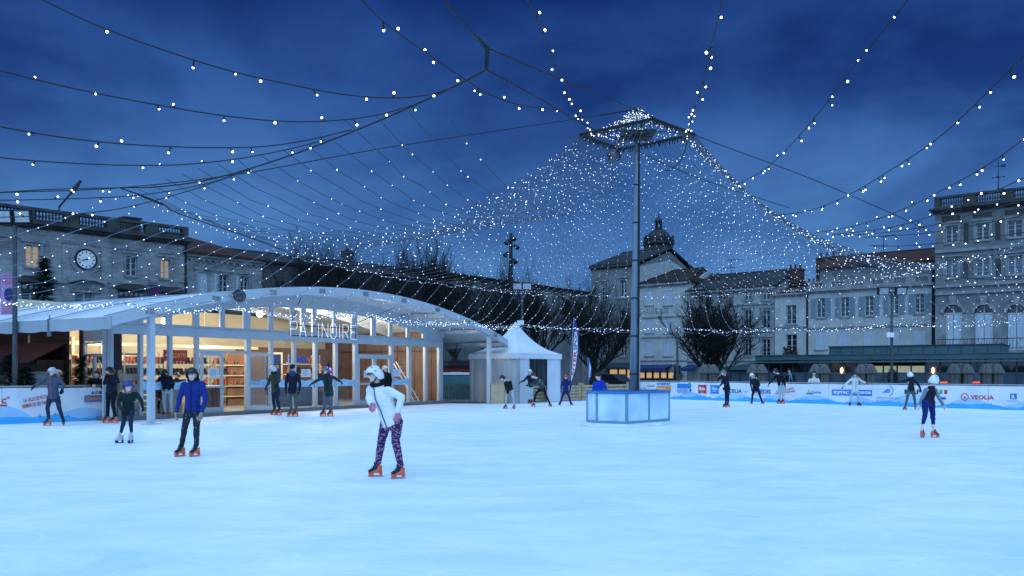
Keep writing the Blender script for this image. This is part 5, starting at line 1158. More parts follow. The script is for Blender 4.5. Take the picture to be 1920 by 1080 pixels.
ftext('CHAUSSURES', SL, 1198, 1253, 578, 589, 'faded', B_, bold=.02); ftext('COURTOIS', SL, 1222, 1268, 683, 687.5, 'iron', B_)
for y in (594, 632, 676): mb = MB(); mb.fbox(SL, s0, s1, SL.z(1245, y) - .06, SL.z(1245, y) + .06, -.02, .1); mb.build('string_course', 'trim', B_)
mb = MB(); a, b = SL.s(1198), SL.s(1266); mb.fbox(SL, a, b, .2, SL.z(1230, 699), .01, .05); mb.build('shop_front', 'shop_lit', B_)
mb = MB(); [mb.fbox(SL, a + (b - a) * k / 5 - .12, a + (b - a) * k / 5 + .12, 0, 2.3, .055, .12) for k in range(6)]; mb.fbox(SL, a, b, 0.0, .9, .052, .1); mb.build('shop_frame', 'terrace_dark', B_)
for aa, bb in ((1194, 1262), (1290, 1312)):
    a, b = SL.s(aa), SL.s(bb); z = SL.z(aa, 690); g = Fac((SL.p(a, 0, 0).x, SL.p(a, 0, 0).y), (SL.p(a, 0, 1.6).x, SL.p(a, 0, 1.6).y)); mb = MB(); mb.fprism(g, [(0.05, z + .35), (1.6, z), (1.6, z - .35), (1.55, z - .35), (1.55, z - .05), (0.05, z + .28)], 0, b - a); mb.build('awning', 'navy_ink', B_)
chimney(SL, rB, SL.s(1263), -4, ze + 1.2, SL.z(1263, 505), 1.6, .8, 0)
C_, rC, s0, s1, ze = house('wide grey house with dark windows and two levels of stone string courses', 1290, 1451, 549, 'render_grey', [((x, x + w, y0, y1), dict(dk, rail=(y0 > 570))) for x, w in ((1302, 11), (1348, 12), (1396, 13), (1429, 15)) for y0, y1 in ((546, 563), (582, 616), (636, 668))], dep=11, ridge=SL.z(1390, 512), tile='slate')
for y in (571, 622, 676): mb = MB(); mb.fbox(SL, s0, s1, SL.z(1400, y) - .07, SL.z(1400, y) + .07, -.02, .14); mb.build('string_course', 'trim', C_)
chimney(SL, rC, SL.s(1461), -4.5, ze + 1.0, SL.z(1461, 497), 1.5, 1.1, 3); chimney(SL, rC, SL.s(1386), -5, ze + 2, SL.z(1386, 518), .5, .5, 1); chimney(SL, rC, SL.s(1310), -4, ze + .4, SL.z(1310, 515), 1.4, .8, 2)
D_, rD, s0, s1, ze = house('narrow cream house with one window column and a flower balcony', 1452, 1513, 556, 'render', [((1474, 1493, 572, 608), dict(dk, sill=True, surround=None)), ((1474, 1494, 627, 668), dict(dk, surround=None, rail=True))], dep=10, ridge=SL.z(1482, 538), tile='tile')
for y in (613,): mb = MB(); mb.fbox(SL, s0, s1, SL.z(1483, y) - .07, SL.z(1483, y) + .07, -.02, .14); mb.build('string_course', 'trim', D_)
chimney(SL, rD, SL.s(1493), -5, ze + .4, SL.z(1493, 524), 1.4, .7, 3)
t = thing('flower_box', 'flower box with red and pale flowers on the balcony of the narrow cream house', 'flower box', SL.p(SL.s(1484), SL.z(1484, 666), .2))
mb = MB(); a, b, z = SL.s(1471), SL.s(1496), SL.z(1484, 668); mb.fbox(SL, a, b, z, z + .3, .1, .45); mb.build('planter', 'iron', t)
for nm, m, n in (('leaves', 'needle', 120), ('blossoms', 'white', 24), ('berries', 'red', 24)):
    mb = MB()
    for k in range(n):
        c = SL.p(rnd.uniform(a, b), z + rnd.uniform(.25, .95), rnd.uniform(.1, .45)); e = .09 if nm == 'leaves' else .06
        u = Vector((rnd.uniform(-1, 1), rnd.uniform(-1, 1), rnd.uniform(-1, 1))).normalized() * e; v = u.orthogonal().normalized() * e; mb.quad(c - u, c + v, c + u, c - v)
    mb.build(nm, m, t)
# E
winsE = []
for x, w in ((1531, 16), (1576, 16), (1621, 17), (1667, 18), (1715, 18)):
    dy = -(x - 1531) * .045; winsE.append(((x, x + w, 559 + dy, 596 + dy), dict(pane='pane', bars=3, shut='open', shm='shutter', sw=.52)))
for x in (1529, 1573, 1619, 1664, 1712): winsE.append(((x, x + 21, 619, 655), dict(pane='pane', bars=1, shut='closed', shm='shutter_pale')))
E_, rE, s0, s1, ze = house('long cream house with blue grey shutters and a stone balustrade', 1515, 1751, 544, 'render', winsE, dep=6, ridge=None)
balustrade(SL, E_, s0, s1, ze + .35, SL.z(1632, 521), 'trim', 6, 7, o=-.1)
mb = MB(); mb.fbox(SL, s0, s1, SL.z(1632, 612) - .08, SL.z(1632, 612) + .08, -.02, .12); mb.build('string_course', 'trim', E_)
SLb = SL.shift(-5); s0, s1 = SLb.s(1537), SLb.s(1752); zt_ = SLb.z(1645, 497); rsb = [rect(SLb, 1560, 1578, 512, 530), rect(SLb, 1648, 1664, 498, 518), rect(SLb, 1700, 1716, 500, 515)]
shell(SLb, E_, s0, s1, 0, zt_, 8, rsb, 'render_dim', name='attic_wall')
for r in rsb: window(SLb, E_, r, 'pane_blue', bars=1)
rE = gable_roof(SLb, E_, s0, s1, zt_, SLb.z(1645, 468), 8, 'tile', ov=.3)
chimney(SLb, rE, SLb.s(1530), -3.5, zt_ - 2, SLb.z(1530, 476), 2.0, 1.2, 3); chimney(SLb, rE, SLb.s(1569), -4, zt_, SLb.z(1569, 479), .9, .7, 2); chimney(SLb, rE, SLb.s(1643), -4, zt_, SLb.z(1643, 474), .8, .7, 2)
mb = MB(); mb.tube([SL.p(SL.s(1514), 0, .12), SL.p(SL.s(1514), ze, .12)], .08, 6); mb.tube([SL.p(SL.s(1750), 0, .14), SL.p(SL.s(1750), ze + 2, .14)], .12, 6); mb.build('drainpipe', 'iron', E_)
# F: tall building at the right edge
c = P(1753, 0, 75.5); FF = Fac((c.x, c.y), (c.x + 1.256 * 14, c.y - 14))
ft = thing('corner_mansion', 'tall stone mansion with arched doors and roof balustrade at the right edge', 'mansion', FF.p(6, 0))
e1 = FF.s(2040); zc = FF.z(1800, 398)
wf = []
for a, b in ((1773, 1796), (1830, 1855), (1889, 1917), (1950, 1978)):
    k = (a - 1773) * -.085; wf.append(((a, b, 423 + k, 455 + k), dict(pane='pane', bars=3, surround='trim'))); k = (a - 1773) * -.055; wf.append(((a, b, 486 + k, 521 + k), dict(pane='pane_blue', bars=3, surround='trim')))
arches = [(1770, 1805), (1827, 1863), (1888, 1924), (1950, 1988)]
ra = []
for a, b in arches:
    r = rect(FF, a, b, 571, 657); ra.append(r)
rs = [rect(FF, *w[0]) for w in wf] + ra
shell(FF, ft, 0.02, e1, 0, zc, 14, rs, 'render_dim')
for r, w in zip(rs, wf): window(FF, ft, r, **w[1])
for r in ra:
    m = (r[0] + r[1]) / 2; rad = (r[1] - r[0]) / 2; n = 14; zs_ = r[3] - rad; arc = [(m + rad * math.cos(math.pi * k / n), zs_ + rad * math.sin(math.pi * k / n)) for k in range(n + 1)]
    mb = MB()
    for k in range(n): mb.fprism(FF, [arc[k], (arc[k][0], r[3] + .002), (arc[k + 1][0], r[3] + .002), arc[k + 1]], -.2, .003)
    for k in range(n):
        o = lambda p, q: (m + (p[0] - m) * q, zs_ + (p[1] - zs_) * q)
        mb.fprism(FF, [arc[k], o(arc[k], 1.3), o(arc[k + 1], 1.3), arc[k + 1]], .004, .16)
    mb.fprism(FF, [(m - .2, r[3] - .05), (m + .2, r[3] - .05), (m + .3, r[3] + .75), (m - .3, r[3] + .75)], .165, .32); mb.build('arch_surround', 'trim', ft)
    mb = MB(); mb.fprism(FF, [(r[0] + .02, zs_)] + [(p[0], p[1]) for p in arc[::-1]][1:-1] + [(r[1] - .02, zs_)], -.22, -.2); fan = mb.build('fanlight', 'pane', ft)
    mb = MB(); mb.fbox(FF, m - .05, m + .05, zs_, r[3] - .05, -.195, -.12); mb.fbox(FF, r[0], r[1], zs_ - .1, zs_ + .03, -.195, -.1); mb.build('fanlight_bar', 'winframe', fan)
    for k in range(2):
        a, b = (r[0] + .03, m - .02) if k == 0 else (m + .02, r[1] - .03); mb = MB(); mb.fbox(FF, a, b, r[2], zs_ - .11, -.16, -.12)
        for j in range(3): x = a + (b - a) * (j + .5) / 3; mb.fbox(FF, x - .09, x + .09, r[2] + .3, zs_ - .4, -.119, -.09)
        mb.build('shutter', 'shutter_pale', ft)
for px0, px1, y0, y1 in ((1807, 1816, 418, 455), (1866, 1876, 414, 450), (1806, 1815, 487, 520), (1867, 1877, 485, 518), (1810, 1818, 600, 635), (1868, 1877, 597, 633)):
    mb = MB(); r = rect(FF, px0, px1, y0, y1); mb.fbox(FF, r[0], r[1], r[2], r[3], .003, .02); mb.build('niche_panel', 'trim_dark', ft)
for y in (469, 535, 549): mb = MB(); z = FF.z(1800, y); mb.fbox(FF, .02, e1, z - .13, z + .13, -.02, .16); mb.build('string_course', 'trim', ft)
z = FF.z(1800, 590)
for a in (1762, 1816, 1875, 1937): mb = MB(); mb.fbox(FF, max(FF.s(a) - .5, .03), FF.s(a) + .5, FF.z(1800, 657), z, .004, .1); mb.build('pilaster', 'trim', ft)
z0, z1 = FF.z(1800, 412), FF.z(1800, 403)
for a, b in ((1766, 1800), (1824, 1860), (1884, 1922)): mb = MB(); mb.fbox(FF, FF.s(a), FF.s(b), z0, z1, .003, .03); mb.build('frieze_panel', 'trim_dark', ft)
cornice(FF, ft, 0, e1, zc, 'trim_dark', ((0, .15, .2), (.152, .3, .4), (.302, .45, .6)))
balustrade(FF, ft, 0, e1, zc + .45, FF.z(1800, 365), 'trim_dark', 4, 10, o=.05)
mb = MB(); z0, z1 = FF.z(1800, 657), FF.z(1800, 637); mb.fbox(FF, 0.3, e1, z0 - .25, z0 - .05, -.02, 1.3); [mb.fbox(FF, .6 + k * 1.1, .9 + k * 1.1, z0 - .8, z0 - .252, -.02, 1.0) for k in range(14)]; bal = mb.build('balcony', 'trim', ft)
mb = MB(); mb.tube([FF.p(.3, z1, 1.25), FF.p(e1, z1, 1.25)], .04, 6); mb.tube([FF.p(.3, z0 + .1, 1.25), FF.p(e1, z0 + .1, 1.25)], .03, 6)
for k in range(int(e1 / .28)): mb.tube([FF.p(.3 + .28 * k, z0, 1.25), FF.p(.3 + .28 * k + .06 * (-1) ** k, (z0 + z1) / 2, 1.25), FF.p(.3 + .28 * k, z1, 1.25)], .018, 4)
mb.build('balcony_railing', 'iron', bal)
t = thing('weather_vane', 'black iron weather vane standing on the mansion balustrade', 'weather vane', FF.p(FF.s(1872), FF.z(1872, 357), .05))
p0, p1 = FF.p(FF.s(1872), FF.z(1872, 357), .05), FF.p(FF.s(1872), FF.z(1872, 299), .05); d = Vector((FF.d.x, FF.d.y, 0))
mb = MB(); mb.tube([p0, p0.lerp(p1, .1), p1], [.14, .05, .02], 6); mb.build('spindle', 'iron', t)
mb = MB(); z = p0.lerp(p1, .42); mb.tube([z - d * .45, z + d * .45], .03, 5); n_ = Vector((d.y, -d.x, 0)); mb.tube([z - n_ * .45, z + n_ * .45], .03, 5); [mb.ball(z + v, .07, n=6, m=4) for v in (d * .45, d * -.45, n_ * .45)]; mb.build('compass_arms', 'iron', t)
mb = MB(); z = p0.lerp(p1, .77); mb.tube([z - d * .4, z + d * .5], .025, 5); mb.box(z + d * .38, d * .16, n_ * .015, Vector((0, 0, .10))); mb.build('arrow', 'iron', t)
# antennas
for f, px, py0, py1, o, lab in ((SL, 1341, 520, 480, -4, 'tv antenna on the roof of the wide grey house'), (SLb, 1635, 485, 433, -4, 'tv antenna above the red tiled attic roof')):
    p0, p1 = f.p(f.s(px), f.z(px, py0), o), f.p(f.s(px), f.z(px, py1), o); t = thing('tv_antenna', 'thin ' + lab, 'antenna', p0); d = Vector((f.d.x, f.d.y, 0)); n_ = Vector((d.y, -d.x, 0))
    mb = MB(); mb.tube([p0 - Vector((0, 0, 1.5)), p1], .035, 5); mb.build('pole', 'iron', t); mb = MB(); q = p1; mb.tube([q - d * .6, q + d * 1.2], .025, 5); [mb.tube([q + d * (k * .22 - .5) - n_ * .3, q + d * (k * .22 - .5) + n_ * .3], .015, 4) for k in range(8)]
    q = p0.lerp(p1, .62); mb.tube([q - d * 1.0, q + d * .5], .025, 5); [mb.tube([q + d * (k * .25 - .9) - Vector((0, 0, .2)), q + d * (k * .25 - .9) + Vector((0, 0, .2))], .015, 4) for k in range(6)]; mb.build('aerial', 'iron', t)

# ================================================================ RESTAURANT VERANDA
VF = Fac((P(1420, 0, 64).x, 64.), (P(1925, 0, 54).x, 54.)); vL = VF.s(2000)
vr = thing('restaurant_veranda', 'low dark glazed restaurant veranda with green zinc roof behind the right barrier', 'veranda', VF.p(vL / 2, 0))
zf0, zf1 = 2.24, 2.78
mb = MB(); mb.fbox(VF, -.1, vL, zf0 + .2, zf1, -8, .25); mb.fbox(VF, -.1, vL, zf1 + .002, zf1 + .06, -8, .32); mb.fbox(VF, -.1, vL, zf0, zf0 + .12, .1, .55); mb.build('roof', 'terrace', vr)
a, b = VF.s(1529) + .4, VF.s(1870); mb = MB(); mb.fbox(VF, a, b, zf1 + .06, 3.42, -7.5, -2.2); up_ = mb.build('upper_box', 'terrace', vr)
mb = MB(); n = 14; [mb.fbox(VF, a + (b - a) * k / n - .015, a + (b - a) * k / n + .015, zf1 + .07, 3.41, -2.199, -2.17) for k in range(n + 1)]; mb.fbox(VF, a - .08, b + .08, 3.422, 3.48, -7.6, -2.1); mb.build('seams', 'terrace_dark', up_)
npn = 22
for k in range(npn):
    s0, s1 = vL * k / npn, vL * (k + 1) / npn; lit = 1640 < 960 + FP * VF.p((s0 + s1) / 2, 0).x / VF.p((s0 + s1) / 2, 0).y < 1730
    mb = MB(); mb.fbox(VF, s0 + .05, s1 - .05, .7, 1.48, -.06, -.03); mb.build('lower_pane', 'pane_blue', vr)
    mb = MB(); mb.fbox(VF, s0 + .05, s1 - .05, 1.55, 2.0 if lit else zf0 + .18, -.06, -.03); mb.build('upper_pane', 'zinc_lit' if lit else 'pane', vr)
    mb = MB(); mb.fbox(VF, s0 - .05, s0 + .05, 0, zf0 + .2, -.08, .02); mb.build('glazing_post', 'terrace_dark', vr)
mb = MB(); mb.fbox(VF, 0, vL, 0, .7, -.09, .01); mb.fbox(VF, 0, vL, 1.48, 1.55, -.075, .015); mb.build('stall_riser', 'terrace', vr)
mb = MB(); mb.fbox(VF, 0, .1, 0, 2.4, -8, -.1); mb.fbox(VF, 0, vL, 0, 2.4, -8.1, -8.0); mb.build('end_wall', 'terrace', vr)
vx = Fac((P(1352, 0, 66).x, 66.), (P(1424, 0, 64.4).x, 64.4)); mb = MB(); mb.fbox(vx, 0, vx.L, 0, 1.75, -4, -.05); mb.build('side_annex', 'terrace_dark', vr)
mb = MB(); mb.fprism(vx, [(-.1, 1.752), (vx.L, 1.752), (vx.L, 2.3), (-.1, 1.95)], -4, .2); mb.build('annex_roof', 'terrace', vr)
for k in range(4): mb = MB(); s = vx.L * k / 4; mb.fbox(vx, s + .1, s + vx.L / 4 - .05, .5, 1.6, -.045, -.01); mb.build('annex_pane', 'pane_blue', vr)
for px, lab in ((1579, 'glowing oval wall lamp on the veranda behind the woman in the white coat'), (1750, 'glowing oval wall lamp on the veranda above the nearest white helmet at right')):
    c = VF.p(VF.s(px), VF.z(px, 694.5), .12); t = thing('wall_lamp', lab, 'lamp', c); mb = MB(); mb.ball(c, (.085, .08, .20), n=12, m=8); mb.build('lamp_shade', 'lamp_warm', t, smooth=True); mb = MB(); mb.fbox(VF, VF.s(px) - .2, VF.s(px) + .2, c.z - .3, c.z + .3, -.02, .025); mb.build('back_plate', 'wood_brown', t)
for px, w in ((1770, 12), (1834, 18)):
    c = VF.p(VF.s(px), VF.z(px, 717), .1); t = thing('neon_strip', 'red lit strip in the veranda ' + ('beside the nearest skater helmet at right' if px < 1800 else 'between the folded parasols at right'), 'light', c); mb = MB(); mb.fbox(VF, VF.s(px) - w * .018, VF.s(px) + w * .018, c.z - .05, c.z + .05, .03, .08); mb.build('tube', 'neon_red', t); mb = MB(); mb.fbox(VF, VF.s(px) - w * .02, VF.s(px) + w * .02, c.z - .08, c.z + .08, .016, .028); mb.build('tray', 'iron', t)
# folded parasols
def parasol(px, hw, Y, label, n=4):
    c = P(px, 0, Y); c.z = 0; t = thing('folded_parasol', label, 'parasol', c, 'folded terrace parasols'); r = hw * Y / FP
    mb = MB(); mb.tube([c, c + Vector((0, 0, 2.05))], .05, 8); mb.lathe(c, [(.35, 0), (.35, .06), (.1, .1)], 12); mb.build('pole', 'alu_dark', t)
    for k in range(n):
        a = k * 2 * math.pi / n + .5; d = Vector((math.cos(a), math.sin(a) * .8, 0)) * r * .72; p = c + d; mb = MB(); rings = []
        for z, rr in ((2.03, .04), (1.95, .12), (1.75, .20), (1.52, .27), (1.5, .20), (1.2, .17), (.8, .19), (.45, .15)):
            rings.append([p + Vector(((rr * (1 + .36 * (j % 2))) * math.cos(j * .3927), (rr * (1 + .36 * (j % 2))) * math.sin(j * .3927), z)) for j in range(16)])
        mb.loft(rings); mb.build('canopy', 'parasol', t)
        mb = MB(); mb.tube([c + Vector((0, 0, 1.98)), p + Vector((0, 0, 1.98))], .03, 6); mb.tube([p + Vector((0, 0, .46)), p + Vector((0, 0, .3))], .03, 6); mb.build('arm', 'alu_dark', t)
for px, hw, lab in ((1329, 16, 'taupe folded parasol cluster in front of the bare tree'), (1420, 16, 'taupe folded parasol cluster behind the fur hooded skater'), (1537, 16, 'taupe folded parasol cluster beside the white coated spectator'), (1623, 17, 'taupe folded parasol cluster between the wall lamp and lit panes'), (1801, 22, 'widest taupe folded parasol cluster above the ring logo'), (1859, 19, 'taupe folded parasol cluster nearest the right edge')): parasol(px, hw, 50 if px < 1500 else 47, lab)

# ================================================================ POLES, FLAG, CAR
def flood_pole(px, pyt, Y, label, heads, sign=None):
    c = P(px, 0, Y); c.z = 0; top = P(px, pyt, Y); t = thing('floodlight_pole', label, 'pole', c, 'floodlight poles round the rink'); mb = MB(); mb.tube([c, top], [.09, .06], 10); mb.build('mast_tube', 'pole_paint', t)
    for dx in heads:
        q = top + Vector((dx, -.1, 0)); mb = MB(); mb.box(q, Vector((.30, 0, 0)), Vector((0, .09, .02)), Vector((0, -.05, .2))); h = mb.build('lamp_head', 'iron', t)
        mb = MB(); mb.box(q + Vector((0, -.10, -.02)), Vector((.24, 0, 0)), Vector((0, .004, .001)), Vector((0, -.04, .16))); mb.build('lamp_glass', 'flood_glass', h)
    if heads: mb = MB(); mb.tube([top + Vector((min(heads), 0, -.05)), top + Vector((max(heads), 0, -.05))], .04, 6); mb.build('crossbar', 'iron', t)
    if sign:
        q = P(px - 3, sign, Y - .15); mb = MB(); mb.bx(q.x - .2, q.x + .2, q.y - .05, q.y, q.z - .13, q.z + .13); mb.build('junction_box', 'white', t)
    return t
flood_pole(1672, 546, 46, 'tall dark pole with two square floodlights in front of the shuttered house', (-.5, .45), 628)
flood_pole(979, 537, 50, 'tall thin pole with two floodlights behind the white tent', (-.28, .28), 605)
flood_pole(1270, 613, 52, 'plain thin grey pole left of the bare tree on the right', ())
c = P(958, 0, 78); c.z = 0; t = thing('spotlight_column', 'dark column carrying a stack of spotlights against the sky', 'column', c)
mb = MB(); top = P(958, 437, 78); mb.tube([c, top], [.32, .14], 10); mb.build('column_shaft', 'iron', t)
for k, (py, dx) in enumerate(((447, .2), (454, -.3), (463, .42), (477, -.38), (490, .3))):
    q = P(958, py, 78) + Vector((dx, -.2, 0)); mb = MB(); mb.tube([q + Vector((-dx * .3, 0, .2)), q + Vector((dx * .5, -.2, -.2))], [.10, .24], 8); mb.tube([q, q + Vector((-dx, .2, .1))], .05, 5); mb.build('spotlight', 'iron', t)
# beach flag
FY = 47.0
def fl(px, py, dy=0): return P(px, py, FY + dy)
t = thing('beach_flag', 'white and navy feather flag with red and navy lettering beside the white tent', 'flag', Vector((fl(1068, 700).x, FY, 0)))
lft = [(1068.5, 716), (1070, 690), (1072.2, 660), (1074, 625), (1076.5, 596)]; rgt = [(1072, 716), (1080, 693), (1085.2, 660), (1085.8, 625), (1078, 596)]
def slab(Lp, Rp, y0, y1, name, m, par):
    mb = MB(); n = len(Lp); fr = [fl(*p, dy=y0) for p in Lp] + [fl(*p, dy=y0) for p in Rp]; bk = [fl(*p, dy=y1) for p in Lp] + [fl(*p, dy=y1) for p in Rp]
    for i in range(n - 1): mb.quad(fr[i], fr[n + i], fr[n + i + 1], fr[i + 1]); mb.quad(bk[i + 1], bk[n + i + 1], bk[n + i], bk[i]); mb.quad(fr[i], fr[i + 1], bk[i + 1], bk[i]); mb.quad(fr[n + i + 1], fr[n + i], bk[n + i], bk[n + i + 1])
    return mb.build(name, m, par)
slab(lft, rgt, 0, .015, 'sail', 'flag_navy', t)
mb = MB()
li = [(1070.5, 714), (1072.4, 690), (1074.6, 660), (1076, 632), (1078, 622)]; ri = [(1071.8, 714), (1078.2, 693), (1082.6, 660), (1082.8, 632), (1081, 622)]
slab(li, ri, -.006, -.001, 'white_field', 'white', t)
def fmap(v0, v1, ua=0.12, ub=.88):
    def g(u, v):
        k = v0 + (v1 - v0) * u; i = min(3, int(k * 4)); q = k * 4 - i
        a = Vector(li[i]).lerp(Vector(li[i + 1]), q); b = Vector(ri[i]).lerp(Vector(ri[i + 1]), q); w = ua + (ub - ua) * (1 - v) if False else ua + (ub - ua) * (1 - v)
        w = ub - (ub - ua) * v; p = b.lerp(a, 1 - w); return fl(p.x, p.y, -.012)
    return g
text_quad('INTER', fmap(.12, .52), 'red', t, bold=.03); text_quad('SPORT', fmap(.53, .93), 'navy_ink', t, bold=.03)
mb = MB(); mb.tube([fl(1066.5, 742), fl(1068, 716), fl(1070, 690), fl(1072, 660), fl(1073.8, 625), fl(1076.4, 595)], .02, 6); mb.build('pole', 'steel', t)
t = thing('beach_flag', 'narrow blue and white feather flag partly behind the tree trunk', 'flag', Vector((P(1106, 0, 53).x, 53, 0)))
mb = MB(); f = Fac((P(1102, 0, 53).x, 53.), (P(1110, 0, 53).x, 53.001)); z = lambda py: 1.6 + (697 - py) * 53 / 1600
mb.fprism(f, [(.06, z(712)), (.16, z(712)), (.25, z(690)), (.1, z(672)), (.0, z(670))], 0, .012); mb.build('sail', 'blue', t); mb = MB(); mb.fprism(f, [(.09, z(708)), (.13, z(708)), (.19, z(690)), (.1, z(677))], .013, .018); mb.build('white_field', 'white', t); mb = MB(); mb.tube([f.p(.06, .0), f.p(.06, z(712)), f.p(0, z(670))], .018, 6); mb.build('pole', 'steel', t)
# parked car
c = P(1152, 0, 62); c.z = 0; t = thing('parked_car', 'dark parked hatchback behind the pallet fence near the tree', 'car', c)
mb = MB(); prof = [(-1.9, .35), (1.9, .35), (1.95, .8), (1.0, .95), (.45, 1.42), (-1.3, 1.45), (-1.85, 1.0), (-1.95, .7)]
f = Fac((c.x - 1.2, c.y + 1.0), (c.x + 1.2, c.y - 1.0)); f.o = Vector((c.x, c.y)); mb.fprism(f, [(a * .92, b) for a, b in prof], -.8, .8); mb.build('body', mat('dark_car_paint', (.01, .012, .016), .2, var=.1, spec=.8), t)
mb = MB(); mb.fprism(f, [(-1.55, 1.0), (.75, 1.0), (.35, 1.36), (-1.15, 1.38)], .805, .815); mb.build('side_window', 'pane', t)
for x in (-1.15, 1.15): mb = MB(); mb.tube([f.p(x, .33, .62), f.p(x, .33, .84)], .33, 16); w = mb.build('wheel', 'black', t); mb = MB(); mb.tube([f.p(x, .33, .845), f.p(x, .33, .86)], .2, 12); mb.build('rim', 'steel', w)
for o in (-.6, .6): mb = MB(); mb.fbox(f, -1.83, -1.74, .75, .98, o - .12, o + .12); mb.build('tail_light', 'red', t)

# ================================================================ TREES
def bare_tree(px, Y, label, top, r, trunk_h=2.2, seed=1, limbs=9, subs=6, twigs=9, upright=.75, tw_l=1.6, base_r=.28, name='bare_tree', group='bare plane trees round the square'):
    q = random.Random(seed); c = P(px, 0, Y); c.z = 0; t = thing(name, label, 'tree', c, group)
    tk = MB(); fork = c + Vector((q.uniform(-.1, .1), 0, trunk_h)); tk.tube([c, c + Vector((0, 0, .3)), fork], [base_r * 1.35, base_r, base_r * .75], 9)
    cr = MB(); mid = (top + trunk_h) / 2; hv = (top - trunk_h) / 2
    def inside(p): return ((p.x - c.x) / r) ** 2 + ((p.y - c.y) / r) ** 2 + ((p.z - mid) / (hv * 1.02)) ** 2
    def grow(p, d, L, rad, lvl):
        n = 3; pts = [p]
        for k in range(n):
            d = (d + Vector((q.uniform(-.22, .22), q.uniform(-.22, .22), q.uniform(-.06, .20) * (1 + upright)))).normalized(); p2 = pts[-1] + d * L / n
            if lvl and inside(p2) > 1.05: p2 = pts[-1] + (d + Vector((0, 0, .5))).normalized() * L / n * .45
            pts.append(p2)
        (tk if lvl == 0 else cr).tube(pts, [rad, rad * .8, rad * .62, rad * .45], 6 if lvl == 0 else 4 if lvl == 1 else 3, lvl < 2)
        if lvl == 3: return
        cnt = (subs, twigs, 4)[lvl]
        for k in range(cnt):
            f = q.uniform(.22, 1.0) if lvl else .25 + .75 * (k + q.random()) / cnt; i = min(2, int(f * 3)); b = pts[i].lerp(pts[i + 1], f * 3 - i); a = q.random() * 6.283; o = Vector((math.cos(a), math.sin(a), q.uniform(-.15, .55)))
            dd = (d * .75 + o * (1.15 - .5 * upright) + Vector((0, 0, upright * .35))).normalized()
            grow(b, dd, (r * .75, tw_l, tw_l * .55)[lvl] * q.uniform(.6, 1.1), (rad * .38, .020, .010)[lvl], lvl + 1)
    for i in range(limbs):
        a = 2 * math.pi * i / limbs + q.uniform(-.3, .3); e = q.uniform(.15, 1.0); d = Vector((math.cos(a) * (1.15 - e), math.sin(a) * (1.15 - e), .35 + e)).normalized(); Lm = (r * .8 + (top - trunk_h) * .45 * e) * q.uniform(.7, .9)
        grow(fork - Vector((0, 0, q.uniform(0, trunk_h * .25))), d, Lm, base_r * .34, 0)
    zs_ = sorted(v.z for v in cr.v); kz = (top - trunk_h) / (zs_[int(len(zs_) * .985)] - trunk_h)
    for m_ in (tk, cr):
        for v in m_.v:
            if v.z > trunk_h * .7: v.z = trunk_h * .7 + (v.z - trunk_h * .7) * kz
    tk.build('trunk', 'bark', t); cr.build('crown', 'twig', t); return t
bare_tree(612, 72, 'tall bare tree rising above the left of the pavilion roof', 11.9, 3.7, 3.4, 3, limbs=15, subs=9, twigs=10, upright=.75, tw_l=1.35, base_r=.34)
bare_tree(803, 74, 'tall bare tree with domed top right of the brick chimney', 12.1, 3.5, 3.4, 16, limbs=15, subs=9, twigs=10, upright=.75, tw_l=1.35, base_r=.34)
bare_tree(962, 80, 'thin bare tree around the spotlight column', 11.6, 2.1, 3.5, 8, limbs=7, subs=5, twigs=6, upright=.9, tw_l=1.7, base_r=.25)
for k, (px, Y, top, lab) in enumerate(((545, 64, 9.0, 'dense bare tree above the left shoulder of the pavilion arch'), (690, 66, 9.2, 'dense bare tree above the crown of the pavilion arch'), (760, 63, 8.6, 'dense bare tree between the two tall ones'), (850, 64, 8.4, 'dense bare tree above the right slope of the pavilion roof'), (925, 60, 7.6, 'low dense bare tree above the right end of the pavilion arch'), (1010, 62, 7.2, 'dense bare tree behind the peak of the white tent'))):
    bare_tree(px, Y, lab, top * 1.08, 3.3, 2.6, 20 + k, limbs=10, subs=6, twigs=7, upright=.6, tw_l=1.5)
bare_tree(1116, 62, 'bare tree with spreading crown left of the mast behind the fence', 7.7, 3.2, 1.5, 41, limbs=12, subs=7, twigs=8, upright=.45, tw_l=1.3, base_r=.3)
bare_tree(1338, 58, 'wide bare tree with spreading crown right of the mast', 7.0, 3.6, .9, 44, limbs=14, subs=8, twigs=8, upright=.42, tw_l=1.25, base_r=.3)
def fir(px, Y, label, h, r, seed, z0=.1, n=900, name='fir_tree', cat='fir tree', leaf=.16):
    q = random.Random(seed); c = P(px, 0, Y); c.z = 0; t = thing(name, label, cat, c, 'firs and conifers round the rink'); mb = MB(); mb.tube([c, c + Vector((0, 0, h))], [.05 * h / 3 + .03, .01], 6); mb.build('trunk', 'bark', t); mb = MB()
    for k in range(n):
        u = (k + q.random()) / n; z = z0 + (h - z0) * u ** .85; lay = .72 + .28 * math.cos(z * 9); R_ = r * (1 - z / h) ** .8 * lay * q.uniform(.35, 1.05) + .02; a = q.random() * 6.283; p = c + Vector((math.cos(a) * R_, math.sin(a) * R_, z)); d = Vector((math.cos(a), math.sin(a), q.uniform(-.55, .3))).normalized(); s_ = Vector((-d.y, d.x, q.uniform(-.3, .3))).normalized(); l = leaf * q.uniform(.7, 1.6)
        for w in (-1, 0, 1): mb.add([p - d * l * .3, p + s_ * l * .12 + d * l * .2, p + d * l * 1.2 + s_ * l * .5 * w], [(0, 1, 2)])
    mb.build('crown', 'needle', t); return t
fir(82, 47, 'tall dark fir in front of the town hall', 7.9, 1.35, 1, 1.0, 1500, leaf=.28)
fir(18, 27.3, 'bushy dark fir behind the left end of the banner', 2.15, 1.05, 2, .1, 1500)
fir(50, 27.6, 'small dark fir beside the bushy one near the grey box', 1.75, .55, 5, .1, 700)
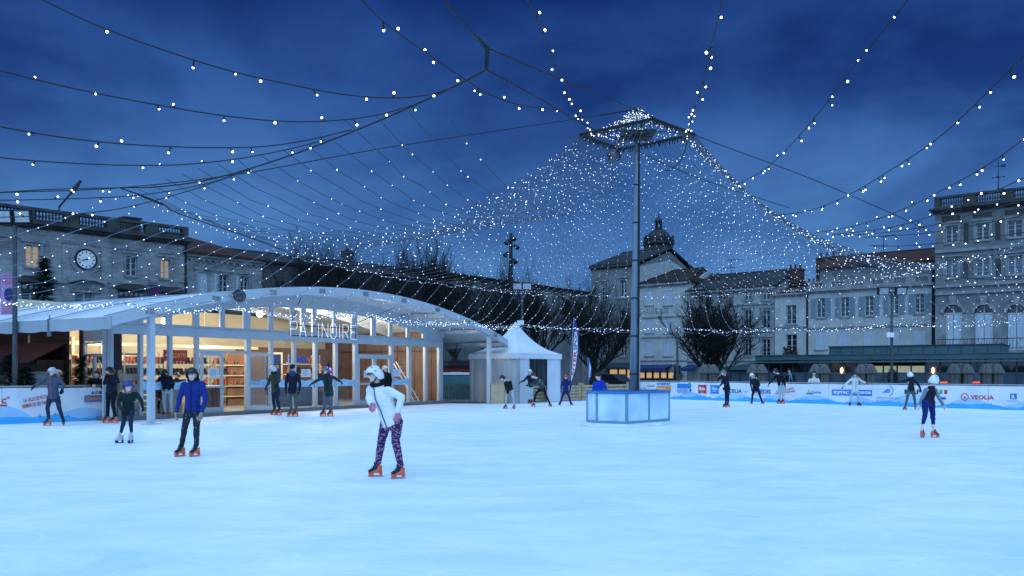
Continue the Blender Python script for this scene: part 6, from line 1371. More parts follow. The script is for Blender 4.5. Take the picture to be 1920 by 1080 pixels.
fir(152, 29.0, 'slim dark fir standing by the side door', 2.15, .5, 3, .1, 700)
fir(1673, 47.5, 'dark potted conifer below the tall floodlight pole', 1.75, .75, 4, .2, 700)
fir(1272, 54, 'dark conifer behind the barrier near the plain pole', 2.0, .6, 6, .2, 700)
# ================================================================ FAIRY LIGHTS
def para(A, B, sag, n=28, skew=1.0): return [A.lerp(B, (i / n) ** skew) - Vector((0, 0, sag * 4 * (i / n) ** skew * (1 - (i / n) ** skew))) for i in range(n + 1)]
def resample(pts, step):
    d = [0]; 
    for i in range(len(pts) - 1): d.append(d[-1] + (pts[i + 1] - pts[i]).length)
    out_, i, t = [], 0, 0.0
    while t <= d[-1]:
        while i < len(d) - 2 and d[i + 1] < t: i += 1
        k = (t - d[i]) / max(d[i + 1] - d[i], 1e-9); out_.append(pts[i].lerp(pts[i + 1], k)); t += step
    return out_
def catmull(pts, n=10):
    P_ = [pts[0] * 2 - pts[1]] + pts + [pts[-1] * 2 - pts[-2]]; o = []
    for i in range(1, len(P_) - 2):
        a, b, c, d = P_[i - 1:i + 3]
        for k in range(n):
            t = k / n; o.append(.5 * ((2 * b) + (c - a) * t + (2 * a - 5 * b + 4 * c - d) * t * t + (3 * b - a - 3 * c + d) * t ** 3))
    o.append(pts[-1]); return o
def bead_string(pts, step, label, group, wr=.007, br=.021, jit=.03, wire='wire', bulb='bulb_dim', name='light_string'):
    """one continuous cord that swells into a lit bulb at every step"""
    q = resample(pts, step)
    if len(q) > 4: q = [q[0]] + [q[i] + (q[i + 1] - q[i - 1]) * rnd.uniform(-.24, .24) for i in range(1, len(q) - 1)] + [q[-1]]; ph = rnd.random(); q = [q[0]] + [q[i].lerp(q[i + 1], ph) for i in range(1, len(q) - 2)] + [q[-1]]
    br *= .54; P_ = []; rr = []; mi = []
    for i, p in enumerate(q):
        if i and i < len(q) - 1 and rnd.random() > .06:
            t = (q[i + 1] - q[i - 1]).normalized(); o = Vector((rnd.uniform(-jit, jit), rnd.uniform(-jit, jit), rnd.uniform(-jit * 1.6, jit * .4))); b = br * rnd.uniform(.7, 1.25)
            for off, r, m in ((-1.2, wr, 1), (-.75, b * .8, 1), (0, b, 1), (.75, b * .8, 1), (1.2, wr, 0)): P_.append(p + o + t * off * b); rr.append(r); mi.append(m)
            if len(mi) > 5: mi[-6] = 0
        else: P_.append(p); rr.append(wr); mi.append(0)
    mm_ = []; cur = 1
    for i in range(len(rr) - 1):
        on = rr[i] > wr or rr[i + 1] > wr
        if on and not (mm_ and mm_[-1]): cur = 1 if rnd.random() < .52 else 2
        mm_.append(cur if on else 0)
    mb = MB(); mb.tube(P_, rr, 5, True, 0, mm_ + [0])
    o = mb.build(name, [wire, bulb, 'bulb_faint'], None, P_[0]); return tag(o, label, 'fairy lights', group)
PZ = 5.35                                            # height of the inner cable polygon
def poly(px, py):
    Y = (PZ - CH) * FP / (HZ - py); return P(px, py, Y)
def outer(px, py, z=3.6):
    Y = (z - CH) * FP / (HZ - py); return P(px, py, Y)
V = [poly(*p) for p in ((910, 131), (225, 352), (560, 482), (900, 540), (1110, 553), (1400, 550), (1600, 525), (1800, 488), (1960, 430))]
O = [outer(*p) for p in ((-420, 540), (330, 571), (800, 600), (1050, 612), (1450, 616), (1672, 608), (1920, 599), (2120, 590))]
def along(A, u):
    """point at parameter u (in vertices) along polyline A"""
    i = min(int(u), len(A) - 2); return A[i].lerp(A[i + 1], u - i)
def ringat(u):
    u %= 4; i = int(u); return ringp[i].lerp(ringp[(i + 1) % 4], u - i)
LBL = ('small white light string from the mast frame to the %s cable')
# ring corners: 0 left, 1 front, 2 right, 3 back
n = 15
for i in range(n):                                   # towards the near left cable
    u = i / (n - 1); A = ringat(.02 + .9 * (1 - u)); B = along(V, .10 + .86 * u)
    bead_string(para(A, B, 2.15 + .03 * rnd.uniform(-1, 1)), .55, LBL % 'near left', 'fairy light strings from the mast to the near left cable', br=.017)
n = 34
for i in range(n):                                   # towards the far left and far side
    u = i / (n - 1); A = ringat(4 - .98 * u); B = along(V, 1.06 + 2.6 * u)
    bead_string(para(A, B, 1.75 - .35 * u + .03 * rnd.uniform(-1, 1)), .43, LBL % 'far left', 'fairy light strings from the mast to the far left cable', br=.0185)
n = 38
for i in range(n):                                   # far right
    u = i / (n - 1); A = ringat(3 - .98 * u); B = along(V, 3.72 + 3.6 * u)
    bead_string(para(A, B, 1.45 + .5 * u + .03 * rnd.uniform(-1, 1)), .40, LBL % 'far right', 'fairy light strings from the mast to the far right cable', br=.0195)
n = 18
for i in range(n):                                   # near right
    u = i / (n - 1); A = ringat(2 - .5 * u); B = along(V, 7.35 + .65 * u) + Vector((0, 0, -.3 * u))
    bead_string(para(A, B, 1.9 + .03 * rnd.uniform(-1, 1)), .40, LBL % 'near right', 'fairy light strings from the mast to the near right cable', br=.019)
# short dense strings over the mast head
apex = mt_ + Vector((0, 0, .05))
for i in range(64):
    A = apex + Vector((rnd.uniform(-.1, .1), rnd.uniform(-.1, .1), 0)); B = ringat(i / 16.0); bead_string(para(A, B, .12, 8), .15, 'short light string on the pointed top of the mast frame', 'short fairy light strings over the mast head', br=.022, jit=.06)
# from the inner polygon down to the outer garland
omap = [(1.02, 0.0), (2, 1), (3, 2), (4, 3), (5, 4), (6, 5), (7, 6), (8, 7)]
def omat(u):
    for (a, c), (b, d) in zip(omap[:-1], omap[1:]):
        if a <= u <= b: return c + (d - c) * (u - a) / (b - a)
    return 7
for i in range(72):
    u = 1.04 + 6.7 * i / 71; A = along(V, u); B = along(O, omat(u)); side = 'left' if u < 3.3 else 'right' if u > 4.6 else 'far'
    sg_ = .25 + .35 * min(1, max(0, u - 1.5))
    pts = para(A, B, sg_, 22)
    if u > 2.6:                                      # small swag hooked up again at the garland
        C2 = along(O, min(7, omat(u) + .11)); pts += para(B - Vector((0, 0, .12)), C2 + Vector((0, 0, .02)), .30, 8)
    bead_string(pts, .40, 'small white light string sloping to the %s garland of the rink' % side, 'outer fairy light strings on the %s side' % side, br=.021, wire='wire_pale')
# cables of the inner polygon and the outer garlands
for a, b, lab in ((1, 2, 'lit support cable crossing in front of the left rooftops'), (2, 4, 'lit support cable dipping across the dark trees behind the pavilion'), (4, 6, 'lit support cable across the houses right of the mast'), (6, 8, 'lit support cable running to the tall mansion at right')):
    pts = []
    for i in range(a, b): pts += [V[i].lerp(V[i + 1], k / 14) - Vector((0, 0, .12 * 4 * k / 14 * (1 - k / 14))) for k in range(14)]
    pts.append(V[b]); bead_string(pts, .22, lab, 'inner ring of lit cables', wr=.010, br=.024, jit=.06, wire='wire_pale')
gl = [outer(-60, 556), outer(230, 569), outer(430, 577), outer(680, 589.5), outer(880, 605), outer(979, 610), outer(1270, 615), outer(1480, 616), outer(1672, 608.5), outer(1920, 599.5), outer(2060, 593)]
for i, lab in enumerate(('thick light garland at the left edge above the pavilion eave', 'thick light garland before the left slope of the pavilion arch', 'thick light garland crossing the lit gable windows', 'thick light garland above the right end of the pavilion roof', 'thick light garland at the peak of the white tent', 'straight light garland behind the mast', 'straight light garland before the wide grey house', 'light garland before the shuttered house', 'light garland before the arches of the mansion', 'light garland leaving the picture at the right edge')):
    for k in range(3 if i < 5 else 2):
        bead_string([p + Vector((0, 0, .05 * k)) for p in para(gl[i], gl[i + 1], .10 + .10 * k, 20)], .13 if i < 5 else .2, lab, 'outer light garlands', wr=.006, br=.026, jit=.05, wire='wire_pale')
# ---- big foreground strings with separate bulbs
bulb_me = None
mb = MB(); mb.ball((0, 0, 0), 1.0, n=10, m=7); bulb_me = mb.mesh('bulb', 'bulb', smooth=True)
mb = MB(); mb.tube([(0, 0, 0), (0, 0, 1)], 1.0, 5); socket_me = mb.mesh('socket', 'wire_black')
def big_string(ctrl, step, label, group='big festoon strings over the near ice', wr=.0085, br=.0135, start=.2, n=9):
    pts = catmull([P(*c) for c in ctrl], n); t = thing('festoon_string', label, 'fairy lights', pts[0], group)
    mb = MB(); mb.tube(pts, wr, 5); mb.build('cable', 'wire_black', t); og = ORIG[t]
    q = resample(pts, step * 1.2)
    for i, p in enumerate(q):
        if i == 0 or rnd.random() < .05: continue
        p = p + (q[min(i + 1, len(q) - 1)] - q[i - 1]) * rnd.uniform(-.22, .22)
        d = Vector((rnd.uniform(-.06, .06), rnd.uniform(-.05, .05), rnd.uniform(-.085, -.02) if rnd.random() < .8 else rnd.uniform(.01, .05))); b = link('bulb', bulb_me, t); b.location = p + d - og; s = br * rnd.uniform(.75, 1.2); b.scale = (s, s, s)
        k = link('socket', socket_me, t); k.location = p - og; k.rotation_euler = d.to_track_quat('Z', 'Y').to_euler(); k.scale = (.010, .010, d.length)
    return t
def cab(px): # depth of the near left cable below V0-V1
    k = (910 - px) / 685.0; return V[0].y + (V[1].y - V[0].y) * k
big_string([(60, -10, 8.6), (200, 55, 8.9), (400, 124, 9.3), (560, 162, 9.8), (660, 179, 10.2), (740, 183.5, 10.5), (800, 178, 10.7), (845, 166, 10.9)], .42, 'topmost left festoon string with large bulbs sagging to the cable knot')
big_string([(-20, 127, 9.0), (120, 162, 9.3), (280, 194, 9.8), (420, 217, 10.3), (540, 228, 10.8), (640, 225, 11.2), (715, 214, 11.6), (775, 197, 11.6)], .42, 'second left festoon string from the top with large bulbs')
big_string([(-20, 234, 9.5), (120, 258, 10.0), (260, 272, 10.6), (400, 277, 11.2), (500, 274, 11.7), (580, 262, 12.2), (660, 243, 12.6)], .45, 'third left festoon string from the top with large bulbs')
big_string([(-20, 294, 10.2), (100, 304, 10.8), (240, 310, 11.5), (350, 308, 12.2), (450, 297, 12.9), (540, 280, 13.4), (610, 262, 13.4)], .5, 'fourth left festoon string from the top with large bulbs')
big_string([(-20, 362, 12.0), (100, 355, 13.0), (225, 352, 15.5)], .55, 'nearly level festoon string at the left edge above the balustrade')
big_string([(-20, 376, 12.5), (120, 373, 13.5), (260, 366, 14.6), (380, 346, 15.2), (470, 318, 14.6)], .5, 'festoon string curving low above the town hall balustrade')
big_string([(-20, 408, 13.5), (100, 404, 14.2), (220, 392, 15.0), (340, 362, 15.0), (430, 332, 14.9)], .5, 'lowest left festoon string in front of the town hall balustrade')
big_string([(668, -10, 8.4), (720, 42, 8.9), (800, 100, 9.6), (872, 149, 10.4), (920, 178, 11.2), (975, 197, 12.0), (1036, 204, 12.8)], .34, 'festoon string running from the top edge down past the cable knot')
big_string([(984, -12, 8.2), (1012, 50, 9.6), (1045, 125, 12.0), (1080, 200, 16.0), (1105, 243, 21.5), (1120, 256, 25.0)], .75, 'steep festoon string from the top edge to the left corner of the mast frame', br=.0145)
big_string([(1357, -12, 8.0), (1338, 70, 9.6), (1318, 150, 12.2), (1300, 212, 16.5), (1288, 250, 22.5), (1284, 262, 25.5)], .75, 'steep festoon string from the top edge to the right corner of the mast frame', br=.0145)
big_string([(1712, -12, 9.0), (1655, 60, 9.9), (1590, 140, 11.4), (1530, 218, 13.4), (1480, 275, 15.6), (1430, 320, 18.2), (1375, 349, 21.5)], .5, 'long right festoon string from the top edge down to the lit curtain')
big_string([(1945, 78, 9.4), (1860, 165, 10.6), (1760, 258, 12.4), (1660, 325, 14.8), (1590, 366, 17.0), (1520, 394, 19.6), (1460, 403, 22.5)], .5, 'second right festoon string sweeping from the upper right corner')
big_string([(1945, 240, 10.5), (1860, 304, 12.2), (1760, 360, 14.5), (1680, 398, 17.0), (1600, 424, 20.0), (1530, 436, 23.5)], .5, 'third right festoon string passing before the weather vane')
big_string([(1945, 322, 11.5), (1850, 365, 13.5), (1750, 404, 16.0), (1660, 428, 19.0), (1560, 440, 23.5)], .55, 'fourth right festoon string before the mansion balustrade')
big_string([(1945, 368, 12.5), (1850, 394, 14.5), (1740, 424, 17.5), (1640, 438, 21.0), (1570, 440, 24.5)], .6, 'fifth right festoon string before the top mansion windows', 'thin festoon strings before the mansion', br=.0115)
big_string([(1945, 398, 13.5), (1840, 420, 15.8), (1730, 438, 19.0), (1620, 445, 24.0)], .7, 'sixth right festoon string across the top mansion windows', 'thin festoon strings before the mansion', br=.0115)
big_string([(1945, 432, 14.5), (1820, 449, 17.5), (1700, 461, 21.5), (1630, 460, 25.0)], .7, 'seventh right festoon string just under the top mansion windows', 'thin festoon strings before the mansion', br=.0115)
big_string([(1945, 470, 16.5), (1820, 482, 19.5), (1700, 482, 24.0), (1640, 476, 26.5)], .7, 'eighth right festoon string between the two mansion window rows', 'thin festoon strings before the mansion', br=.0115)
big_string([(1945, 520, 18), (1850, 524, 20.5), (1740, 512, 24.5), (1680, 492, 27.0)], .6, 'ninth right festoon string across the lower mansion windows', 'thin festoon strings before the mansion', br=.0115)
# ---- plain dark cables
def cable(ctrl, label, wr=.012, knots=(), n=8):
    pts = catmull([P(*c) for c in ctrl], n); t = thing('support_cable', label, 'cable', pts[0], 'plain dark support cables'); mb = MB(); mb.tube(pts, wr, 6); mb.build('rope', 'wire_black', t)
    for a, b in knots:
        mb = MB(); a, b = P(*a), P(*b); seq = [a.lerp(b, k / 16) for k in range(17)]; mb.tube(seq, [.012 + .012 * (k % 2) + .008 * rnd.random() for k in range(17)], 6); mb.build('turnbuckle', 'wire_black', t)
    return t
cable([(822, -12, 8.2), (870, 44, 8.9), (908, 86, 9.6)], 'dark cable from the top edge to the cable knot', knots=(((895, 70, 9.4), (915, 92, 9.7)),))
cable([(914, 90, 9.7), (1050, 148, 14.0), (1190, 205, 25.0)], 'dark cable from the knot to the top of the mast', .012)
cable([(914, 88, 9.7), (913, 110, 9.9), (912, 131, 10.1)], 'short dark hanging link below the cable knot', .011, knots=(((914, 92, 9.75), (912, 130, 10.1)),))
cable([(912, 131, V[0].y), (840, 168, cab(840)), (700, 231, cab(700)), (540, 293, cab(540)), (400, 335, cab(400)), (300, 350, cab(300)), (225, 352, V[1].y)], 'dark sagging cable carrying the near left strings', .013)
cable([(912, 131, 10.1), (1010, 184, 13.0), (1115, 243, 19.0), (1300, 330, 27.0), (1480, 390, 33.0)], 'dark cable passing behind the mast frame down to the right', .012)
cable([(1190, 205, 25.4), (1320, 260, 27.0), (1500, 327, 30.0), (1640, 386, 33.0), (1750, 436, 36.0)], 'dark straight cable from the mast top toward the mansion', .014)
cable([(1185, 206, 25.0), (1060, 226, 22.5), (900, 250, 20.0), (700, 281, 18.0), (450, 326, 16.6), (225, 352, 16.7), (-20, 362, 15.5)], 'dark cable from the mast top across the sky to the left edge', .011, knots=(((1185, 206, 25.0), (1125, 216, 23.8)),))
cable([(1290, 258, 25.6), (1278, 298, 25.4), (1258, 318, 25.2), (1246, 320, 25.2)], 'loose dark cable dangling from the right corner of the mast frame', .014)
cable([(225, 352, 16.7), (300, 380, 17.5), (340, 402, 18.5), (480, 450, 23.0), (560, 482, 26.8)], 'dark thick cable sloping from the left knot to the lit garland', .014, knots=(((258, 364, 17.0), (305, 384, 17.6)),))
# ================================================================ PEOPLE
M['skin'] = mat('skin', (0.86, 0.54, 0.44), 0.55, var=.06, scale=12, spec=.3)
M['lip'] = mat('lips', (0.34, 0.12, 0.11), 0.5, var=.05)
M['eye_white'] = mat('eye_white', (0.75, 0.75, 0.75), 0.3, var=0)
M['iris'] = mat('iris', (0.02, 0.02, 0.03), 0.25, var=0)
def cl(name, col, var=.14, bump=.3, bs=90): return mat(name, col, .85, var=var, scale=9, bump=bump, bscale=bs, spec=.2)
M['c_navy'] = cl('navy_cloth', (.010, .013, .030)); M['c_black'] = cl('black_cloth', (.008, .009, .012)); M['c_grey_blue'] = cl('grey_blue_softshell', (.060, .085, .125)); M['c_royal'] = cl('royal_blue_quilt', (.014, .032, .20)); M['c_bright'] = cl('bright_blue_quilt', (.012, .045, .40))
M['c_white'] = cl('white_jacket', (.76, .77, .78), .04, .15, 40); M['c_cream'] = cl('off_white_coat', (.62, .62, .60), .06); M['c_dkgreen'] = cl('dark_green_fleece', (.012, .026, .024)); M['c_olive'] = cl('olive_coat', (.045, .065, .050)); M['c_parka'] = cl('bottle_green_parka', (.016, .036, .034)); M['c_sage'] = cl('grey_green_trousers', (.075, .105, .100)); M['c_denim'] = cl('blue_denim', (.065, .12, .19), .2); M['c_dkdenim'] = cl('dark_denim', (.018, .030, .065), .2); M['c_ltgrey'] = cl('pale_grey_joggers', (.36, .45, .50), .1); M['c_teal'] = cl('grey_teal_fleece', (.045, .075, .080)); M['c_maroon'] = cl('maroon_coat', (.11, .018, .030)); M['c_sleeve'] = cl('heather_grey_sleeves', (.17, .24, .28)); M['c_ltblue'] = cl('pale_blue_scarf', (.12, .24, .34)); M['c_orange'] = cl('orange_lining', (.55, .10, .03)); M['c_fur'] = mat('fur_trim', (.42, .40, .36), .95, var=.3, scale=30, bump=1.0, bscale=60); M['c_tan'] = cl('tan_glove', (.34, .26, .20)); M['c_pink'] = cl('pink_glove', (.55, .20, .28), .35); M['c_redglove'] = cl('red_glove', (.40, .03, .04)); M['c_bluehood'] = cl('slate_blue_hood', (.022, .055, .12)); M['c_marine'] = cl('marine_suit', (.010, .022, .13))
M['c_legging'] = spots_mat('purple_patterned_leggings', (.022, .010, .055), (.60, .22, .48), 25.0, (1, 1, 2.2), .32, .40)
M['c_splash'] = spots_mat('black_leggings_pale_strokes', (.008, .009, .016), (.16, .26, .36), 16.0, (1.6, 1.6, .9), .15, .22)
M['h_black'] = mat('black_helmet_shell', (.012, .014, .018), .35, var=.1); M['h_white'] = mat('white_helmet_shell', (.74, .75, .77), .3, var=.03); M['h_blue'] = mat('blue_helmet_shell', (.015, .045, .24), .4, var=.1); M['h_red'] = mat('red_helmet_shell', (.50, .05, .06), .35, var=.1); M['h_green'] = mat('grey_green_helmet', (.10, .16, .17), .4, var=.2); M['h_navy'] = mat('navy_knit', (.012, .018, .035), .95, var=.2, bump=.6, bscale=120); M['h_teal'] = mat('teal_knit', (.03, .07, .08), .95, var=.2, bump=.6, bscale=120); M['h_grey'] = mat('pale_grey_helmet', (.45, .50, .54), .35, var=.05)
M['hair_brown'] = mat('brown_hair', (.055, .032, .020), .6, var=.3, scale=40); M['hair_dark'] = mat('dark_hair', (.018, .013, .011), .6, var=.3, scale=40); M['hair_tan'] = mat('tan_bobble_knit', (.40, .24, .12), .95, var=.2, bump=.6, bscale=100)

# ---- ice skate templates (toe towards +Y, blade on z = 0)
def skate_parts():
    sh = MB(); ring = lambda w, y0, y1, z: [Vector((x * w, y0 + (y1 - y0) * y, z)) for x, y in ((-.55, 0), (.55, 0), (1, .22), (1, .62), (.72, .9), (.3, 1), (-.3, 1), (-.72, .9), (-1, .62), (-1, .22))]
    sh.loft([ring(.032, -.11, .13, .075), ring(.042, -.115, .142, .085), ring(.043, -.115, .138, .105), ring(.041, -.112, .09, .125), ring(.039, -.112, .035, .15), ring(.038, -.112, .002, .178), ring(.041, -.112, -.004, .205), ring(.038, -.108, -.008, .21)])
    tg = MB(); tg.loft([[Vector((x * w, y, z)) for x, y, z in ((-1, y0 - .05, z0 - .03), (1, y0 - .05, z0 - .03), (.95, y0, z0), (.5, y0 + .014, z0 + .014), (-.5, y0 + .014, z0 + .014), (-.95, y0, z0))] for w, y0, z0 in ((.034, .132, .106), (.040, .095, .128), (.039, .05, .158), (.038, .022, .20), (.040, .020, .25), (.038, .018, .272))])
    for k in range(5): z = .118 + .028 * k; y = .122 - .024 * k; tg.tube([(-.042, y, z), (0, y + .012, z + .014), (.042, y, z)], .006, 4)
    hd = MB(); hd.loft([[Vector((x, y, .03)) for x, y in ((-.010, .05), (.010, .05), (.010, .13), (-.010, .13))], [Vector((x, y, .08)) for x, y in ((-.03, .03), (.03, .03), (.036, .14), (-.036, .14))]]); hd.loft([[Vector((x, y, .03)) for x, y in ((-.010, -.11), (.010, -.11), (.010, -.065), (-.010, -.065))], [Vector((x, y, .09)) for x, y in ((-.032, -.12), (.032, -.12), (.03, -.055), (-.03, -.055))]])
    hd.bx(-.010, .010, -.112, .132, .022, .034); hd.bx(-.03, .03, -.115, .135, .0785, .0855)
    bl = MB(); bl.loft([[Vector((x, y, z)) for x, z in ((-.003, 0), (.003, 0), (.003, .024), (-.003, .024))] for y in (-.135, -.06, .06, .125)] + [[Vector((x, .15, z)) for x, z in ((-.003, .014), (.003, .014), (.003, .03), (-.003, .03))]])
    return sh, tg, hd, bl
SK = {}
for key, (a, b, c) in {'orange': ('skate_orange', 'skate_dark', 'skate_orange'), 'white': ('skate_white', 'skate_white', 'skate_dark'), 'dark': ('skate_dark', 'skate_dark', 'skate_orange')}.items():
    sh, tg, hd, bl = skate_parts(); SK[key] = (sh.mesh('ice_skate', a, smooth=True), tg.mesh('tongue', b), hd.mesh('blade_holder', c), bl.mesh('blade', 'steel'))

def frame3(f, up):
    f = f.normalized(); r = f.cross(up).normalized(); u = r.cross(f).normalized(); return r, f, u
def hand_mb(mb, w, d, palm, k=1.0, fat=0.0, curl=.35, side=1):
    """palm plus five separate bent fingers; w wrist, d pointing direction, palm = palm normal"""
    d = d.normalized(); n = (palm - d * palm.dot(d)); n = n.normalized() if n.length > 1e-3 else d.orthogonal().normalized(); a = d.cross(n) * side
    P0, P1 = w, w + d * .082 * k
    ring = lambda c, wa, th: [c + a * (wa * math.cos(q)) + n * (th * math.sin(q)) for q in [i * math.pi / 6 for i in range(12)]]
    mb.loft([ring(P0 - d * .02, .024 * k + fat, .018 * k + fat), ring(P0 + d * .025 * k, .034 * k + fat, .016 * k + fat), ring(P1 - d * .01, .040 * k + fat, .014 * k + fat), ring(P1 + d * .006, .034 * k + fat, .011 * k + fat)])
    for i, (off, L1) in enumerate(((-.031, .066), (-.0105, .076), (.0105, .071), (.031, .056))):
        r = (.0082 - .0006 * (i == 3)) * k + fat * .75; p = P1 + a * off * k * 1.06 - d * .012; c1, c2 = curl * (.8 + .12 * i), curl * (1.7 + .2 * i)
        d1 = (d + a * off * 2.2).normalized(); q1 = p + (d1 * math.cos(c1) + n * math.sin(c1)) * L1 * .56 * k; q2 = q1 + (d1 * math.cos(c2) + n * math.sin(c2)) * L1 * .5 * k
        mb.capsule(p, q1, r * 1.06, r, 8); mb.capsule(q1, q2, r, r * .85, 8)
    p = w + d * .022 * k - a * .03 * k; t1 = p + (d * .65 - a * .65 + n * .35).normalized() * .04 * k; t2 = t1 + (d * .9 - a * .15 + n * .4).normalized() * .032 * k
    mb.capsule(p, t1, .0115 * k + fat * .75, .0095 * k + fat * .75, 8); mb.capsule(t1, t2, .0095 * k + fat * .75, .0078 * k + fat * .75, 8)

def person(label, Y, H, S, E, Wr, Hp, K, A, face, toes, jacket='c_navy', trousers='c_navy', helmet=None, hat=None, glove='c_black', hair=None, skates='orange', hem=.06, quilt=0, hood=None, fur=None, sleeve=None, zipc=None, scarf=None, glasses=False, group=None, loose=1.0, bulk=1.0, hs=1.0, tilt=None, mouth_open=False, visible_legs=True, stripe=None, chin=True, short=False):
    q = lambda p: P(p[0], p[1], Y + (p[2] if len(p) > 2 else 0))
    H, S, E, Wr, Hp, K, A = q(H), [q(p) for p in S], [q(p) for p in E], [q(p) for p in Wr], [q(p) for p in Hp], [q(p) for p in K], [q(p) for p in A]
    base = (A[0] + A[1]) / 2; base.z = 0.0
    t = thing('person', label, 'person', base, group); og = ORIG[t]
    k = min(1.12, max(.78, (H.z + .1) / 1.55)) * .97
    f = Vector(face).normalized(); sm_, hm = (S[0] + S[1]) / 2, (Hp[0] + Hp[1]) / 2
    lat = (S[1] - S[0]); lat = lat.normalized() if lat.length > .05 else Vector((f.y, -f.x, 0))
    spine = (sm_ - hm); sl = spine.length; spine = spine / sl
    dep = lat.cross(spine).normalized()
    if dep.dot(Vector((f.x, f.y, 0))) < 0: dep = -dep
    neckb = sm_ + spine * .035 * k
    hl = (Hp[1] - Hp[0]); hl = (hl - spine * hl.dot(spine)); hl = hl.normalized() if hl.length > .04 else lat
    if hl.dot(lat) < 0: hl = -hl
    sh_w = max(.135 * k, (S[1] - S[0]).length / 2); hp_w = max(.085 * k, (Hp[1] - Hp[0]).length / 2)
    up = ((H - neckb).normalized() * .55 + Vector((0, 0, 1)) * .45).normalized()
    if tilt: up = Vector(tilt).normalized()
    hr, hf, hu = frame3(f, up); hrot = Matrix((hr, hf, hu)).transposed()
    HL = lambda x, y, z: H + (hr * x + hf * y + hu * z) * hs
    def ell(c, la, wa, de, dp, n=16): return [c + la * (wa * math.cos(i * 2 * math.pi / n)) + de * (dp * math.sin(i * 2 * math.pi / n)) for i in range(n)]
    def torso(mb, g, hemd):
        d2 = hl.cross(spine).normalized(); d2 = d2 if d2.dot(dep) > 0 else -d2
        secs = [(hm - spine * hemd, hl, hp_w + .068 * k * g, d2, .112 * k * g), (hm + spine * .05, hl, hp_w + .062 * k * g, d2, .112 * k * g), (hm.lerp(sm_, .42), (hl + lat).normalized(), hp_w * .5 + sh_w * .42 + .026 * k * g, (d2 + dep).normalized(), .100 * k * g), (hm.lerp(sm_, .75), lat, sh_w + .004 * k * g, dep, .112 * k * g), (hm.lerp(sm_, .95), lat, sh_w - .012 * k, dep, .092 * k * g), (neckb + spine * .012, lat, sh_w * .55, dep, .068 * k * g), (neckb + spine * .045, lat, .062 * k * g, dep, .06 * k * g)]
        mb.loft([ell(*s) for s in secs])
    # body
    vox = .0125
    mb = MB(); torso(mb, .80, .02)
    mb.ball(HL(0, -.008, .012), (.073 * hs, .090 * hs, .098 * hs), n=18, m=14, rot=hrot); mb.ball(HL(0, .028, -.060), (.050 * hs, .056 * hs, .052 * hs), n=14, m=10, rot=hrot); mb.ball(HL(0, .048, -.02), (.05 * hs, .042 * hs, .07 * hs), n=14, m=10, rot=hrot)
    mb.tube([HL(0, .082, .016), HL(0, .104, -.018), HL(0, .088, -.030)], [.011 * hs, .017 * hs, .013 * hs], 8)
    for s in (-1, 1): mb.ball(HL(.073 * s, -.012, -.006), (.013, .022, .032), n=8, m=6, rot=hrot)
    mb.tube([neckb - spine * .06, neckb + spine * .03, HL(0, -.012, -.06)], [.06 * k, .052 * k, .048 * k], 10)
    for i in range(2):
        mb.capsule(S[i] + spine * -.01, E[i], .044 * k, .037 * k); mb.capsule(E[i], Wr[i], .037 * k, .026 * k)
        mb.capsule(Hp[i] + spine * .0, K[i], .066 * k, .048 * k); mb.capsule(K[i], A[i], .047 * k, .034 * k); mb.capsule(A[i], Vector((A[i].x, A[i].y, max(.09, A[i].z - .08))) + Vector((math.cos(R(toes[i])), math.sin(R(toes[i])), 0)) * .05, .034 * k, .03 * k)
    hd = []
    for i in range(2):
        d = (Wr[i] - E[i]).normalized(); palm = (hm - Wr[i]); palm = palm - d * palm.dot(d); palm = palm if palm.length > .02 else -dep
        hd.append((Wr[i], d, palm, 1 if i == 0 else -1))
    if glove is None:
        for w, d, pn, sd_ in hd: hand_mb(mb, w, d, pn, k, .002, .4, sd_)
        vox = .0095
    body = link('body', remeshed(mb, 'body', 'skin', og, vox, 3), t)
    # face
    for s in (-1, 1):
        mb = MB(); mb.ball(HL(.031 * s, .079, .012), .0150 * hs, n=10, m=8, rot=hrot); mb.ball(HL(.031 * s, .0885, .012), .0098 * hs, mi=1, n=8, m=6, rot=hrot); mb.build('eye', ['eye_white', 'iris'], t, smooth=True)
    mb = MB(); mb.ball(HL(0, .084, -.062), (.020 * hs, .008, (.016 if mouth_open else .0065) * hs), n=10, m=6, rot=hrot); mb.build('mouth', 'iris' if mouth_open else 'lip', t)
    mb = MB()
    for s in (-1, 1): mb.tube([HL(.014 * s, .088, .034), HL(.03 * s, .088, .040), HL(.048 * s, .078, .034)], [.004, .0065, .004], 5)
    mb.build('eyebrows', hair or 'hair_brown', t)
    if not helmet and not hat and hair or (hair and hat):
        mb = MB(); mb.ball(HL(0, -.022, .028), (.084 * hs, .092 * hs, .094 * hs), n=16, m=12, rot=hrot)
        for j in range(7): a = -1.2 + .4 * j; mb.capsule(HL(.075 * math.sin(a), .035 * math.cos(a) + .02, .085), HL(.08 * math.sin(a), .06 * math.cos(a) + .012, .055), .024, .016)
        if hair in ('hair_long',): pass
        link('hair', remeshed(mb, 'hair', hair, og, .014, 2, .006, 40), t)
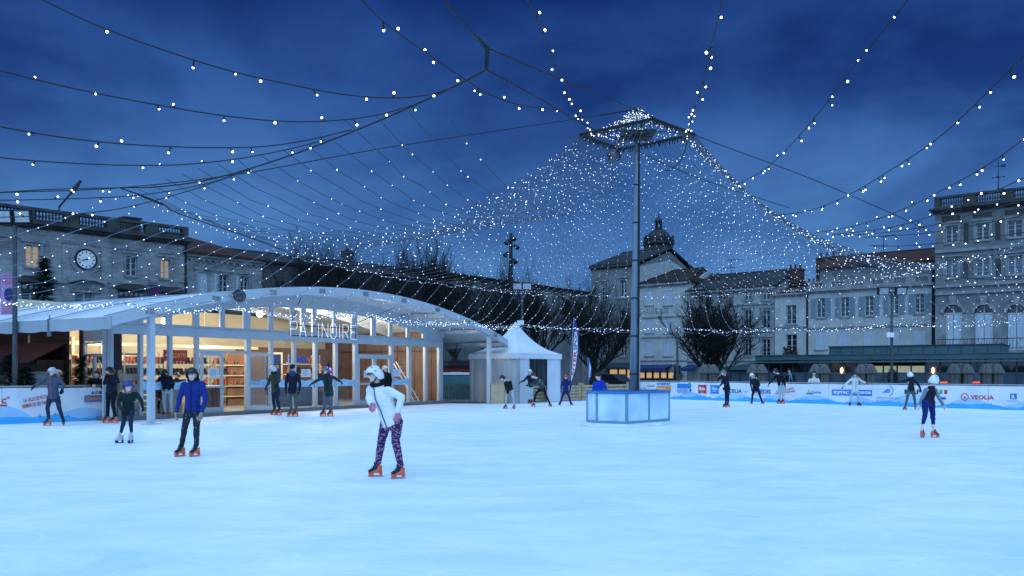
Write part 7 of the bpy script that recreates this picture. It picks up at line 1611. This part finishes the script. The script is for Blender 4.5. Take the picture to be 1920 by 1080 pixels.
    if helmet:
        mb = MB(); n, m = 20, 12
        rings = []
        for i in range(m + 1):
            th_ = math.pi * .5 * (1 - i / m) if False else i / m
            r_ = []
            for j in range(n):
                a = 2 * math.pi * j / n; yy = math.sin(a); low = -.030 + (.068 if yy > .35 else .068 * max(0, (yy + .1) / .45) if yy > -.1 else 0) - (.040 if -.45 < yy < .35 else .028 if yy <= -.45 else 0)
                zb, zt2 = low, .145; ph = (i / m) * math.pi / 2
                z0 = zb if i == 0 else zb * (1 - math.sin(ph)) + zt2 * math.sin(ph); rr = math.cos(ph * .985) if z0 > .03 else min(1.0, math.cos(ph * .985) + .04)
                r_.append(HL(.122 * rr * math.cos(a) * (.94 if i == 0 else 1), .140 * rr * math.sin(a) - .008, z0))
            rings.append(r_)
        inner = [[HL(0, 0, 0).lerp(p, .93) for p in rr] for rr in rings]
        base0 = len(mb.v); mb.loft(rings, closed=False); mb.loft(inner[::-1], closed=False); mb.loft([inner[0], rings[0]], closed=False); mb.v.append(HL(0, -.008, .146)); top_i = len(mb.v) - 1
        for j in range(n): mb.f.append((base0 + m * n + j, base0 + m * n + (j + 1) % n, top_i)); mb.m.append(0)
        hobj = mb.build('helmet', helmet, t, smooth=True)
        mb = MB(); vm = 'h_black' if helmet not in ('h_black',) else 'h_grey'
        for x, y, z in ((-.05, .06, .118), (.05, .06, .118), (-.098, .03, .06), (.098, .03, .06), (-.07, -.07, .10), (.07, -.07, .10)):
            mb.ball(HL(x, y, z), (.016, .020, .009), n=8, m=5, rot=hrot)
        mb.build('vents', 'h_black', hobj)
        if chin:
            mb = MB(); mb.tube([HL(-.082, .0, -.03), HL(-.06, .03, -.095), HL(0, .05, -.118), HL(.06, .03, -.095), HL(.082, 0, -.03)], .009, 6); mb.build('chin_strap', 'c_orange' if helmet == 'h_blue' else 'h_black', hobj)
    if hat:
        mb = MB(); mb.ball(HL(0, -.014, .052), (.092 * hs, .104 * hs, .090 * hs), n=16, m=12, rot=hrot); mb.lathe((0, 0, 0), [(.0, 0)], 3) if False else None
        mb.tube([HL(.093 * math.cos(a) * .99, .105 * math.sin(a) - .014, .035) for a in [i * math.pi / 10 for i in range(21)]], .017, 6)
        if hat == 'hair_tan': mb.ball(HL(0, -.02, .165), .05, n=10, m=8)
        link('hat', remeshed(mb, 'hat', hat, og, .014, 2, .003, 50), t)
    if glasses:
        mb = MB()
        for s in (-1, 1): mb.tube([HL(.033 * s + .027 * math.cos(a), .100 - .012 * abs(math.cos(a)) * (1 if s * math.cos(a) > 0 else .3), .012 + .020 * math.sin(a)) for a in [i * math.pi / 8 for i in range(17)]], .0042, 5, False); mb.tube([HL(.060 * s, .088, .014), HL(.078 * s, .0, .012)], .0035, 4)
        mb.tube([HL(-.008, .10, .014), HL(.008, .10, .014)], .003, 4); mb.build('glasses', 'h_black', t)
    # clothing
    mb = MB(); torso(mb, 1.0 * bulk, hem)
    smb = MB() if sleeve else mb
    for i in range(2):
        wr = Wr[i] - (Wr[i] - E[i]).normalized() * .012; smb.capsule(S[i] - spine * .012, E[i], .060 * k * bulk, .050 * k * bulk); smb.capsule(E[i], wr, .051 * k * bulk, .036 * k * bulk); d = (Wr[i] - E[i]).normalized(); smb.tube([wr - d * .045, wr + d * .005], [.043 * k, .040 * k], 10)
    if hood is None or hood == jacket:
        mb.tube([neckb + lat * (.074 * k * math.cos(a)) + dep * (.062 * k * math.sin(a)) + spine * (.03 + .012 * math.sin(a + math.pi)) for a in [i * math.pi / 8 for i in range(17)]], .027 * k, 8)
    if hood == jacket: mb.ball(neckb - dep * .085 * k + spine * .0, (.105 * k, .07 * k, .085 * k), n=14, m=10, rot=Matrix((lat, dep, spine)).transposed())
    link('jacket', remeshed(mb, 'jacket', jacket, og, .0145, 3, .0105, 13, quilt, 60), t)
    if sleeve: link('sleeves', remeshed(smb, 'sleeves', sleeve, og, .0145, 3, .006, 16), t)
    if hood and hood != jacket:
        mb = MB(); mb.ball(neckb - dep * .075 * k, (.11 * k, .065 * k, .10 * k), n=14, m=10, rot=Matrix((lat, dep, spine)).transposed()); mb.tube([neckb + lat * (.078 * k * math.cos(a)) + dep * (.066 * k * math.sin(a)) + spine * .028 for a in [i * math.pi / 8 for i in range(17)]], .03 * k, 8); link('hood', remeshed(mb, 'hood', hood, og, .0145, 3, .005), t)
    if fur:
        mb = MB()
        for i in range(26):
            a = -.6 + i * (math.pi + 1.2) / 25 + math.pi; c = neckb + lat * (.115 * k * math.cos(a)) + dep * (.085 * k * math.sin(a)) + spine * (.065 - .03 * abs(math.cos(a))); mb.ball(c + Vector((rnd.uniform(-.012, .012),) * 3), .036 + .012 * rnd.random(), n=8, m=6)
        link('fur_trim', remeshed(mb, 'fur_trim', fur, og, .012, 1, .012, 60), t)
    if scarf:
        mb = MB(); mb.tube([neckb + lat * (.075 * k * math.cos(a)) + dep * (.07 * k * math.sin(a)) + spine * .05 for a in [i * math.pi / 8 for i in range(17)]], .036 * k, 8)
        if scarf == 'c_ltblue':
            for s in (-1, 1): mb.tube([neckb + dep * .09 + lat * .03 * s, neckb + dep * .125 - spine * .15 + lat * .05 * s, neckb + dep * .125 - spine * .36 + lat * .09 * s], [.035, .038, .03], 8)
        link('scarf', remeshed(mb, 'scarf', scarf, og, .0145, 2, .006), t)
    if zipc:
        mb = MB(); pts = [hm - spine * hem + dep * .118 * k * bulk, hm.lerp(sm_, .42) + dep * .108 * k * bulk, hm.lerp(sm_, .78) + dep * .12 * k * bulk, neckb + dep * .078 * k + spine * .03]; mb.tube([p + dep * .004 for p in pts], .008, 6); mb.build('zip', zipc, t)
    mb = MB(); d2 = hl.cross(spine).normalized(); d2 = d2 if d2.dot(dep) > 0 else -d2
    mb.loft([ell(hm + spine * .10, hl, hp_w + .05 * k, d2, .098 * k), ell(hm + spine * .0, hl, hp_w + .062 * k, d2, .108 * k), ell(hm - Vector((0, 0, .075 * k)), hl, hp_w + .055 * k, d2, .095 * k), ell(hm - Vector((0, 0, .12 * k)), hl, hp_w * .5 + .03 * k, d2, .06 * k)])
    g = loose
    for i in range(2):
        an = K[i].lerp(A[i], .62 if short else 1.0); mb.capsule(Hp[i] - Vector((0, 0, .01)), K[i], .084 * k * g, .058 * k * g); mb.capsule(K[i], K[i].lerp(an, .45), .058 * k * g, .054 * k * g); mb.capsule(K[i].lerp(an, .4), an, .054 * k * g, .042 * k * g)
    link('trousers', remeshed(mb, 'trousers', trousers, og, .0145, 3, .009, 14), t)
    if stripe:
        mb = MB(); i = 1; side_v = (hl if True else lat)
        mb.tube([Hp[i] + side_v * .087 * k * g - dep * .01, K[i] + side_v * .062 * k * g, K[i].lerp(A[i], .55) + side_v * .058 * k * g], [.016, .014, .012], 6); mb.build('side_stripe', stripe, t)
    if glove:
        for w, d, pn, sd_ in hd:
            mb = MB(); hand_mb(mb, w, d, pn, k * 1.02, .0042, .45, sd_); mb.tube([w - d * .05, w + d * .012], [.034 * k, .030 * k], 10); link('glove', remeshed(mb, 'glove', glove, og, .0075, 1), t)
    if skates:
        me = SK[skates]
        for i in range(2):
            o = link('ice_skate', me[0], t); a = R(toes[i]); d = Vector((math.cos(a), math.sin(a), 0)); pos = Vector((A[i].x, A[i].y, 0)) + d * .03
            o.location = pos - og; o.rotation_euler = (0, 0, a - math.pi / 2); sc = max(.9, k) * .80; zs = min(1.15, max(.8, A[i].z / .215)); o.scale = (sc, sc, sc * zs)
            for nm, m_ in zip(('tongue', 'blade_holder', 'blade'), me[1:]): link(nm, m_, o)
    else:
        for i in range(2):
            mb = MB(); a = R(toes[i]); d = Vector((math.cos(a), math.sin(a), 0)); p = Vector((A[i].x, A[i].y, 0)); mb.capsule(p + Vector((0, 0, .05)) - d * .05, p + Vector((0, 0, .045)) + d * .13, .048, .042); mb.capsule(p + Vector((0, 0, .06)), A[i], .05, .048); link('shoe', remeshed(mb, 'shoe', 'h_black', og, .014, 2), t)
    return t
GS = 'skaters on the ice'; GP = 'people standing behind the barrier'
person('girl in white jacket and patterned leggings skating left in the foreground', 12.86, (702, 703, -.02), [(694.5, 729, .10), (727, 731.5, -.10)], [(693, 747, .04), (753, 744.5, -.10)], [(695.5, 757.5, -.08), (746.5, 773, -.16)], [(724.5, 789, .06), (744, 790, -.06)], [(716.5, 822, .04), (741.5, 826, -.06)], [(708.5, 868, .12), (751, 872, -.10)], (-.82, -.55, -.03), (192, 205), 'c_white', 'c_legging', helmet='h_white', glove='c_pink', zipc='c_grey_blue', glasses=True, hem=.07, group=GS, loose=1.12, bulk=1.16, mouth_open=True, scarf='c_black', hair='hair_brown', tilt=(-.18, -.1, 1))
person('boy in bright blue quilted jacket and black helmet skating toward the camera', 16.1, (360.5, 703, -.12), [(345, 720.5, -.06), (379, 718.5, -.06)], [(336, 748, -.04), (386, 747.5, -.05)], [(330.5, 773, -.12), (377.5, 775, -.16)], [(353.5, 770, 0), (370, 770, 0)], [(347, 799, -.08), (368.5, 801, -.06)], [(340.5, 835, .02), (368.5, 835, .0)], (.12, -.98, -.06), (232, 232), 'c_royal', 'c_splash', helmet='h_black', glove='c_tan', quilt=.007, hood='c_royal', zipc='c_navy', scarf='c_black', hem=.03, group=GS, loose=1.02)
person('small child in blue helmet and dark green sweater leaning forward on grey skates', 19.1, (241, 725, -.30), [(227, 738, -.22), (255, 737.5, -.22)], [(222, 757, -.24), (265, 751, -.18)], [(230.5, 772, -.34), (267.5, 763.5, -.12)], [(234.5, 768, 0), (247.5, 768, 0)], [(232.5, 788, -.20), (245, 788, -.18)], [(227, 810, .02), (246.5, 810, .02)], (.05, -.97, -.15), (225, 262), 'c_dkgreen', 'c_dkdenim', helmet='h_blue', glove='c_black', hood='c_sleeve', hem=.03, group=GS, skates='white', hs=.98, tilt=(0, -.25, 1))
person('skater in grey blue jacket and pale helmet with arms spread by the left banner', 25.3, (98, 697.5, -.05), [(87.5, 708.5), (109.5, 708.5)], [(75.5, 717), (118.5, 721.5)], [(64.5, 724.5, -.1), (116.5, 730, -.1)], [(94, 745), (107, 745)], [(89, 764), (111.5, 767)], [(91.5, 785), (119, 788)], (-.10, -.98, -.1), (205, 300), 'c_grey_blue', 'c_dkdenim', helmet='h_grey', glove='c_black', zipc='c_orange', hem=.05, group=GS)
person('skater in dark patterned coat and black hood with hands at the face by the banner', 26.5, (206, 696, 0), [(200, 707.5, .08), (217, 706, -.08)], [(195.5, 719, .06), (221.5, 716, -.10)], [(199, 707, -.02), (207, 714, -.2)], [(203.5, 736, .05), (214, 736, -.05)], [(202.5, 759, .05), (211.5, 758.5, -.05)], [(201.5, 780, .05), (216, 780, -.04)], (-.75, -.2, -.1), (185, 192), 'c_navy', 'c_black', helmet='h_black', glove='c_black', hem=.05, group=GS, scarf='c_orange', hood='c_black', quilt=.005, chin=False)
person('bareheaded youth in black jacket leaning over the left banner', 28.42, (182, 701, -.22), [(170, 711, -.06), (193, 711, -.06)], [(163.5, 722, -.25), (194, 722, -.25)], [(174, 722.5, -.50), (188.5, 728, -.60)], [(176, 744, .06), (187, 744, .06)], [(176, 762, .06), (187, 762, .06)], [(176, 778, .08), (187, 778, .08)], (.15, -.95, -.3), (270, 270), 'c_black', 'c_dkdenim', hair='hair_brown', glove=None, skates=None, hood='c_sleeve', group=GP)
person('onlooker with an orange collar hidden behind the skater in grey blue', 28.4, (109.5, 700.5, 0), [(101, 713), (121, 713)], [(98, 726), (124, 726)], [(99, 738), (123, 738)], [(105, 745), (117, 745)], [(105, 762), (117, 762)], [(105, 779), (117, 779)], (.2, -.95, 0), (270, 270), 'c_black', 'c_dkdenim', helmet='h_white', glove='c_black', skates=None, hood='c_orange', group=GP)
person('skater in dark jacket and pale grey joggers seen from behind holding the canopy post', 29.2, (307.5, 698.5, .1), [(300, 708, .05), (319.5, 707, .05)], [(294, 718, .05), (325, 718.5, .0)], [(288, 713, .2), (323.5, 729, .1)], [(308.5, 732, 0), (320, 732, 0)], [(307.5, 752, .03), (320.5, 752, .0)], [(309.5, 771, 0), (321, 771, 0)], (-.25, .95, -.15), (190, 120), 'c_navy', 'c_ltgrey', helmet='h_black', glove='c_maroon', hood='c_navy', hem=.03, group=GS, loose=1.05, chin=False)
person('child in maroon coat bending behind the skater in pale joggers', 29.75, (303.5, 722, -.05), [(294.5, 727, .05), (306, 730, -.05)], [(292, 740, .05), (307, 741, -.1)], [(297, 747, -.1), (304, 750, -.1)], [(299, 747, .05), (307, 748, -.05)], [(297, 760, .05), (306, 760, -.05)], [(298, 772, .05), (307, 772, -.05)], (.8, -.3, -.4), (300, 300), 'c_maroon', 'c_black', helmet='h_black', glove=None, group=GS, skates='dark', hem=.0)
person('skater in olive jacket and white helmet facing left before the glass front', 31.5, (511, 692.5, -.02), [(508, 704, .10), (520, 704, -.10)], [(503, 719, .10), (524, 713.5, -.14)], [(499, 725.5, 0), (520, 720, -.26)], [(513, 733, .07), (521, 733, -.07)], [(512.5, 749.5, .06), (519.5, 749.5, -.06)], [(515, 767, .06), (524.5, 767, -.05)], (-.95, -.25, -.05), (186, 192), 'c_olive', 'c_dkdenim', helmet='h_white', glove='c_navy', hem=.04, group=GS, scarf='c_black')
person('youth seen from behind in navy coat with slate hood and knit cap', 30.4, (548.5, 690, 0), [(540, 702), (558.5, 702)], [(536.5, 718), (562.5, 718)], [(536, 732, -.02), (561, 732, -.02)], [(544, 734.5), (553.5, 734.5)], [(544, 752), (554, 752)], [(546.5, 769), (555.5, 769)], (.05, .99, 0), (192, 200), 'c_navy', 'c_sage', hat='h_navy', hair='hair_dark', glove='c_black', hood='c_bluehood', hem=.07, group=GS, loose=1.02, bulk=1.05)
person('skater in long green parka and cycling helmet with both arms stretched out', 30.5, (610.5, 695.5, -.05), [(605, 707, 0), (622.5, 706, 0)], [(594, 714, -.02), (631, 710.5, -.02)], [(584.5, 719.5, -.08), (637, 714.5, -.08)], [(611, 735, 0), (621.5, 735, 0)], [(608.5, 750.5), (618.5, 751)], [(607.5, 767.5), (621, 768)], (-.35, -.9, -.12), (215, 205), 'c_parka', 'c_denim', helmet='h_green', glove='c_marine', scarf='c_maroon', hem=.14, group=GS, zipc='c_black')
person('onlooker with a tan bobble hat inside the pavilion behind the glass', 38.2, (600.5, 692.5, 0), [(592, 703), (609, 703)], [(590, 717), (611, 717)], [(591, 728), (610, 728)], [(596, 730), (605, 730)], [(596, 744), (605, 744)], [(596, 757.5), (605, 757.5)], (.3, -.9, 0), (270, 270), 'c_black', 'c_black', hat='hair_tan', hair='hair_brown', skates=None, group=GP)
person('person in black helmet standing inside the open pavilion door', 33.4, (331.5, 704, 0), [(324, 713), (339, 713)], [(322, 724), (341, 724)], [(323, 733), (340, 733)], [(328, 735), (336, 735)], [(328, 750), (336, 750)], [(328, 764), (336, 764)], (-.4, -.8, 0), (270, 270), 'c_black', 'c_black', helmet='h_black', skates=None, group=GP)
person('skater in dark jacket and white helmet half hidden behind the girl in white', 37.0, (722, 691, 0), [(716.5, 701), (731, 701)], [(715, 713), (733, 714)], [(717, 723), (732, 724)], [(719, 727), (728, 727)], [(719, 742), (728, 742)], [(719, 756), (728, 756)], (.6, -.6, -.1), (0, 0), 'c_black', 'c_navy', helmet='h_white', group=GS)
person('skater in black jacket and pale joggers bowing the head near the right canopy post', 36.8, (942, 709.5, -.10), [(946.5, 718, .10), (957, 715.5, -.08)], [(948.5, 728, .05), (960, 727.5, -.1)], [(951, 734, -.1), (953.5, 734, -.15)], [(952, 731, .06), (960.5, 731.5, -.06)], [(949.5, 743, .06), (962, 745, -.05)], [(949, 756.5, .08), (964.5, 758, -.05)], (-.80, -.45, -.45), (205, 235), 'c_black', 'c_ltgrey', helmet='h_black', glove='c_black', fur='c_fur', hem=.04, group=GS, tilt=(-.45, 0, .9))
person('skater in navy jersey and white helmet facing the camera before the white tent', 42.6, (993.7, 697.5, 0), [(989, 706), (999, 706)], [(983.5, 713), (1002, 714.5)], [(976.5, 716.5, -.05), (1001, 722)], [(992, 724), (998, 724)], [(992.3, 737), (997.3, 737)], [(993, 749), (997, 749)], (-.1, -.98, -.05), (230, 260), 'c_navy', 'c_ltgrey', helmet='h_white', glove='c_teal', group=GS, loose=1.05)
person('skater in grey teal top bending left with one leg stretched behind', 39.1, (1000, 705, -.05), [(1005, 712, .08), (1016, 713.5, -.06)], [(1000, 719.5, .05), (1007, 721, -.12)], [(990, 721.5, 0), (994, 722, -.2)], [(1014.5, 728, .05), (1020, 727.5, -.05)], [(1004.5, 738.5, .03), (1024, 741, -.05)], [(1001.5, 754), (1030.5, 756)], (-.92, -.25, -.25), (190, 320), 'c_teal', 'c_black', hat='h_teal', hair='hair_brown', glove='c_black', scarf='c_black', group=GS, hem=.03, tilt=(-.5, 0, .85), stripe='c_sleeve')
person('small child in marine blue suit and red helmet with feet wide apart', 40.6, (1061, 708), [(1055.5, 715), (1067, 715)], [(1052.5, 724), (1070, 724)], [(1052.3, 732, -.02), (1068.5, 732.5, -.02)], [(1057.5, 734), (1064, 734)], [(1053.8, 746), (1067.5, 746)], [(1050, 757), (1070.5, 757)], (-.05, -.98, -.1), (235, 305), 'c_marine', 'c_marine', helmet='h_red', glove='c_black', scarf='c_black', group=GS, loose=1.05)
person('boy in royal blue jacket and dark knit cap behind the frosted enclosure', 28.9, (1122, 706, -.02), [(1115.5, 718, .10), (1131, 717, -.10)], [(1113, 729, .08), (1136, 730, -.12)], [(1110.5, 735.5, -.05), (1131, 740, -.24)], [(1118, 748, .06), (1128, 748, -.06)], [(1118, 763, .05), (1127, 763, -.05)], [(1118, 777, .05), (1127, 777, -.05)], (-.85, -.45, -.05), (190, 190), 'c_bright', 'c_navy', hat='h_navy', hair='hair_tan' if False else 'hair_brown', glove='c_black', hood='c_bright', quilt=.007, group=GS, bulk=1.12, sleeve=None)
person('long haired onlooker in black behind the right canopy post', 44.5, (909.5, 704), [(904.5, 713), (918, 713)], [(903, 724), (920, 724)], [(904, 733), (919, 733)], [(907, 731), (915.5, 731)], [(907, 743), (915.5, 743)], [(907, 753.5), (915.5, 753.5)], (.5, .7, 0), (90, 90), 'c_black', 'c_black', hair='hair_brown', skates=None, group=GP)
person('skater in navy jacket and greenish helmet standing in profile before the logo cushions', 38.5, (1356.5, 699, -.02), [(1356, 707.5, .09), (1365, 707.5, -.09)], [(1354.5, 718, .08), (1363.5, 719, -.12)], [(1350, 723, -.02), (1358.5, 726, -.2)], [(1361.5, 728.5, .06), (1366, 728.5, -.06)], [(1361.3, 742, .05), (1365, 742, -.05)], [(1361, 755, .05), (1365.3, 755, -.04)], (-.94, -.2, -.15), (186, 192), 'c_navy', 'c_navy', helmet='h_green', glove='c_black', hem=.05, hood='c_navy', group=GS)
person('skater in dark coat with pale fur hood and white helmet crouching slightly', 42.2, (1410, 704.5, -.08), [(1408.3, 712, 0), (1420.5, 712, 0)], [(1407.8, 721.5, -.06), (1424, 722, -.04)], [(1409.5, 729.5, -.16), (1419.5, 729, -.16)], [(1413.5, 730), (1421.5, 730)], [(1410.7, 742, -.08), (1425, 742.5, -.05)], [(1410, 753), (1429, 753.5)], (-.25, -.92, -.2), (225, 300), 'c_navy', 'c_navy', helmet='h_white', glove='c_black', fur='c_fur', hem=.05, group=GS)
person('skater in black jacket and pale joggers stretching one arm left by the red lettering', 42.6, (1454, 696, 0), [(1455, 704.5, .08), (1466, 704.5, -.06)], [(1447.5, 713, .06), (1470, 713.5, -.05)], [(1442, 720, 0), (1472, 722.5, 0)], [(1461, 720.5, .05), (1467, 720.5, -.05)], [(1461.5, 735, .04), (1466.7, 735, -.04)], [(1462, 748.5, .04), (1469, 748.5, -.03)], (-.85, .3, -.15), (188, 196), 'c_black', 'c_ltgrey', helmet='h_black', glove='c_black', group=GS)
person('onlooker in dark coat and pale blue scarf leaning on the right barrier', 46.6, (1479.5, 695.5), [(1474, 704.5), (1488.5, 704.5)], [(1472, 714, -.2), (1491, 714, -.2)], [(1478, 716.5, -.42), (1487, 717, -.42)], [(1477, 727), (1486, 727)], [(1477, 739), (1486, 739)], [(1477, 749), (1486, 749)], (-.2, -.95, -.1), (270, 270), 'c_black', 'c_black', hat='h_navy', hair='hair_dark', scarf='c_ltblue', skates=None, group=GP)
person('onlooker in white padded coat leaning on the right barrier', 43.6, (1526.5, 700), [(1519, 711.5), (1533.5, 711)], [(1515.5, 719, -.2), (1536.5, 719, -.2)], [(1521, 717.5, -.5), (1530, 718, -.5)], [(1522, 731), (1531, 731)], [(1522, 743), (1531, 743)], [(1522, 753.5), (1531, 753.5)], (-.05, -.98, -.15), (270, 270), 'c_cream', 'c_black', hair='hair_dark', glove=None, skates=None, quilt=.008, group=GP, bulk=1.15)
person('skater in long white hooded coat and pale trousers before the blue sponsor panel', 39.8, (1602.8, 702, -.04), [(1597.5, 710), (1609.5, 710)], [(1588.5, 718, -.04), (1617, 715.5)], [(1581.5, 724.5, -.1), (1623.5, 718, -.05)], [(1598.5, 731), (1607, 731)], [(1596, 743), (1609, 743)], [(1594, 754), (1609.7, 754)], (-.05, -.95, -.25), (235, 310), 'c_cream', 'c_ltgrey', helmet='h_black', glove='c_redglove', fur='c_fur', hem=.12, zipc='c_sleeve', group=GS, skates='dark')
person('skater in navy jacket and grey trousers skating away with a white helmet', 35.6, (1706.5, 703), [(1702.5, 711.5), (1713.5, 711.5)], [(1695, 714.5), (1721.5, 720.5)], [(1689, 715.5, -.03), (1726, 730)], [(1703.8, 732), (1712, 732)], [(1701, 747), (1714.5, 747)], [(1698, 761), (1716.5, 761)], (.05, .98, 0), (110, 70), 'c_navy', 'c_sage', helmet='h_white', glove='c_black', quilt=.005, hem=.04, group=GS, chin=False)
person('child in navy vest with grey sleeves and white helmet skating away at right', 20.7, (1751, 713.5, .03), [(1736.5, 730, -.06), (1754, 731, .06)], [(1728.5, 748, -.02), (1761, 746.5, .04)], [(1723.5, 759, .03), (1769, 760, .10)], [(1735, 753, -.05), (1746.5, 753, .05)], [(1734.5, 778, -.04), (1749, 779, .06)], [(1728.5, 804, -.06), (1750, 804, .04)], (.62, .72, -.02), (40, 345), 'c_navy', 'c_marine', helmet='h_white', glove=None, sleeve='c_sleeve', group=GS, stripe='c_cream', loose=1.12, chin=False, short=True, hem=.03)
